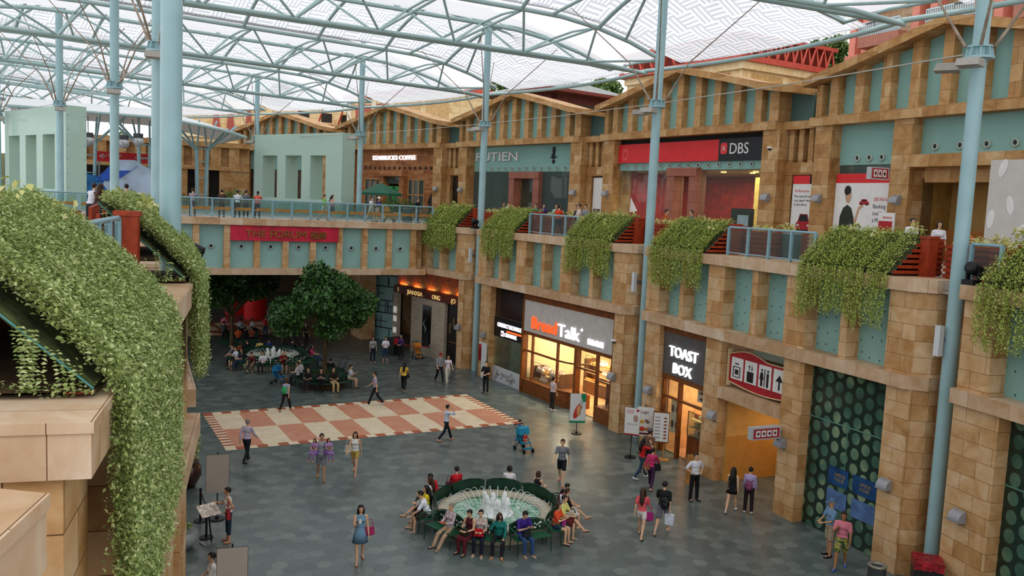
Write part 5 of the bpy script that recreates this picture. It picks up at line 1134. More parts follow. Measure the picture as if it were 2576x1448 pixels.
def bush(x, y, z, rx, ry, rz, label, seed, n=1500, pot=True, mat=BUSH, size=.16):
    b = empty('potted_bush', T(x, y, z), label, 'plant')
    if pot: ob('planter', MB().box(-rx*.7, rx*.7, -ry*.7, ry*.7, 0, .5), P('#c9b493', .7, name='planter_sand'), b)
    ob('foliage', cluster('foliage', [(0, 0, .5+rz*.6, rx, ry, rz), (-rx*.5, 0, .45+rz*.5, rx*.7, ry, rz*.8), (rx*.5, 0, .45+rz*.5, rx*.7, ry, rz*.7)], n, size, mat, seed), mat, b); return b
bush(12.0, 66, 8.64, 1.2, .9, .8, 'clipped green bush left of the glass gate on the bridge', 1); bush(25.0, 66.6, 8.64, 1.5, 1, .8, 'clipped green bush in front of the coffee shop door', 2)
for k, (x, y) in enumerate(((7.5, 58.4), (20.7, 58.4))): bush(x, y, 8.64, .8, .5, .5, ('leafy planter on the bridge behind the standing group', 'leafy planter on the bridge right of the gate')[k], 5+k, 500)
u = empty('parasol', T(22.3, 63.3, 8.64), 'dark green parasol beside the glass gate', 'parasol')
ob('canopy', MB().lathe([(.02, 2.75), (1.7, 1.95), (1.7, 1.78), (.02, 2.6)], 8, mi=0, smooth=False), P('#1d5d44', .6, var=.05, name='parasol_green'), u); ob('pole', MB().cyl((0, 0), .04, 0, 2.7, 8), WOOD, u); ob('base', MB().cyl((0, 0), .3, 0, .1, 12), BLACK, u)
# ------------------------------------------------------------------ trees
BARK = P('#5b4a34', .9, var=.2, scale=8, name='bark')
def tree(x, y, z0, h, lobes, n, size, label, seed, mat=FIG, trunk=.14, name='tree', group=None):
    t = empty(name, T(x, y, z0), label, 'tree', group)
    w = MB().tube([(0, 0, 0), (.04, .05, h*.3), (0, 0, h*.62), (.05, 0, h*.85)], [trunk, trunk*.85, trunk*.7, trunk*.3], 8)
    for l in lobes: w.tube([(0, 0, h*.45), (l[0]*.5, l[1]*.5, h*.45+(l[2]-h*.45)*.55), (l[0]*.9, l[1]*.9, l[2])], [trunk*.5, trunk*.35, trunk*.12], 6)
    ob('trunk', w, BARK, t); ob('crown', cluster('crown', lobes, n, size, mat, seed), mat, t); return t
r = np.random.default_rng(3); L = [(0, 0, 4.9, 1.7, 1.6, 1.2), (-.5, -.2, 5.8, .9, .9, .7)]
for k in range(16): a = k*2.4; q = 1.3+1.25*r.random(); L.append((q*math.cos(a), q*math.sin(a), 2.9+2.3*r.random()*(1.3-q/4), .95, .95, .62))
tree(12.9, 44.9, .3, 5.0, L, 8500, .26, 'broad-leaved dark green tree rising from the round bench in front of the bridge', 31, trunk=.13)
L = [(0, 0, 4.2, 1.8, 1.8, 1.3)]
for k in range(12): a = k*2.4; q = 1.3+1.3*r.random(); L.append((q*math.cos(a), q*math.sin(a), 3.3+1.9*r.random(), 1.0, 1.0, .6))
tree(10.4, 58.0, 0, 4.6, L, 6000, .27, 'dark tree under the bridge beyond the crowded fountain', 32, trunk=.14)
def hilltree(px, y0, y1, wpx, dep, label, seed, size=.5, mat=BUSH):
    c = CAMP+ray(px, (y0+y1)/2)*(dep/F_PX); hw = wpx/2*dep/F_PX; hh = (y1-y0)/2*dep/F_PX; rr = np.random.default_rng(seed); L = []; z0 = 12.0
    for k in range(14): a = rr.uniform(0, 6.3); q = rr.uniform(.1, .75)*hw; L.append((q*math.cos(a), q*math.sin(a), c.z-z0+rr.uniform(-.75, .7)*hh, hw*.42, hw*.42, hh*.4))
    tree(c.x, c.y, z0, c.z-z0+hh, L, 3200, size, label, seed, mat, trunk=.25)
for a in ((1175, 215, 320, 130, 112, 'dark green tree right of the sandstone building with red eaves', 41), (1285, 205, 290, 150, 116, 'green tree behind the gable of the seafood shop, left one', 42), (1395, 200, 280, 140, 120, 'green tree directly behind the grey pavilion roof', 43), (1515, 195, 270, 100, 116, 'bright green tree right of the grey pavilion roof', 44), (2085, 95, 240, 125, 92, 'bright green tree left of the coral hotel', 45), (560, 212, 290, 150, 128, 'green tree above the long sandstone building', 46), (690, 215, 280, 90, 135, 'tree beyond the far sandstone building', 47), (55, 238, 310, 150, 130, 'tree at the far left beyond the frosted gate', 49), (370, 330, 440, 190, 105, 'dark tree mass beyond the white canopy', 50)): hilltree(*a)
pp_ = FR(4.7, 172, -46) @ Vector((0, 0, 0))
pl = empty('palm_tree', T(pp_.x, pp_.y, 13), 'feathery palm beside the red lattice roof', 'tree'); ob('trunk', MB().tube([(0, 0, 0), (.3, .2, 5), (.2, .3, 9.6)], [.25, .2, .16], 8), BARK, pl)
for k in range(14):
    a = k*2.4; el = .2+.5*((k*7) % 5)/5; C = []; D = []; N = []
    for q in range(26):
        t = q/25*3.6; x = t*math.cos(el)*.95; z = 9.6+t*math.sin(el)*1.2-.19*t*t
        for sg in (1, -1): C.append((.2+math.cos(a)*x-sg*math.sin(a)*.32, .3+math.sin(a)*x+sg*math.cos(a)*.32, z-.15)); D.append((-sg*math.sin(a)+.6*math.cos(a), sg*math.cos(a)+.6*math.sin(a), -.55)); N.append((0, .2, 1))
    ob('frond', leaf_mesh('frond', C, D, N, .85, PALMG, .14, .02), PALMG, pl)
# ------------------------------------------------------------------ fountains and iron benches
BENCHG = P('#1f5a3c', .4, var=.08, name='bench_green'); BENCHD = P('#173b2a', .45, var=.15, name='bench_dark_green'); RIMS = P('#b5ab95', .6, var=.08, scale=2, name='fountain_stone')
def water_mat():
    m, nt, b = _base('rippled_pool_water'); L = nt.links.new; tc = node(nt, 'ShaderNodeTexCoord'); n = node(nt, 'ShaderNodeTexNoise', Scale=5.5, Detail=5.0); n.inputs['Distortion'].default_value = 1.2; L(tc.outputs['Object'], n.inputs['Vector'])
    L(ramp(nt, n.outputs['Fac'], [(.35, '#4f8a6c'), (.5, '#86b59a'), (.6, '#b5d4c2'), (.72, '#e6f0ea')]), b.inputs['Base Color']); b.inputs['Roughness'].default_value = .12
    bp = node(nt, 'ShaderNodeBump', Strength=.5, Distance=.04); L(n.outputs['Fac'], bp.inputs['Height']); L(bp.outputs[0], b.inputs['Normal']); return m
WATER = water_mat(); FOAM = P('#f3f6f6', .4, var=.05, scale=20, name='white_water', alpha=.93); SPRAY = P('#eef4f2', .3, var=0, name='water_spray', alpha=.5)
BEN_N = P('#e9e4da', .5, var=0, name='white_flower_tile')
def fountain(c, label, seed):
    f = empty('fountain', T(c[0], c[1]), label, 'fountain'); r = np.random.default_rng(seed)
    ob('basin', MB().lathe([(1.72, 0), (1.72, .42), (1.5, .42), (1.46, 0)], 48), RIMS, f)
    ob('rim', MB().lathe([(1.44, .42), (1.86, .42), (1.88, .47), (1.84, .52), (1.46, .52), (1.44, .42)], 48), RIMS, f)
    ob('water_surface', MB().lathe([(.001, .40), (1.5, .40)], 48, smooth=False), WATER, f)
    ob('pool_lights', MB().xf(Matrix()), BLACK, f) if False else None
    for k in range(7):
        a = k*2*PI/6+.3; q = .38 if k < 6 else .05; x, y, h = q*math.cos(a), q*math.sin(a), r.uniform(.5, .72) if k < 6 else .4
        j = MB().tube([(x+.03*math.sin(z*9+k), y+.02*math.cos(z*7+k), .38+h*z) for z in (0, .15, .4, .65, .85, .97, 1.0)], [.13, .1, .095, .09, .085, .055, .01], 10)
        for q2 in range(5): j.ell((x+r.normal(0, .07), y+r.normal(0, .07), .42+h*r.uniform(0, .7)), (.05, .05, .08), 7, 5)
        ob('jet', j, FOAM, f)
    ob('foam', MB().ell((0, 0, .4), (.62, .62, .06), 20, 6), FOAM, f)
    for k in range(30):
        a = k*2*PI/30; ca, sa = math.cos(a), math.sin(a)
        ob('arc_jet', MB().tube([((1.62-t*.75)*ca, (1.62-t*.75)*sa, .52+1.25*t*(1-t)*1.15-.1*t) for t in [q/8 for q in range(9)]], [.014, .013, .012, .012, .013, .014, .016, .018, .02], 5, cap=False), SPRAY, f)
    return f
def make_bench(M, label, group):
    """curved-back two-seater; local y points outwards (the way sitters face), x along the seat"""
    b = empty('iron_bench', M, label, 'bench', group)
    s = MB()
    for k in range(6): s.box(-.58, .58, -.2+k*.075, -.2+k*.075+.06, .43, .455)
    ob('seat', s, BENCHG, b)
    k = MB().tube([(-.6, -.22, .45), (-.6, -.27, .78), (-.35, -.29, .86), (0, -.3, .9), (.35, -.29, .86), (.6, -.27, .78), (.6, -.22, .45)], .018, 6)
    k.prism([(-.58, .48), (.58, .48), (.58, .76), (.35, .84), (0, .88), (-.35, .84), (-.58, .76)], 'y', -.285, -.265)
    ob('backrest', k, BENCHD, b)
    w = MB(); r = np.random.default_rng(5)
    for q in range(26): w.ell((r.uniform(-.52, .52), -.262, r.uniform(.5, .72)), (.035, .006, .03), 6, 4)
    ob('flower_panel', w, BEN_N, b)
    for x in (-.6, .6): ob('armrest', MB().tube([(x, -.25, .7), (x, 0, .69), (x, .18, .66), (x, .24, .58), (x, .2, .5)], .02, 6), BENCHG, b)
    for x in (-.57, .57):
        ob('leg', MB().tube([(x, .22, .45), (x, .25, .2), (x, .27, .0)], .018, 6), BENCHD, b); ob('leg', MB().tube([(x, -.2, .45), (x, -.22, .2), (x, -.24, 0)], .018, 6), BENCHD, b)
    return b
FC1 = (12.5, 23.65); FC2 = (11.6, 51.2); TC = (12.9, 44.9)
fountain(FC1, 'round fountain with white bubbling jets in the middle of the nearest hall', 1)
fountain(FC2, 'crowded round fountain under the bridge, beyond the broad-leaved tree', 2)
BA1 = [-107+18+36*k for k in range(10)]
BL = ['with the man in purple', 'with the orange and yellow shirted pair', 'with the boy in maroon', 'with the black-topped woman', 'with the woman in white seen from behind', 'empty, at the back of the near fountain', 'with the leaning man in red', 'with the man in a white polo', 'with the older woman in plaid', 'with the woman in teal']
def at_ring(c, r, a, off=0.0, z=0.0):
    a = math.radians(a); return Matrix.Translation((c[0]+r*math.cos(a)-off*math.sin(a), c[1]+r*math.sin(a)+off*math.cos(a), z)) @ Matrix.Rotation(a-PI/2, 4, 'Z')
b0 = None
for a, t in zip(BA1, BL):
    M = at_ring(FC1, 2.25, a); l = 'green iron bench round the near fountain, '+t
    b0 = make_bench(M, l, 'iron benches round the near fountain') if b0 is None else (dup(b0, M, l) and b0)
for k in range(10): dup(b0, at_ring(FC2, 2.25, -89+36*k), 'green iron bench of the ring round the far fountain under the bridge', 'iron benches round the far fountain')
tr = empty('round_tree_bench', T(*TC), 'dark round bench and planting bed around the broad-leaved tree', 'bench')
ob('seat', MB().lathe([(1.15, .40), (1.6, .40), (1.6, .45), (1.15, .45), (1.15, .40)], 36), BENCHD, tr); ob('backrest', MB().lathe([(1.12, .5), (1.14, .85), (1.1, .85), (1.08, .5)], 36), BENCHD, tr)
ob('bed', MB().lathe([(1.05, 0), (1.05, .35), (.0, .38)], 30), SOIL, tr)
for k in range(9): a = k*2*PI/9; ob('leg', MB().tube([(1.55*math.cos(a), 1.55*math.sin(a), 0), (1.55*math.cos(a), 1.55*math.sin(a), .42)], .025, 5), BENCHD, tr)
ob('ground_cover', cluster('ground_cover', [(.55*math.cos(k), .55*math.sin(k), .5, .4, .4, .2) for k in range(6)], 900, .16, BUSH, 6), BUSH, tr)
# ------------------------------------------------------------------ signs, posts and small things on the hall floor
def G(px, py): p = atz(px, py); return Vector((p.x, p.y, 0))
def face_cam(p, turn=0.0): return math.atan2(-p.x, p.y)*-1*-1+math.radians(turn)
def stand_sign(px, py, w, h, z0, label, turn=0, back=False, sheet=PAPER, base='disc', extra=None):
    p = G(px, py); s = empty('sign_stand', T(p.x, p.y, 0, math.atan2(-p.x, p.y)+math.radians(turn)), label, 'sign')
    ob('base', MB().cyl((0, 0), .24, 0, .04, 20).cyl((0, 0), .06, .04, .1, 10), BLACK, s); ob('pole', MB().cyl((0, .03), .018, .04, z0+h+.08, 8), BLACK, s)
    b = ob('board', MB().box(-w/2, w/2, -.012, .012, z0, z0+h), sheet, s)
    ob('frame', MB().tube([(-w/2, 0, z0), (w/2, 0, z0), (w/2, 0, z0+h), (-w/2, 0, z0+h)], .012, 5, closed=True), STEEL if not back else BLACK, s)
    if extra: extra(s, w, h, z0)
    return s
TAN = P('#b3a79a', .7, var=.02, name='board_back')
stand_sign(546, 1305, .68, 1.22, .86, 'tall board on a pole seen from behind, left of the woman with the red bag', back=True, sheet=TAN)
stand_sign(582, 1592, .68, 1.22, .86, 'tall board on a pole seen from behind at the bottom edge of the picture', back=True, sheet=TAN)
def post(px, py, h=1.05, label=''):
    p = G(px, py); s = empty('queue_post', T(p.x, p.y), label, 'post', 'black queue posts'); ob('base', MB().cyl((0, 0), .2, 0, .03, 20), BLACK, s); ob('pole', MB().cyl((0, 0), .035, .03, h, 12).cyl((0, 0), .045, h-.06, h, 12), BLACK, s); return p
a = post(504, 1310, label='black queue post nearest the tall tan board'); b = post(519, 1352, label='black queue post in front of the menu lectern')
ob('queue_belt', MB().tube([(a.x, a.y, 1.0), ((a.x+b.x)/2, (a.y+b.y)/2, .9), (b.x, b.y, 1.0)], .02, 4), BLACK, label='black belt hanging between the two queue posts', cat='belt')
p = G(524, 1366); s = empty('menu_lectern', T(p.x, p.y, 0, math.atan2(-p.x, p.y)+.5), 'slanted menu lectern in front of the woman with the red bag', 'lectern')
ob('foot', MB().box(-.2, .15, -.15, .15, 0, .03), STEEL, s); ob('pole', MB().tube([(.1, 0, .02), (0, .02, 1.0)], .025, 6), BLACK, s)
ob('menu_board', MB().hexa([(-.3, -.2, .88), (.3, -.2, .88), (.3, .2, 1.12), (-.3, .2, 1.12), (-.3, -.21, .9), (.3, -.21, .9), (.3, .19, 1.14), (-.3, .19, 1.14)]), P('#cfc0b0', .4, var=.25, scale=9, name='menu_print'), s)
p = G(494, 1222); s = empty('urn_planter', T(p.x-.25, p.y), 'large dark glazed urn with a yellow-green shrub beside the left wall', 'plant')
ob('urn', MB().lathe([(.02, 0), (.22, .02), (.42, .45), (.4, .75), (.3, .88), (.34, .95), (.3, .93), (.02, .85)], 24), P('#3a2019', .2, spec=.6, var=.2, name='glazed_brown'), s); ob('shrub', cluster('shrub', [(0, 0, 1.35, .4, .4, .45), (.1, 0, 1.8, .3, .3, .35)], 500, .14, VINE, 5), VINE, s)
p = G(470, 1365); s = empty('urn_planter', T(p.x-.2, p.y-.3), 'pale round planter half hidden by the left wall', 'plant'); ob('urn', MB().lathe([(.02, 0), (.3, .02), (.5, .3), (.45, .5), (.38, .5), (.02, .42)], 22), P('#8e9494', .5, var=.1, name='pale_pot'), s); ob('shrub', cluster('shrub', [(0, 0, .6, .3, .3, .15)], 160, .12, VINE, 8), VINE, s)
def kopi(s, w, h, z0):
    q = MB()
    for x, z, a_, c in ((-.12, .5, .1, 0), (.1, .5, .09, 1), (-.12, .25, .14, 2), (.14, .25, .13, 3), (.05, .55, .07, 1)): q.ell((x, -.016, z0+h*z), (a_, .004, a_*.75), 10, 6, c)
    ob('food_pictures', q, [P(c, .5, var=.1, name='print_'+c[1:]) for c in ('#d9a93a', '#8a6a5a', '#c9432b', '#b5824a')], s)
    text('Kopi', .22, Matrix(((1, 0, 0, -.28), (0, 0, -1, -.02), (0, 1, 0, z0+h*.78), (0, 0, 0, 1))), P('#7a2a2a', .5, var=0, name='print_maroon'), s, ext=.003); ob('maroon_strip', MB().box(-w/2, w/2, -.015, -.012, z0+h*.06, z0+h*.12), P('#5e1f2c', .5, var=0, name='strip_maroon'), s)
def drink(s, w, h, z0):
    ob('drink_picture', MB().ell((.14, -.016, z0+h*.62), (.1, .004, .16), 10, 6).ell((0, -.016, z0+h*.42), (.22, .004, .06), 10, 6, 1).box(.16, .27, -.016, -.012, z0+h*.88, z0+h*.96, 2).box(-w/2, w/2, -.016, -.012, z0, z0+.06, 2), [P('#b99a8a', .5, var=.2, name='print_drink'), P('#cfd2cf', .5, var=.1, name='print_cup'), REDD], s)
    for k in range(3): ob('print_line', MB().box(-.24, .05, -.016, -.012, z0+h*(.9-.05*k), z0+h*(.92-.05*k)), P('#c97a84', .5, var=0, name='print_pink'), s)
stand_sign(1585, 1150, .62, 1.15, .95, 'white drinks poster on a black pole in front of the bakery corner', extra=drink, turn=-8)
stand_sign(1618, 1140, .7, 1.25, .75, 'white coffee and toast poster board left of the menu easel', extra=kopi)
p = G(1660, 1157); s = empty('menu_easel', T(p.x, p.y, 0, math.atan2(-p.x, p.y)), 'wooden easel holding a framed white menu beside the toast shop', 'easel')
ob('easel_frame', MB().box(-.25, -.2, 0, .05, 0, 1.1).box(.1, .15, 0, .05, 0, 1.1).box(-.35, .35, -.15, .2, 0, .06), P('#b8864a', .5, var=.1, name='easel_pine'), s)
ob('menu_board', MB().box(-.38, .3, -.04, 0, .75, 2.05).box(-.35, .27, -.05, -.04, .8, 2.0, 1), [WOOD, PAPER], s); q = MB()
for k in range(7): q.box(-.3, -.08, -.055, -.05, .95+.14*k, .99+.14*k, 0); q.ell((.13, -.055, .95+.14*k), (.07, .004, .04), 8, 5, 1)
ob('menu_print', q, [P('#8c8c8c', .5, var=0, name='print_grey_b'), P('#9a5a44', .5, var=.3, scale=20, name='print_food')], s)
p = G(1738, 1212); s = empty('lectern', T(p.x, p.y, 0, math.atan2(-p.x, p.y)+.2), 'plain light wooden lectern by the toast shop doorway', 'lectern')
ob('body', MB().prism([(-.2, 0), (.2, 0), (.2, 1.0), (-.2, 1.15)], 'x', -.18, .18), P('#b87f3e', .45, var=.08, name='lectern_wood'), s); ob('plinth', MB().box(-.24, .24, -.26, .26, 0, .05), P('#b87f3e', .45, var=.08, name='lectern_wood'), s)
def bkad(s, w, h, z0): ob('ad_print', MB().box(-w/2, w/2, -.016, -.012, z0, z0+.1, 0).box(w*.2, w/2, -.016, -.012, z0+h*.72, z0+h, 0).ell((0, -.016, z0+h*.42), (.14, .004, .4), 10, 6, 1, Matrix.Rotation(.4, 3, 'Y')).ell((.05, -.02, z0+h*.42), (.1, .004, .25), 10, 6, 2).ell((.15, -.02, z0+h*.7), (.07, .004, .2), 8, 6, 3), [P('#1f8a5a', .5, var=0, name='print_green'), P('#c93a34', .5, var=0, name='print_red_b'), P('#d9a06a', .5, var=.1, name='print_bread'), P('#b9cdbd', .5, var=0, name='print_mint')], s)
s = stand_sign(1450, 1090, .72, 1.35, .5, 'upright white and green bread advert on a small stand before the bakery', extra=bkad, turn=12)
p = FR(-2.3, R1, -5.45, -.1) ; s = empty('sign_stand', p, 'narrow tall white banner beside the money changer', 'banner'); ob('sheet', MB().box(-.3, .3, 0, .03, .1, 2.15), P('#d9dbdc', .6, var=.02, name='banner_white'), s); ob('stand_foot', MB().box(-.3, .3, -.1, .15, 0, .1), STEEL, s)
p = FR(-2.3, R1, -6.05, .1); s = empty('hose_cabinet', p, 'red fire hose cabinet on the pier left of the money changer', 'cabinet'); ob('case', MB().box(-.3, .3, -.05, .05, .95, 1.95), P('#c01f26', .4, var=0, name='fire_red'), s); ob('door_glass', MB().box(-.22, .22, -.06, -.05, 1.05, 1.7), P('#7a1018', .2, var=.1, name='cabinet_glass'), s); ob('header', MB().box(-.3, .3, -.055, -.05, 1.97, 2.1), PAPER, s)
p = G(2200, 1500); s = empty('litter_bin', T(p.x, p.y), 'dark cylindrical litter bin with a pale rim at the bottom right', 'bin'); ob('body', MB().cyl((0, 0), .24, 0, .86, 24), P('#3a3d3f', .5, var=.05, name='bin_grey'), s); ob('rim', MB().lathe([(.17, .86), (.25, .86), (.25, .92), (.17, .92), (.17, .86)], 24), P('#8f8a7e', .4, metal=.4, var=0, name='bin_rim'), s)
p = T(20.95, 14.35, 0, .75) @ Matrix.Scale(.8, 4); s = empty('vending_booth', p, 'black and red coin machine booth beside the right column', 'machine')
ob('cabinet', MB().box(-.4, .45, -.45, .45, 0, 1.2).box(-.42, .47, -.47, .47, 1.2, 1.5, 1), [BLACK, P('#8c1a22', .4, var=.4, scale=6, name='booth_red')], s); ob('panel_print', MB().box(-.35, .4, -.46, -.45, .15, 1.1), P('#6a6f74', .3, var=.4, scale=5, name='booth_print'), s); ob('round_logo', MB().disc((-.15, -.465, .35), .12, 'y', 18), PAPER, s); text('PHOTO & PRINT', .1, face_in(-.38, -.475, 1.28), PAPER, s, ext=.004, width=.8); ob('side_print', MB().box(.45, .46, -.35, .35, .15, 1.1), P('#aab0b8', .3, var=.2, name='booth_side'), s)
Q = lambda x, y: G(900+x/4.826, 660+y/4.826)
PL = [Q(530, 1135), Q(650, 1175), Q(865, 1180), Q(690, 1190)]
for k, p in enumerate(PL):
    s = empty('rope_post', T(p.x, p.y), ('chrome rope post beside the restaurant desk', 'chrome rope post left of the orange pushchair', 'chrome rope post by the dark restaurant window', 'chrome rope post right in front of the orange pushchair')[k], 'post', 'chrome rope posts'); ob('base', MB().cyl((0, 0), .17, 0, .03, 16), STEEL, s); ob('pole', MB().cyl((0, 0), .025, .03, .98, 10).ell((0, 0, .98), (.04, .04, .04), 8, 6), STEEL, s)
for a, b, t in ((PL[0], PL[1], 'left'), (PL[1], PL[2], 'right')): ob('red_rope', MB().tube([(a.x, a.y, .9), ((a.x*2+b.x)/3, (a.y*2+b.y)/3, .82), ((a.x+2*b.x)/3, (a.y+2*b.y)/3, .82), (b.x, b.y, .9)], .025, 6), P('#b3281f', .6, var=0, name='rope_red'), label='red barrier rope on the '+t+' side of the restaurant queue', cat='rope')
p = Q(450, 1115); s = empty('host_desk', T(p.x, p.y, 0, .5), 'black host desk with a red panel at the restaurant entrance', 'desk'); ob('body', MB().box(-.45, .45, -.3, .3, 0, 1.15), BLACK, s); ob('red_panel', MB().box(-.45, -.05, -.32, -.3, .75, 1.15), RED, s)
def stroller(px, py, c, label, turn, frame=BLACK, baby=False, canopy=True):
    p = G(px, py); s = empty('pushchair', T(p.x, p.y, 0, math.atan2(-p.x, p.y)+math.radians(turn)), label, 'pushchair'); M_ = P(c, .6, var=.05, name='pushchair_'+c[1:])
    ob('seat', MB().hexa([(-.2, -.2, .38), (.2, -.2, .38), (.2, .2, .34), (-.2, .2, .34), (-.2, -.2, .44), (.2, -.2, .44), (.2, .2, .4), (-.2, .2, .4)]).hexa([(-.2, .16, .38), (.2, .16, .38), (.2, .22, .38), (-.2, .22, .38), (-.2, .32, .82), (.2, .32, .82), (.2, .38, .8), (-.2, .38, .8)]).box(-.2, .2, -.3, -.2, .16, .22), M_, s)
    if canopy: ob('canopy', MB().lathe([(.28*math.sin(q*PI/12), .28*math.cos(q*PI/12)) for q in range(7)], 14, (0, .12, .72), 0, True, PI*.12, PI*.88).prism([(-.02, .72), (.3, .72), (.34, .9), (.2, 1.02), (.05, .98)], 'x', -.24, .24), M_, s)
    f = MB()
    for x in (-.22, .22): f.tube([(x, -.32, .12), (x, .05, .45), (x, .42, 1.0), (x, .5, 1.05)], .015, 6).tube([(x, .35, .12), (x, .0, .5)], .015, 6)
    f.tube([(-.22, .5, 1.05), (.22, .5, 1.05)], .02, 6); ob('frame', f, frame, s)
    for x in (-.22, .22):
        for y in (-.32, .36): ob('wheel', MB().lathe([(.03, -.02), (.1, -.02), (.1, .02), (.03, .02)], 14).xf(Matrix.Translation((x, y, .1)) @ Matrix.Rotation(PI/2, 4, 'Y')), BLACK, s)
    return s
stroller(1318, 1135, '#1f8fb0', 'turquoise hooded pushchair carrying a baby in red near the fountain', 35)
stroller(703, 965, '#1f7fb5', 'bright blue pushchair parked at the round tree bench', 60)
stroller(1050, 902, '#d98a2a', 'orange and blue pushchair waiting behind the red rope', 20)
stroller(855, 945, '#5a5f66', 'grey folded-back pushchair right of the tree bench', -40, canopy=False)
for k, (px, py, hh) in enumerate(((612, 790, 1.4), (642, 800, 1.9))):
    p = G(px, py); s = empty('red_booth', T(p.x, p.y), ('low wide red table skirt far under the bridge', 'bright red cylindrical booth far under the bridge')[k], 'booth'); ob('drape', MB().cyl((0, 0), .9 if k else 1.1, 0, hh, 20) if k else MB().box(-1.4, 1.2, -.4, .4, 0, hh), P('#d4181c', .6, var=.06, name='booth_bright_red'), s); ob('top', MB().cyl((0, 0), .95, hh, hh+.05, 20) if k else MB().box(-1.45, 1.25, -.45, .45, hh, hh+.05), PAPER, s)
spt = empty('stage_spotlight', FR(11.7, R1, -7.05, .35, 8.68), 'black moving-head spotlight on the ledge at the right edge', 'spotlight'); ob('base', MB().box(-.2, .2, -.2, .2, 0, .14), BLACK, spt); ob('yoke', MB().box(-.22, -.17, -.06, .06, .14, .5).box(.17, .22, -.06, .06, .14, .5), BLACK, spt); ob('head', MB().lathe([(.001, -.2), (.14, -.18), (.17, .1), (.15, .2), (.001, .16)], 16).xf(Matrix.Translation((0, 0, .42)) @ Matrix.Rotation(1.2, 4, 'X')), BLACK, spt)
spt2 = dup(spt, FR(-5.8, R1, .25, .35, 8.68), 'black moving-head spotlight beside the column at the far planters'); spt3 = dup(spt, FR(4.7, RL) @ FLIP @ Matrix.Translation((-1.2, -.25, 8.3)) @ Matrix.Rotation(PI, 4, 'Z'), 'black spotlight nestled in the left trailing vines')
bn = empty('litter_bin', FR(4.7, R1, -1.0, 2.6, 8.64), 'grey-green bin behind the short railing under the narrow car poster', 'bin'); ob('body', MB().cyl((0, 0), .35, 0, .95, 20), P('#4a5a58', .5, var=.05, name='bin_green'), bn); ob('lid', MB().cyl((0, 0), .37, .95, 1.0, 20), P('#8a8f8c', .5, var=0, name='bin_lid'), bn)
bn2 = dup(bn, T(21.3, 55.0, 8.64), 'grey-green bin on the bridge beside the red planter box')
# ------------------------------------------------------------------ people
SKIN = [P(c, .55, var=.03, spec=.3, name='skin_'+str(i)) for i, c in enumerate(('#d9ac8a', '#c6946f', '#a9734e', '#e2bb9b'))]
HAIRB = P('#1c1715', .45, var=.1, scale=20, name='hair_black'); HAIRN = P('#3c2619', .5, var=.15, scale=20, name='hair_brown'); HAIRG = P('#8a8079', .6, var=.15, scale=20, name='hair_grey')
EYEM = P('#15110f', .3, var=0, name='eye_dark'); LIP = P('#9c5347', .5, var=0, name='lip')
def remesh(mb, vox, name, it=3, extra=None, mats=()):
    me = bpy.data.meshes.new(name); me.from_pydata(mb.v, [], mb.f); o = bpy.data.objects.new(name, me); COL.objects.link(o)
    m = o.modifiers.new('r', 'REMESH'); m.mode = 'VOXEL'; m.voxel_size = vox; m.use_smooth_shade = True
    s = o.modifiers.new('s', 'SMOOTH'); s.iterations = it; s.factor = .5
    dg = bpy.context.evaluated_depsgraph_get(); r = bpy.data.meshes.new_from_object(o.evaluated_get(dg)); bpy.data.objects.remove(o); bpy.data.meshes.remove(me)
    if extra is not None:
        bm = bmesh.new(); bm.from_mesh(r); n0 = len(bm.faces); vs = [bm.verts.new(p) for p in extra.v]
        for f, k, sm in zip(extra.f, extra.m, extra.sm):
            try: q = bm.faces.new([vs[i] for i in f]); q.material_index = k; q.smooth = sm
            except ValueError: pass
        bm.to_mesh(r); bm.free()
    r.materials.clear()
    for q in mats: r.materials.append(q)
    r.name = name; return r
def cone(mb, a, b, ra, rb, n=8):
    mb.tube([a, b], [ra, rb], n, smooth=True); mb.ell(a, (ra,)*3, n, 6); mb.ell(b, (rb,)*3, n, 6)
def rotx(v, a): c, s = math.cos(a), math.sin(a); return Vector((v.x, v.y*c-v.z*s, v.y*s+v.z*c))
D = math.radians
STAND = dict(L=(0, 3, 0), R=(0, 3, 0), l=(4, 8, 14, 0), r=(4, 8, 14, 0), lean=2)
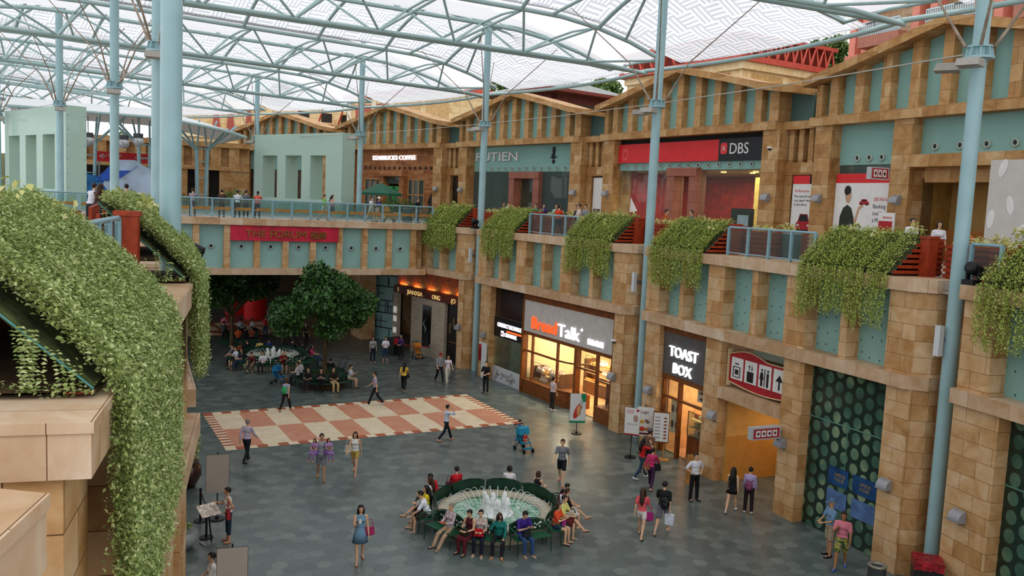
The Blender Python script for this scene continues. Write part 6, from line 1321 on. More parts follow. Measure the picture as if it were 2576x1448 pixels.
POSES = dict(
    stand=STAND, walk=dict(L=(24, 2, 6), R=(-16, 2, 24), l=(-20, 8, 14, 0), r=(22, 8, 28, 0), lean=4), walk2=dict(L=(-16, 2, 24), R=(24, 2, 6), l=(22, 8, 28, 0), r=(-20, 8, 14, 0), lean=4),
    phone=dict(L=(-10, 2, 18), R=(18, 2, 5), l=(8, 8, 20, 0), r=(28, 6, 100, 25), lean=2), hips=dict(L=(0, 5, 0), R=(0, 5, 0), l=(-10, 35, 75, 55), r=(-10, 35, 75, 55), lean=-1),
    clasp=dict(L=(2, 3, 0), R=(-2, 3, 4), l=(18, 10, 55, 35), r=(18, 10, 55, 35), lean=1), headhand=dict(L=(24, 2, 6), R=(-16, 2, 24), l=(-6, 8, 20, 0), r=(75, 25, 125, 10), lean=4),
    carry=dict(L=(20, 2, 6), R=(-12, 2, 20), l=(22, 22, 95, 12), r=(22, 22, 95, 12), lean=-2), lean_rail=dict(L=(0, 4, 0), R=(0, 4, 0), l=(45, 12, 45, 10), r=(45, 12, 45, 10), lean=18), push=dict(L=(22, 2, 6), R=(-14, 2, 22), l=(38, 6, 40, 4), r=(38, 6, 40, 4), lean=10),
    hipone=dict(L=(0, 3, 0), R=(0, 3, 0), l=(-25, 25, 80, 40), r=(30, 6, 90, 20), lean=3),
    sit=dict(L=(84, 5, 82), R=(84, 5, 86), l=(22, 8, 62, 30), r=(22, 8, 62, 30), lean=2, sit=1), sitphone=dict(L=(82, 6, 80), R=(86, 6, 88), l=(28, 6, 88, 28), r=(28, 6, 88, 28), lean=8, sit=1),
    cross=dict(L=(98, -10, 48), R=(84, 2, 84), l=(25, 8, 60, 32), r=(25, 8, 60, 32), lean=3, sit=1), sitlean=dict(L=(80, 10, 78), R=(84, 8, 70), l=(32, 10, 18, 14), r=(30, 10, 26, 18), lean=26, sit=1), stretch=dict(L=(66, 6, 34), R=(72, 4, 44), l=(24, 8, 70, 30), r=(24, 8, 70, 30), lean=-4, sit=1), cover=dict(L=(84, 10, 80), R=(80, 8, 84), l=(18, 10, 30, 12), r=(55, 12, 130, 22), lean=10, sit=1))
def skeleton(ps, sex):
    j = {}; ln = D(ps.get('lean', 0)); hip = Vector((0, 0, 0)); sw = .185 if sex == 'm' else .165; hw = .088
    spd = Vector((0, math.sin(ln), math.cos(ln))); j['pel'] = hip; j['belly'] = hip+spd*.16; j['chest'] = hip+spd*.33; j['neck'] = hip+spd*.475
    hd = Vector((0, math.sin(ln*.55+D(ps.get('nod', 4))), math.cos(ln*.55+D(ps.get('nod', 4))))); j['head'] = j['neck']+hd*.17; j['hd'] = hd
    for s, k, a in ((-1, 'L', 'l'), (1, 'R', 'r')):
        f, ab, kn = [D(q) for q in ps[k]]; h = hip+Vector((s*hw, 0, -.04)); d = Vector((s*math.sin(ab), math.sin(f)*math.cos(ab), -math.cos(f)*math.cos(ab))); kne = h+d*.43
        f2 = f-kn; d2 = Vector((s*math.sin(ab)*(.5 if not ps.get('sit') else -.15), math.sin(f2), -math.cos(f2))).normalized(); ank = kne+d2*.42
        tilt = max(0, -f2-.15)*.8 if not ps.get('sit') else max(-.4, min(.3, -f2*.4)); toe = ank+Vector((s*.03, .17*math.cos(tilt), -.05-.12*math.sin(tilt)))
        j['hip'+k] = h; j['kn'+k] = kne; j['an'+k] = ank; j['toe'+k] = toe; j['heel'+k] = ank+Vector((0, -.045, -.045))
        f, ab, el, inn = [D(q) for q in ps[a]]; sh = hip+spd*.44+Vector((s*sw, 0, 0)); d = Vector((s*math.sin(ab), math.sin(f)*math.cos(ab), -math.cos(f)*math.cos(ab))); elb = sh+d*.285
        f2 = f+el; d2 = Vector((s*math.sin(ab)*.4-s*math.sin(inn), math.sin(f2)*math.cos(inn), -math.cos(f2))).normalized(); wr = elb+d2*.245
        j['sh'+k] = sh; j['el'+k] = elb; j['wr'+k] = wr; j['hdir'+k] = d2
    if ps.get('sit'): z = .555
    else: z = -min(j['toeL'].z, j['toeR'].z, j['anL'].z-.06, j['anR'].z-.06)+.02
    for k in j:
        if not k.startswith('hd'): j[k] = j[k]+Vector((0, 0, z))
    return j
def hand(mb, w, d, s):
    """palm, four separate curled fingers of unequal length and a thumb leaving the side of the palm"""
    d = d.normalized(); side = Vector((0, 1, 0)) if abs(d.y) < .7 else Vector((-s*1.0, 0, 0)); side = (side-d*side.dot(d)).normalized(); nrm_ = d.cross(side)*s
    if nrm_.dot(Vector((-s, 0, 0))) < 0 and abs(d.y) < .7: nrm_ = -nrm_
    M = Matrix((side, d, nrm_)).transposed(); mb.ell(w+d*.045, (.04, .055, .017), 8, 6, 0, M)
    for k, (o, l) in enumerate(((.028, .07), (.01, .078), (-.009, .073), (-.027, .058))):
        p0 = w+d*.085+side*o; p1 = p0+d*l*.45+nrm_*l*.12; p2 = p1+d*l*.3+nrm_*l*.25; p3 = p2+d*l*.12+nrm_*l*.22; mb.tube([p0-d*.02, p0, p1, p2, p3], [.0095, .0095, .009, .008, .006], 6)
    p0 = w+d*.03+side*.034; mb.tube([p0-side*.01, p0+side*.018+d*.022, p0+side*.024+d*.045+nrm_*.012, p0+side*.02+d*.062+nrm_*.02], [.012, .011, .0095, .007], 6)
NP = [0]
def person(x, y, z, label, face=0, pose='stand', sex='f', h=1.6, hair='short', hc=HAIRB, skin=0, top='#cccccc', sleeve=.45, bot='#222222', blen=1.0, skirt=None, shoe='#222222', sandal=False, turn=0, vox=.021, az=None, group=None, nod=None, yaw=0, topmat=None, bust=None, heavy=1.0, botmat=None):
    ps = dict(POSES[pose]); 
    if nod is not None: ps['nod'] = nod
    j = skeleton(ps, sex); sk = SKIN[skin]; NP[0] += 1
    p = Vector((x, y, 0)); c = -p.normalized(); r = Vector((-c.y, c.x, 0))*-1; r = Vector((p.y, -p.x, 0)).normalized(); a = D(face); hv = c*math.cos(a)+r*math.sin(a)
    rz = math.atan2(-hv.x, hv.y) if az is None else az
    root = empty('person', T(x, y, z, rz) @ Matrix.Scale(h/1.70, 4), label, 'person', group)
    fem = sex == 'f'; W = heavy
    # body: one continuous skin
    b = MB(); N, C, B, Pv, H, hd = j['neck'], j['chest'], j['belly'], j['pel'], j['head'], j['hd']
    b.ell(Pv, (.15*W, .105*W, .11), 12, 8); b.ell(B, (.125*W, .095*W, .14), 12, 8); b.ell(C, ((.15 if fem else .165)*W, .1*W, .15), 12, 8)
    if fem:
        for s in (-.065, .065): b.ell(C+Vector((s, .075, .0)), (.06, .055, .06), 8, 6)
    cone(b, N-hd*.05, H-hd*.06, .052, .047)
    for k in 'LR':
        cone(b, j['sh'+k]*.6+N*.4-Vector((0, 0, .02)), j['sh'+k]-Vector((0, 0, .015)), .055, .052); cone(b, j['sh'+k]-Vector((0, 0, .015)), j['el'+k], .047*W if fem else .052*W, .037); cone(b, j['el'+k], j['wr'+k], .037, .025)
        cone(b, j['hip'+k], j['kn'+k], .082*W, .054); m = j['kn'+k].lerp(j['an'+k], .3)-Vector((0, .012, 0)) if not ps.get('sit') else j['kn'+k].lerp(j['an'+k], .3); cone(b, j['kn'+k], m, .052, .055); cone(b, m, j['an'+k], .053, .034)
        cone(b, j['heel'+k], j['toe'+k]+Vector((0, -.03, .012)), .033, .03); cone(b, j['an'+k], j['heel'+k], .034, .033)
    Rh = Matrix.Rotation(D(yaw), 3, 'Z') @ Vector((0, 0, 1)).rotation_difference(hd).to_matrix()
    hp = lambda v: H+Rh @ Vector(v)
    b.ell(hp((0, -.012, .03)), (.075, .092, .092), 14, 10, 0, Rh); b.ell(hp((0, .018, -.035)), (.058, .066, .072), 12, 8, 0, Rh); b.ell(hp((0, .05, -.075)), (.03, .028, .026), 8, 6, 0, Rh)
    e = MB()
    e.tube([hp((0, .078, .035)), hp((0, .094, -.005)), hp((0, .104, -.022)), hp((0, .085, -.03))], [.008, .011, .016, .008], 6)
    for s in (-1, 1):
        e.ell(hp((s*.078, -.01, -.005)), (.012, .022, .034), 8, 6, 0, Rh); e.ell(hp((s*.031, .078, .018)), (.016, .01, .009), 8, 6, 1, Rh); e.ell(hp((s*.032, .082, .038)), (.022, .008, .005), 6, 4, 1, Rh)
    e.ell(hp((0, .084, -.052)), (.025, .009, .009), 8, 5, 2, Rh)
    for k, s in (('L', -1), ('R', 1)): hand(e, j['wr'+k], j['hdir'+k], s)
    ob('body', remesh(b, vox, 'body', 2, e, [sk, EYEM, LIP]), None, root)
    # hair
    if hair != 'bald':
        q = MB(); Hm = MB().ell((0, -.014, .034), (.088, .106, .104), 16, 12); vv = []
        for v in Hm.v:
            v = Vector(v)
            if v.y > .035 and v.z < .075: v = Vector((v.x*.75, .02, v.z))
            if v.z < -.02 and hair in ('short', 'pony', 'bun', 'hat', 'cap'): v = Vector((v.x*.93, min(v.y, .0)*.96, max(v.z, -.055)))
            vv.append(hp(v))
        Hm.v = [tuple(v) for v in vv]; q.add(Hm.v, Hm.f, 0, True)
        if hair in ('long', 'curly'):
            q.tube([hp((0, -.075, .05)), hp((0, -.105, -.06)), N+Vector((0, -.105, -.02)), C+Vector((0, -.135, .0)), C+Vector((0, -.13, -.13))], [.05, .075, .085, .08, .03], 10)
            for s in (-1, 1): q.tube([hp((s*.07, .0, .06)), hp((s*.085, -.005, -.05)), hp((s*.085, -.02, -.15)), C+Vector((s*.09, .02, .03))], [.025, .03, .03, .012], 7)
        if hair == 'bob':
            q.ell(hp((0, -.04, -.03)), (.09, .075, .085), 12, 8)
            for s in (-1, 1): q.tube([hp((s*.075, .01, .06)), hp((s*.084, .012, -.02)), hp((s*.075, .005, -.09))], [.022, .028, .015], 7)
        if hair == 'pony': q.tube([hp((0, -.1, .03)), hp((0, -.15, .0)), hp((0, -.15, -.12)), hp((0, -.13, -.22))], [.03, .04, .035, .01], 8)
        if hair == 'bun': q.ell(hp((0, -.11, .06)), (.045, .045, .045), 8, 6)
        ob('hair', q, hc, root)
        if hair in ('cap', 'hat'):
            g = MB(); cc = MB().lathe([(.001, .16), (.06, .152), (.095, .1), (.1, .055)], 16); cc.v = [tuple(hp((v[0], v[1]*1.1-.012, v[2]))) for v in cc.v]; g.add(cc.v, cc.f, 0, True)
            br = MB().lathe([(.09, .06), (.19 if hair == 'hat' else .1, .04), (.09, .05)], 18); 
            if hair == 'cap': br = MB().hexa([(-.07, .07, .055), (.07, .07, .055), (.055, .19, .03), (-.055, .19, .03), (-.07, .07, .068), (.07, .07, .068), (.055, .19, .04), (-.055, .19, .04)])
            br.v = [tuple(hp(v)) for v in br.v]; g.add(br.v, br.f, 0, hair == 'hat'); ob('hat', g, P({'cap': '#55677a', 'hat': '#e6dfcf'}[hair] if not bust else bust, .7, var=.05), root)
    # clothes
    tm = topmat or P(top, .75, var=.05, scale=6, name='cloth_'+top.strip('#'))
    g = MB(); g.ell(Pv+Vector((0, 0, .03)), (.165*W, .12*W, .1), 12, 8); g.ell(B, (.145*W, .113*W, .14), 12, 8); g.ell(C, ((.163 if fem else .18)*W, .117*W, .15), 12, 8); g.ell(C+Vector((0, 0, .08)), (.14*W, .095*W, .085), 12, 8)
    if fem:
        for s in (-.065, .065): g.ell(C+Vector((s, .078, .0)), (.068, .062, .068), 8, 6)
    for k in 'LR':
        s0 = j['sh'+k]-Vector((0, 0, .015)); s1 = j['sh'+k]*.45+N*.55-Vector((0, 0, .03)); cone(g, s1, s0 if sleeve > 0 else s0.lerp(s1, .35), .07, .062 if sleeve > 0 else .05)
        if sleeve > 0: cone(g, s0, s0.lerp(j['el'+k], min(1, sleeve*1.6)), .061*W if sleeve < .6 else .057*W, .062 if sleeve < .6 else .05)
        if sleeve > .62: cone(g, j['el'+k], j['el'+k].lerp(j['wr'+k], min(.95, (sleeve-.62)/.38)), .05, .038)
    if skirt is None or skirt[1] != 'dress' or ps.get('sit'): ob('top', remesh(g, vox*1.05, 'top', 2, None, [tm]), None, root)
    bm_ = botmat or P(bot, .8, var=.06, scale=6, name='cloth_'+bot.strip('#'))
    if skirt and not ps.get('sit'):
        ln_ = skirt[0]; zt = Pv.z+.12; zb = Pv.z-ln_; s_ = MB().lathe([(.125*W, 0), (.16*W, -.1), (.185*W, -.17), (.205*W+.1*ln_, -(zt-zb)), (.19*W+.1*ln_, -(zt-zb)+.01), (.1, -.1)], 16); s_.v = [(v[0], v[1]*.76+Pv.y+(0 if v[2] > -.1 else .03), v[2]+zt) for v in s_.v]
        if skirt[1] == 'dress': sm_ = remesh(g, vox*1.05, 'dress', 2, s_, [tm]); ob('dress', sm_, None, root)
        else: ob('skirt', s_, bm_, root)
    else:
        q = MB(); q.ell(Pv, (.163*W, .118*W, .115), 12, 8); q.ell(Pv+Vector((0, 0, -.05)), (.15*W, .112*W, .08), 12, 8)
        for k in 'LR':
            kn, an = j['kn'+k], j['an'+k]
            if blen <= .5: cone(q, j['hip'+k], j['hip'+k].lerp(kn, blen*1.7), .094*W, .088*W)
            else:
                cone(q, j['hip'+k], kn, .094*W, .07*W); cone(q, kn, kn.lerp(an, min(.93, (blen-.5)*1.9)), .068*W, .06*W if blen > .9 else .064*W)
        if skirt: cone(q, Pv+Vector((0, .1, -.05)), j['knL'].lerp(j['knR'], .5), .09, .07)
        ob('skirt' if skirt else 'shorts' if blen <= .5 else 'trousers', remesh(q, vox*1.05, 'bottom', 2, None, [bm_]), None, root)
    if shoe:
        for k in 'LR':
            hl, to = j['heel'+k], j['toe'+k]; q = MB(); d = (to-hl).normalized(); mid = hl.lerp(to, .5); zz = Vector((0, 0, 1)); sd_ = d.cross(zz).normalized(); upv = sd_.cross(d); Mx = Matrix((sd_, d, upv)).transposed(); Lf = (to-hl).length
            if sandal:
                q.ell(mid-upv*.03, (.048, Lf*.5+.035, .012), 12, 6, 0, Mx); q.tube([mid+d*.05+sd_*.045-upv*.02, mid+d*.06+upv*.025, mid+d*.05-sd_*.045-upv*.02], .01, 5)
            else:
                q.ell(mid-upv*.004, (.047, Lf*.5+.045, .036), 12, 8, 0, Mx); q.ell(hl+upv*.02, (.04, .05, .042), 10, 6, 0, Mx)
            ob('sandal' if sandal else 'shoe', q, P(shoe, .5, var=.04, name='shoe_'+shoe.strip('#')), root)
    root['_j'] = 0; del root['_j']; return root, j
def carry(root, j, kind, c, label, at=(0, 0, 0), size=1.0, strap=True, cat='bag'):
    """a bag, phone or other thing held or worn: stands on its own at top level, placed where it is carried"""
    M = root.matrix_world; o = Vector(at); s = size; b = empty(kind, M @ Matrix.Translation(o), label, cat); m = P(c, .5, var=.08, scale=8, name='bag_'+c.strip('#'))
    if kind == 'backpack':
        ob('bag', MB().ell((0, -.07*s, 0), (.15*s, .09*s, .2*s), 12, 8).ell((0, -.14*s, -.06*s), (.11*s, .04*s, .09*s), 10, 6), m, b)
        if strap: ob('strap', MB().tube([(-.1, -.03, .15), (-.1, .06, .2), (-.1, .22, .1), (-.1, .2, -.1)], .016, 5).tube([(.1, -.03, .15), (.1, .06, .2), (.1, .22, .1), (.1, .2, -.1)], .016, 5), m, b)
    elif kind == 'phone': ob('case', MB().box(-.035, .035, -.005, .005, -.06, .06), m, b)
    elif kind == 'camera': ob('case', MB().box(-.06, .06, -.03, .03, -.04, .04).lathe([(.001, .03), (.03, .03), (.03, .08), (.001, .08)], 10).xf(Matrix.Rotation(0, 4, 'X')), m, b)
    elif kind == 'paper_bag': ob('bag', MB().hexa([(-.13, -.05, -.2), (.13, -.05, -.2), (.13, .05, -.2), (-.13, .05, -.2), (-.15, -.06, .14), (.15, -.06, .14), (.15, .06, .14), (-.15, .06, .14)]), m, b); ob('handle', MB().tube([(-.06, 0, .14), (-.05, 0, .24), (.05, 0, .24), (.06, 0, .14)], .008, 5), m, b)
    elif kind == 'swim_ring': ob('ring', MB().tube([(.2*s*math.cos(q*PI/8), .2*s*math.sin(q*PI/8), 0) for q in range(16)], .055*s, 8, closed=True), m, b)
    elif kind == 'booklet': ob('sheet', MB().hexa([(-.12, -.09, 0), (.12, -.09, 0), (.12, .09, .05), (-.12, .09, .05), (-.12, -.09, .01), (.12, -.09, .01), (.12, .09, .06), (-.12, .09, .06)]), m, b)
    else:
        ob('bag', MB().hexa([(-.15*s, -.055*s, -.12*s), (.15*s, -.055*s, -.12*s), (.15*s, .055*s, -.12*s), (-.15*s, .055*s, -.12*s), (-.12*s, -.035*s, .1*s), (.12*s, -.035*s, .1*s), (.12*s, .035*s, .1*s), (-.12*s, .035*s, .1*s)]).ell((0, 0, -.1*s), (.15*s, .065*s, .06*s), 10, 6), m, b)
        if strap: ob('strap', MB().tube([(-.1*s, 0, .1*s), (-.06*s, 0, .32*s), (.06*s, 0, .32*s), (.1*s, 0, .1*s)], .012, 5), m, b)
    return b
def stripes(c1, c2, k=26):
    key = ('stripe', c1, c2, k)
    if key in MATS: return MATS[key]
    m, nt, b = _base('striped_cloth'); tc = node(nt, 'ShaderNodeTexCoord'); w = node(nt, 'ShaderNodeTexWave', Scale=k/6.283*1.0); w.bands_direction = 'Z'; nt.links.new(tc.outputs['Object'], w.inputs['Vector'])
    nt.links.new(ramp(nt, w.outputs['Fac'], [(.45, c1), (.55, c2)]), b.inputs['Base Color']); b.inputs['Roughness'].default_value = .8; MATS[key] = m; return m
def blotch(*cs):
    key = ('blotch',)+cs
    if key in MATS: return MATS[key]
    m, nt, b = _base('printed_cloth'); tc = node(nt, 'ShaderNodeTexCoord'); w = node(nt, 'ShaderNodeTexNoise', Scale=13.0); nt.links.new(tc.outputs['Object'], w.inputs['Vector'])
    nt.links.new(ramp(nt, w.outputs['Fac'], [(.3+.4*i/(len(cs)-1), c) for i, c in enumerate(cs)]), b.inputs['Base Color']); b.inputs['Roughness'].default_value = .8; MATS[key] = m; return m
def at_px(px, py, label, z=0.0, **k): p = atz(px, py, z); return person(p.x, p.y, z, label, **k)
# walking and standing on the hall floor
V = .017
R_, J = at_px(904, 1412, 'woman in a blue belted dress walking towards the viewer, phone in hand', face=8, pose='phone', h=1.66, hair='long', top='#6f93ad', sleeve=0, skirt=(.33, 'dress'), bot='#6f93ad', shoe='#7a5a4a', sandal=True, vox=V)
carry(R_, J, 'phone', '#e8e4e2', 'small pale phone in the hand of the woman in blue', J['wrR']+J['hdirR']*.1+Vector((0, .02, .03)), cat='phone'); carry(R_, J, 'handbag', '#a01f55', 'magenta handbag at the elbow of the woman in the blue dress', (-.26, .06, .95), 1.0)
R_, J = at_px(574, 1362, 'woman in white vest and navy cropped trousers reading the menu lectern', face=-80, pose='hipone', h=1.62, hair='short', top='#e6dede', sleeve=0, bot='#1f3145', blen=.75, shoe='#8a5b4a', sandal=True, vox=V, skin=1)
carry(R_, J, 'handbag', '#9c1626', 'deep red shoulder bag of the woman at the menu lectern', (-.22, .05, .98), 1.15)
at_px(533, 1552, 'child-haired person in a white shirt behind the lowest tan board', face=-85, pose='clasp', h=1.6, hair='short', top='#e9e6e4', sleeve=.45, bot='#33383c', vox=V)
R_, J = at_px(807, 1205, 'man in a grey singlet and grey shorts carrying two small girls', face=0, pose='carry', sex='m', h=1.7, hair='short', top='#9a9ca4', sleeve=0, bot='#84868c', blen=.42, shoe='#8a6a4a', sandal=True, vox=V, skin=1)
for s, t in ((-1, 'on the left arm of'), (1, 'on the right arm of')):
    M = R_.matrix_world @ Matrix.Translation((s*.24, .17, .8)); q = M.translation; rr, jj = person(q.x, q.y, q.z, 'small girl in a lilac dress '+t.replace('left', 'picture-right').replace('right arm', 'picture-left arm').replace('picture-picture-', 'picture-') if False else ('small girl in lilac held nearer the woman in yellow shorts' if s < 0 else 'small girl in lilac held on the arm nearer the old man'), face=-s*25, pose='sit', h=1.0, hair='long', top='#a884b8', sleeve=.4, skirt=(.2, 'skirt'), bot='#9a7ab0', shoe='#c98a4a', vox=.02)
    carry(R_, J, 'swim_ring', '#8a4fb8', ('violet inflatable ring hanging at the arm nearer the woman in yellow shorts' if s < 0 else 'violet inflatable ring hanging at the arm nearer the old man'), (s*.27, .2, 1.05), .75, cat='toy')
R_, J = at_px(892, 1190, 'woman in a white sleeveless top and yellow shorts beside the father', face=-15, pose='walk', h=1.62, hair='long', hc=HAIRN, top='#e8e4dc', sleeve=0, bot='#bfa052', blen=.3, shoe='#c9a08a', sandal=True, vox=V)
carry(R_, J, 'handbag', '#e0d6c6', 'cream shoulder bag of the woman in yellow shorts', (.25, .0, .98), 1.1)
at_px(620, 1161, 'old man in a pale lilac shirt and dark trousers crossing the tile inlay', face=150, pose='walk', sex='m', h=1.68, hair='short', hc=HAIRG, top='#c2b6c9', sleeve=.95, bot='#161c24', shoe='#15161a', vox=V)
at_px(1121, 1108, 'woman in a pale blue shirt with one hand raised to her head', face=110, pose='headhand', h=1.6, hair='short', top='#c9d2e6', sleeve=.8, bot='#17202c', shoe='#a56a55', sandal=True, vox=V)
R_, J = at_px(718, 1033, 'woman in a lilac top with a bright green bag on her back', face=150, pose='walk2', h=1.58, hair='bob', hc=HAIRN, top='#a7a6bf', sleeve=.1, bot='#16171b', shoe='#a85a4a', sandal=True, vox=V)
carry(R_, J, 'backpack', '#2aa864', 'bright green drawstring bag on the back of the woman in lilac', (0, -.09, 1.1), 1.0)
at_px(943, 1019, 'man in a grey striped polo striding left with white shoes', face=-95, pose='walk', sex='m', h=1.72, hair='short', topmat=stripes('#b9aebb', '#8d8394', 30), sleeve=.5, bot='#15171c', shoe='#e2e0de', vox=V)
R_, J = at_px(1015, 983, 'woman in a yellow top and black trousers seen from behind', face=170, pose='walk', h=1.58, hair='curly', top='#d8b548', sleeve=.5, bot='#121316', shoe='#b79a8c', vox=V, heavy=1.05)
carry(R_, J, 'handbag', '#141414', 'black shoulder bag of the woman in the yellow top', (.2, .0, .9), .9)
at_px(937, 911, 'woman in a black and white striped shirt in front of the restaurant', face=15, pose='stand', h=1.6, hair='bob', topmat=stripes('#e6e6e6', '#23262e', 24), sleeve=.45, bot='#1a2434', shoe='#c9a58a', sandal=True)
at_px(969, 911, 'woman in a white tee and blue denim cropped trousers near the host desk', face=0, pose='clasp', h=1.6, hair='short', top='#e6e4ee', sleeve=.45, bot='#2c3f5e', blen=.7, shoe='#c9a58a', sandal=True)
R_, J = at_px(1105, 962, 'man in a red cap and grey tee walking beside a woman in white', face=20, pose='walk', sex='m', h=1.72, hair='cap', bust='#8a2a2a', top='#7f858c', sleeve=.5, bot='#14161c', shoe='#3a3f48', vox=V)
carry(R_, J, 'backpack', '#c2beb4', 'pale rucksack on the back of the man in the red cap', (0, -.1, 1.12), .9)
at_px(1125, 962, 'woman in a white top and white trousers beside the man in the red cap', face=15, pose='walk2', h=1.6, hair='long', hc=HAIRN, top='#dcd2da', sleeve=.3, bot='#d9d6c6', shoe='#d8d0c4', vox=V)
at_px(1221, 989, 'man in a black tee and black trousers walking past the money changer', face=-25, pose='clasp', sex='m', h=1.72, hair='short', top='#15161a', sleeve=.5, bot='#14151a', shoe='#121214', vox=V)
at_px(1388, 1032, 'man in a pale checked shirt looking into the bakery window', face=120, pose='stand', sex='m', h=1.68, hair='short', topmat=blotch('#d9cfd2', '#b9a4a8', '#e6e0e2'), sleeve=.5, bot='#2c251f', shoe='#d9d9d6', vox=V)
at_px(1411, 1216, 'man in a grey tee and black shorts walking in front of the bakery advert', face=-10, pose='walk', sex='m', h=1.73, hair='short', top='#76797f', sleeve=.45, bot='#14161a', blen=.42, shoe='#c25a5a', sandal=True, vox=V)
at_px(1302, 1120, 'small boy in blue walking behind the turquoise pushchair', face=100, pose='push', sex='m', h=1.15, hair='short', top='#4d77a8', sleeve=.5, bot='#4d77a8', blen=.7, shoe='#4aa0d0')
p = atz(1318, 1135); pc = T(p.x, p.y, 0, math.atan2(-p.x, p.y)+math.radians(35)) @ Vector((0, 0, 0)); person(pc.x, pc.y, .0, 'baby in red lying in the turquoise pushchair', face=35, pose='sit', h=.72, hair='short', top='#c02f33', sleeve=.4, bot='#c02f33', blen=.3, shoe=None, vox=.018, az=math.atan2(-p.x, p.y)+math.radians(35)+PI)[0].location.z = .24
at_px(1612, 1203, 'woman in a red tee and jeans with her arm raised near the menu easel', face=125, pose='headhand', h=1.6, hair='curly', top='#c41f22', sleeve=.45, bot='#2b4058', shoe='#dcdcdc', vox=V)
R_, J = at_px(1636, 1228, 'woman in a pink sweater with two shoulder bags near the menu easel', face=165, pose='walk', h=1.56, hair='short', top='#c22e63', sleeve=.9, bot='#3a1c3c', shoe='#c98a7a', sandal=True, vox=V)
carry(R_, J, 'handbag', '#8a5a35', 'tan shoulder bag of the woman in the pink sweater', (-.2, -.05, .93), 1.1); carry(R_, J, 'handbag', '#141416', 'black shoulder bag of the woman in the pink sweater', (.22, -.02, .95), 1.1)
at_px(1628, 1185, 'person in a grey cap half hidden behind the woman in red', face=150, pose='walk2', sex='m', h=1.72, hair='cap', bust='#5a5560', top='#6a4a3a', sleeve=.5, bot='#1a1a1e', shoe='#8a8a8a')
at_px(1744, 1258, 'man in a white shirt standing with hands on his hips by the lectern', face=35, pose='hips', sex='m', h=1.7, hair='short', top='#d9dbe2', sleeve=.5, bot='#101114', shoe='#0f0f12', vox=V, heavy=1.08)
at_px(1838, 1287, 'long-haired woman in a short black playsuit seen from behind', face=170, pose='walk2', h=1.6, hair='long', top='#111114', sleeve=0, skirt=(.2, 'dress'), shoe='#c9c9cc', vox=V)
R_, J = at_px(1881, 1290, 'person in a lilac jacket with a floral rucksack near the corridor', face=172, pose='stand', h=1.6, hair='short', top='#aa9cc6', sleeve=.95, bot='#23181c', shoe='#c9c4be', vox=V, heavy=1.05)
carry(R_, J, 'backpack', '#7a3a5a', 'dark floral rucksack on the back of the person in lilac', (0, -.12, 1.08), .95)
R_, J = at_px(1611, 1350, 'long-haired woman in a coral tee and white shorts seen from behind', face=168, pose='walk', h=1.6, hair='long', hc=HAIRN, top='#d9585e', sleeve=.4, bot='#d6cfc8', blen=.26, shoe='#2a1a1a', sandal=True, vox=V)
carry(R_, J, 'handbag', '#a01a70', 'magenta shoulder bag of the woman in white shorts', (.22, .02, .78), 1.15)
R_, J = at_px(1664, 1340, 'man in a black tee and grey shorts walking away with a black bag', face=165, pose='walk2', sex='m', h=1.72, hair='short', top='#131417', sleeve=.5, bot='#6a6d74', blen=.45, shoe='#c9b8ae', sandal=True, vox=V)
carry(R_, J, 'backpack', '#16181c', 'black sling bag on the back of the man in grey shorts', (.1, -.12, 1.05), 1.05); carry(R_, J, 'paper_bag', '#d4dbe6', 'white carrier bag in the hand of the man in grey shorts', J['wrR']+Vector((0, .05, -.3)))
at_px(2083, 1398, 'man in a blue cap, blue tee and beige shorts by the dotted glass', face=-60, pose='clasp', sex='m', h=1.76, hair='cap', hc=HAIRG, bust='#4f6f8c', top='#6f93b5', sleeve=.5, bot='#b5a287', blen=.5, shoe='#1c1c20', vox=V, skin=1, heavy=1.08)
R_, J = at_px(2112, 1428, 'man in a pink tee and colourful shorts with blue shoes', face=-5, pose='phone', sex='m', h=1.72, hair='short', top='#c97484', sleeve=.5, botmat=blotch('#14181c', '#20603a', '#c9a82a', '#2a4aa0'), blen=.48, shoe='#2f63b0', vox=V, skin=2, heavy=1.05)
carry(R_, J, 'backpack', '#2a1d1c', 'dark rucksack worn by the man in the pink tee', (0, -.14, 1.12), 1.0)
at_px(1008, 905, 'restaurant host in purple standing behind the black desk', face=-30, pose='clasp', h=1.62, hair='bun', top='#4a2a5e', sleeve=.9, bot='#1a1a1e', shoe='#1a1a1a')
at_px(2020, 1120, 'person in dim light inside the corridor') if False else None
# seated round the near fountain
def sitter(c, a, off, label, r=2.2, z=0.0, sc=1.0, **k):
    M = at_ring(c, r, a, off); q = M.translation; z = .45*(1-k.get('h', 1.6)/1.7); k.setdefault('pose', 'sit'); k.setdefault('vox', V); return person(q.x, q.y, z, label, az=math.radians(a)-PI/2+k.pop('tw', 0.0), **k)
R_, J = sitter(FC1, -89, -.28, 'man in a purple tee seated on the front bench, looking at his phone', pose='sitphone', sex='m', h=1.68, hair='short', top='#37207e', bot='#2c4a78', shoe='#b08a6a', nod=25)
carry(R_, J, 'handbag', '#1f2126', 'black patterned bag on the lap of the man in purple', (0, .28, .66), .9, False); carry(R_, J, 'phone', '#23262c', 'dark phone held by the man in purple', (0, .36, .84), cat='phone')
carry(*sitter(FC1, -53, -.3, 'woman in an orange tee and denim shorts seated on the right of the fountain', h=1.58, hair='bob', hc=HAIRN, top='#e2502a', sleeve=.4, bot='#23304e', blen=.3, shoe='#2a2030', sandal=True, pose='sitphone', heavy=1.08), 'handbag', '#b8309a', 'magenta purse on the lap of the woman in orange', (0, .3, .68), .7, False)
sitter(FC1, -53, .28, 'person in a pale yellow tee and maroon shorts beside the woman in orange', sex='m', h=1.66, hair='short', top='#e0dc7e', bot='#5e1f22', blen=.5, shoe='#5a3a2a', sandal=True, pose='cross')
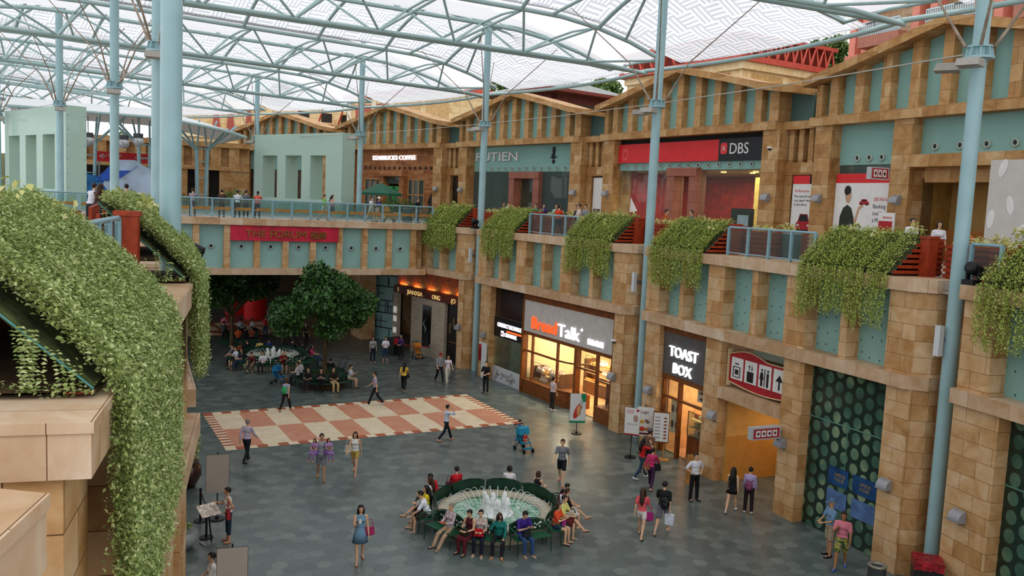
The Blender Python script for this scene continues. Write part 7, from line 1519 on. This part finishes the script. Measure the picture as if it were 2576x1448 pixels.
sitter(FC1, -17, -.45, 'man in a black tee and white shorts using his phone beyond the yellow shirt', sex='m', h=1.66, hair='short', hc=HAIRN, top='#131317', bot='#d2cfcd', blen=.48, shoe='#7a4a3a', sandal=True, pose='cross')
sitter(FC1, -17, .0, 'small boy in a white tee seated on the right bench', sex='m', h=1.3, hair='short', top='#e9e9f0', bot='#7a5a4a', blen=.5, shoe='#444444', tw=.2)
sitter(FC1, -17, .45, 'boy in a maroon tee leaning over with his arm out', sex='m', h=1.5, hair='short', top='#561a26', bot='#2a2a30', shoe='#444444', pose='sitlean', nod=20)
R_, J = sitter(FC1, 19, .15, 'brown-haired woman in a black strappy top seated at the back right', h=1.6, hair='bob', hc=HAIRN, top='#1b1518', sleeve=0, bot='#3a4a6a', shoe='#332222'); carry(R_, J, 'booklet', '#dcdde6', 'white paper on the lap of the woman in the strappy top', (-.1, .32, .68), cat='paper')
sitter(FC1, 55, -.15, 'woman in a white tee seen from behind at the back of the fountain', h=1.62, hair='bob', top='#e6dfe2', sleeve=.45, bot='#4a4a55', shoe='#333333')
R_, J = sitter(FC1, 91, .35, 'woman in a red jacket seated upright at the back of the fountain', h=1.66, hair='short', top='#c01a24', sleeve=.95, bot='#2a2a30', shoe='#333333'); carry(R_, J, 'handbag', '#5e1426', 'maroon bag beside the upright woman in red', (-.3, -.05, .72), 1.0)
sitter(FC1, 127, -.1, 'person in a red jacket bending over at the back left of the fountain', h=1.62, hair='short', top='#bf1c26', sleeve=.95, bot='#3a3026', shoe='#333333', pose='sitlean', nod=20)
sitter(FC1, 163, .3, 'man in a white polo and dark shorts leaning forward on the left bench', sex='m', h=1.7, hair='short', top='#e6e9f2', sleeve=.5, bot='#2f2a22', blen=.5, shoe='#6a4a36', sandal=True, pose='sitlean')
sitter(FC1, 163, -.2, 'woman in a yellow top seated behind the man in the white polo', h=1.6, hair='long', top='#e6cf2a', sleeve=.4, bot='#3a302c', blen=.5, shoe='#8a4a36', sandal=True, pose='cross')
sitter(FC1, 150, -.55, 'brown-haired woman in white furthest back on the left side', h=1.6, hair='long', hc=HAIRN, top='#e6e4e6', sleeve=.4, bot='#3a302c', shoe='#5a4a40')
R_, J = sitter(FC1, -161, .22, 'older woman in a plaid blouse and beige trousers stretching her legs', h=1.58, hair='short', hc=HAIRG, topmat=blotch('#d6c6c8', '#a8949c', '#e0d8d8'), sleeve=.9, bot='#b89a7c', shoe='#2a1a18', pose='stretch'); carry(R_, J, 'booklet', '#d8421e', 'orange-red book on the lap of the older woman', (0, .34, .74), cat='book')
R_, J = sitter(FC1, -152, .62, 'woman in a maroon sleeveless outfit seated left of the floral blouse', h=1.6, hair='short', top='#4e1620', sleeve=0, skirt=(.4, 'skirt'), bot='#5e1a22', shoe='#2a1a1a', nod=16); carry(R_, J, 'handbag', '#2a2c22', 'dark olive bag on the lap of the woman in maroon', (0, .3, .68), 1.0, False)
R_, J = sitter(FC1, -125, -.15, 'woman in a floral blouse and navy trousers with a red bag', h=1.6, hair='short', topmat=blotch('#c9473f', '#d9cdc6', '#8f9a96', '#e0d6cf'), sleeve=.4, bot='#151b2c', shoe='#c9c0b8', sandal=True); carry(R_, J, 'handbag', '#b3131f', 'bright red handbag on the lap of the woman in the floral blouse', (0, .3, .7), 1.0, False)
R_, J = sitter(FC1, -125, .42, 'woman in a teal jacket holding a camera up to her face', h=1.6, hair='long', hc=HAIRN, top='#16766e', sleeve=.95, bot='#1a1c22', shoe='#b5752e', pose='cover', nod=14); carry(R_, J, 'camera', '#121214', 'black camera held to the face of the woman in teal', J['head']+Vector((.02, .15, .0)), cat='camera')
# crowd round the far fountain and the tree bench
TOPS = ['#c2571f', '#17181b', '#b0563a', '#8f969e', '#d5d8e0', '#8c1f22', '#2d3e7a', '#cfc27e', '#7a2020', '#17181b', '#dcdce2', '#b8386a', '#5a2a3a', '#7a1a1a', '#22304a', '#3a3a3e']
FARP = [(163, 0.3, '#2a1c18', 'dark-clothed woman at the left end of the far fountain'), (-161, -0.3, '#c3c9da', 'person in pale blue reading at the left of the far fountain'), (-161, 0.3, '#16171a', 'person in black seated front left of the far fountain'), (-125, -0.3, '#5a1c24', 'woman in dark red leaning on the front of the far fountain'), (-125, 0.3, '#e0e0e6', 'person in a white tee with bare legs at the front of the far fountain'), (-89, 0.0, '#7a1218', 'bald man in a dark red shirt with his back to the white jets'), (-17, 0.0, '#c23a6e', 'woman in pink stretching out on the right of the far fountain'), (19, -0.3, '#5a2440', 'person in plum at the back right of the far fountain'), (19, 0.3, '#16171b', 'dark-haired child at the back right of the far fountain'), (55, -0.3, '#17181c', 'person in black behind the far jets'), (55, 0.3, '#1a1c22', 'person with dark hair behind the right far jets'), (91, -0.3, '#23347a', 'person in royal blue behind the far jets'), (91, 0.3, '#c9b86a', 'child in a yellow top behind the far jets'), (127, -0.3, '#121316', 'person in black by the rear left of the far fountain'), (127, 0.3, '#a8502e', 'person in rust near the rear left of the far fountain'), (163, -0.3, '#7c858c', 'person in grey at the rear left of the far fountain')]
for k, (a, o, c, l) in enumerate(FARP): sitter(FC2, a, o, l, sex='mf'[k % 2], h=1.55+.1*((k*3) % 4)/3, hair='bald' if 'bald' in l else ('bob', 'short', 'long', 'short')[k % 4], top=c, sleeve=.5, bot=('#22242a', '#3a3028', '#2a3a55', '#4a4036')[k % 4], blen=(1, .5, 1, .8)[k % 4], shoe='#3a2c26', pose=('sit', 'sitphone', 'cross', 'sitlean')[k % 4], vox=.028)
for k, (px, py, c, l, f, po) in enumerate(((599, 862, '#d2571a', 'person in bright orange in the row beyond the far fountain', 175, 'sit'), (616, 862, '#141518', 'broad person in black beside the orange shirt', 175, 'sit'), (632, 860, '#a4563e', 'person in salmon right of the person in black', 170, 'sit'), (582, 846, '#7a1f1c', 'person in dark red seated under the far tree', 175, 'sit'), (604, 838, '#a8b2bc', 'person in pale grey seated beyond the orange shirt', 170, 'sit'), (633, 838, '#b9c2c8', 'person in pale blue-grey bending forward beyond the row', 120, 'sit'), (562, 846, '#3c4248', 'person in charcoal at the left end of the row', 160, 'sit'))):
    at_px(px, py+6, l, face=f, pose=po, sex='mf'[k % 2], h=1.6, hair='short', top=c, sleeve=.5, bot='#22242a', shoe='#222222', vox=.03)
qb = empty('low_wall_bench', None, 'dark low bench under the row of people beyond the far fountain', 'bench'); a, b = atz(552, 866), atz(648, 866); u = (b-a).normalized(); nn = Vector((-u.y, u.x, 0))
ob('seat', MB().hexa([tuple(v+Vector((0, 0, z))) for z in (.0, .43) for v in (a-nn*.3, b-nn*.3, b+nn*.35, a+nn*.35)]), BENCHD, qb); a2, b2 = atz(570, 845), atz(650, 845); qb2 = empty('low_wall_bench', None, 'dark low bench one row further back under the bridge', 'bench'); ob('seat', MB().hexa([tuple(v+Vector((0, 0, z))) for z in (.0, .43) for v in (a2-nn*.3, b2-nn*.3, b2+nn*.35, a2+nn*.35)]), BENCHD, qb2)
for k, (px, py, c, bo, l, f, po) in enumerate(((564, 850, '#d8707a', '#2a2026', 'person in a pink tee standing on the far terracotta inlay', 170, 'stand'), (667, 852, '#9c1c24', '#23304e', 'person with a red rucksack standing beyond the far fountain', 160, 'stand'), (697, 850, '#8a7a70', '#8a8078', 'bare-legged person walking beyond the far fountain', 150, 'walk'), (717, 868, '#a82a1e', '#2a2026', 'woman in orange-red standing behind the far jets', -160, 'stand'), (744, 864, '#d8d4dc', '#2a2a35', 'woman in a white top standing right of the orange-red one', -60, 'clasp'), (768, 872, '#1c2218', '#1a1c18', 'dark-dressed person under the left of the tree crown', 30, 'stand'), (676, 822, '#8a8f98', '#2a2a30', 'distant person near the red booth', 40, 'walk'), (826, 845, '#7a2a2a', '#1c1c20', 'distant person in dark red right of the tree trunk', 10, 'walk'), (812, 832, '#e6e6ea', '#2a2a33', 'distant person in white behind the tree trunk', 10, 'walk2'), (820, 870, '#1a1a20', '#101014', 'small distant child behind the tree trunk', 0, 'stand'))):
    at_px(px, py, l, face=f, pose=po, sex='mf'[k % 2], h=1.2 if 'child' in l else 1.62, hair=('short', 'short', 'long', 'long')[k % 4], top=c, sleeve=.45, bot=bo, blen=.4 if 'bare' in l else 1, shoe='#333333', vox=.03)
for k, (a, o, c, bo, l, po, h_) in enumerate(((-128, -.3, '#1b1a1c', '#2a2a2c', 'woman in a dark tee on the left of the three on the tree bench', 'sit', 1.55), (-108, -.1, '#141416', '#141416', 'person in black reading white pages on the tree bench', 'sitphone', 1.6), (-86, .0, '#1e1a18', '#cdb083', 'person in a black tee and cream trousers on the tree bench', 'sit', 1.65), (-32, .0, '#c9cdd6', '#a89472', 'boy in a pale tee and khaki shorts at the right of the tree bench', 'sitphone', 1.55), (150, .1, '#dcdae0', '#33363c', 'person in white with dark hair on the left of the tree bench', 'sit', 1.6), (128, .0, '#e4e2e4', '#2a2c33', 'bald man in a white tee on the left rear of the tree bench', 'sitlean', 1.66), (60, .0, '#141416', '#1a1a1e', 'person in black seated behind the tree trunk', 'sit', 1.6))):
    R_, J = sitter(TC, a, o, l, r=1.38, sex='mf'[k % 2], h=h_, hair='bald' if 'bald' in l else 'short', top=c, sleeve=.5, bot=bo, blen=.5 if 'shorts' in l else 1, shoe='#2a2624', pose=po, vox=.025)
    if 'pages' in l: carry(R_, J, 'booklet', '#e9e9ee', 'open white booklet held by the person in black', (0, .36, .76), cat='book')
# upper level: on the bridge and along the right promenade
DZ = 8.64
for k, (x, y, c, bo, l, f, po, kw) in enumerate(((7.1, 52.2, '#9c8a92', '#2c1f22', 'person in a mauve patterned shirt at the left end of the bridge railing', 175, 'lean_rail', {}), (8.7, 52.2, '#4a3228', '#2a1a18', 'person in brown leaning on the bridge railing', 175, 'lean_rail', {}), (9.6, 52.3, '#cfd1d6', '#1a1a1c', 'man in a white shirt leaning on the bridge railing', 175, 'lean_rail', dict(sex='m')), (10.3, 53.4, '#5f626c', '#22252c', 'person in grey just behind the man in white on the bridge', 170, 'stand', {}), (10.75, 52.3, '#d8604a', '#2c2c40', 'woman in coral at the right of the bridge railing group', 170, 'lean_rail', dict(hair='pony')), (15.3, 54.2, '#7ec24a', '#cfcac4', 'man in a lime green tee walking across the bridge', 70, 'walk', dict(sex='m', blen=.45, bot='#cfcac4')), (15.75, 54.0, '#d9a79a', '#5a5a66', 'woman in pale pink beside the man in lime green', 70, 'walk2', dict(hair='long', skirt=(.3, 'skirt'))), (18.7, 55.0, '#dfe0e6', '#d9d2c6', 'man in a white shirt walking with the sunhat woman on the bridge', 60, 'walk', dict(sex='m', hair='short')), (19.0, 54.6, '#4a3f7a', '#d0aa98', 'woman in a white sunhat and pale skirt pushing a pushchair', 70, 'push', dict(hair='hat', skirt=(.55, 'skirt'))), (22.0, 55.0, '#14151a', '#46525e', 'person in black beside the red planter box on the bridge', 60, 'stand', dict(sex='m')))):
    k2 = dict(kw); k2.setdefault('bot', bo); k2.setdefault('hair', 'short'); person(x, y, DZ, l, face=f, pose=po, h=1.66, top=c, sleeve=.5, shoe='#3a3434', vox=.026, **k2)
p = Vector((19.7, 54.4, DZ)); s = dup([o for o in bpy.data.objects if o.name == 'pushchair.002'][0], T(19.75, 54.3, DZ, math.radians(60)), 'pink-grey pushchair on the bridge in front of the sunhat woman')
for k, (th, s, d, c, l, f, po, kw) in enumerate(((-2.3, -2.2, 2.3, '#9fb8ae', 'woman with light hair in pale green behind the railing', -20, 'clasp', dict(hc=HAIRN)), (-2.3, -1.45, 2.0, '#1f2c48', 'woman in a dark blue dress in the group behind the railing', 30, 'clasp', dict(hair='long', skirt=(.3, 'dress'))), (-2.3, -.75, 1.5, '#d2401f', 'person in an orange-red tee facing the group behind the railing', 150, 'phone', {}), (-2.3, -.5, 3.1, '#8a8f96', 'man in grey at the back of the group behind the railing', -40, 'stand', dict(sex='m')), (-2.3, .1, 2.1, '#22243a', 'person in navy at the right of the group behind the railing', -70, 'stand', {}), (-2.3, .75, 1.8, '#d6c3bd', 'man in a pale pink shirt and beige shorts behind the railing', -75, 'clasp', dict(sex='m', bot='#b3a793', blen=.5)), (1.0, .2, 3.4, '#4a4a55', 'person in dark grey beside the slim column right of the bakery', -60, 'stand', {}), (4.7, 4.1, 3.0, '#e9e9ee', 'man in a white shirt above the biggest right planter', 40, 'stand', dict(sex='m')), (4.7, 4.9, 3.3, '#e4e2ea', 'smiling woman in white above the biggest right planter', 20, 'stand', dict(hair='bob')), (4.7, 6.0, 2.8, '#e2761a', 'man in a bright orange shirt right of the biggest planter', 60, 'lean_rail', dict(sex='m')), (11.7, -6.0, 3.6, '#17181c', 'man in a dark shirt at the far right edge by the cafe photograph', -70, 'clasp', dict(sex='m')), (-9.3, 6.6, 3.6, '#dfe2ea', 'person in white seated beyond the farthest right planter', 60, 'stand', {}), (-9.3, 5.6, 4.0, '#23252c', 'person in dark clothes beyond the farthest right planter', 60, 'stand', {}), (-5.8, .7, 4.4, '#1f7a66', 'person in green seen above the planter beside the column', -40, 'clasp', {}), (-5.8, 1.8, 4.2, '#3a2a6a', 'person in violet beside the column at the seafood shop', 30, 'clasp', {}), (4.7, -10.2, 3.0, '#c25a2a', 'person in rust at the bank window above the planter', 70, 'stand', {}))):
    q = FR(th, R1, s, d).translation; k2 = dict(kw); k2.setdefault('bot', '#23262e'); k2.setdefault('hair', 'short'); person(q.x, q.y, DZ, l, face=f, pose=po, h=1.66 if k2.get('sex') != 'm' else 1.72, top=c, sleeve=.5, shoe='#33302e', vox=.024, **k2)
for k, (px, y, c, l, f, kw) in enumerate(((228, 33.5, '#d9d9e2', 'man in a white shirt bending forward behind the left pale shrubs', 140, dict(sex='m', pose='lean_rail')), (246, 33.0, '#3a1a1c', 'long-haired person in dark red beside the bending man', 150, dict(hair='long', hc=HAIRN, pose='lean_rail')), (318, 37.0, '#8a8f96', 'dark-haired person just visible above the left pale shrubs', 170, dict(sex='m', pose='stand')))):
    d = ray(px, 480); t = y/d.y; q = CAMP+d*t; person(q.x, y, DZ, l, face=f, h=1.68, top=c, sleeve=.5, bot='#2a2c33', vox=.022, **kw)
for o in list(bpy.data.objects):
    if o.type == 'MESH' and len(o.data.vertices) == 0: bpy.data.objects.remove(o)
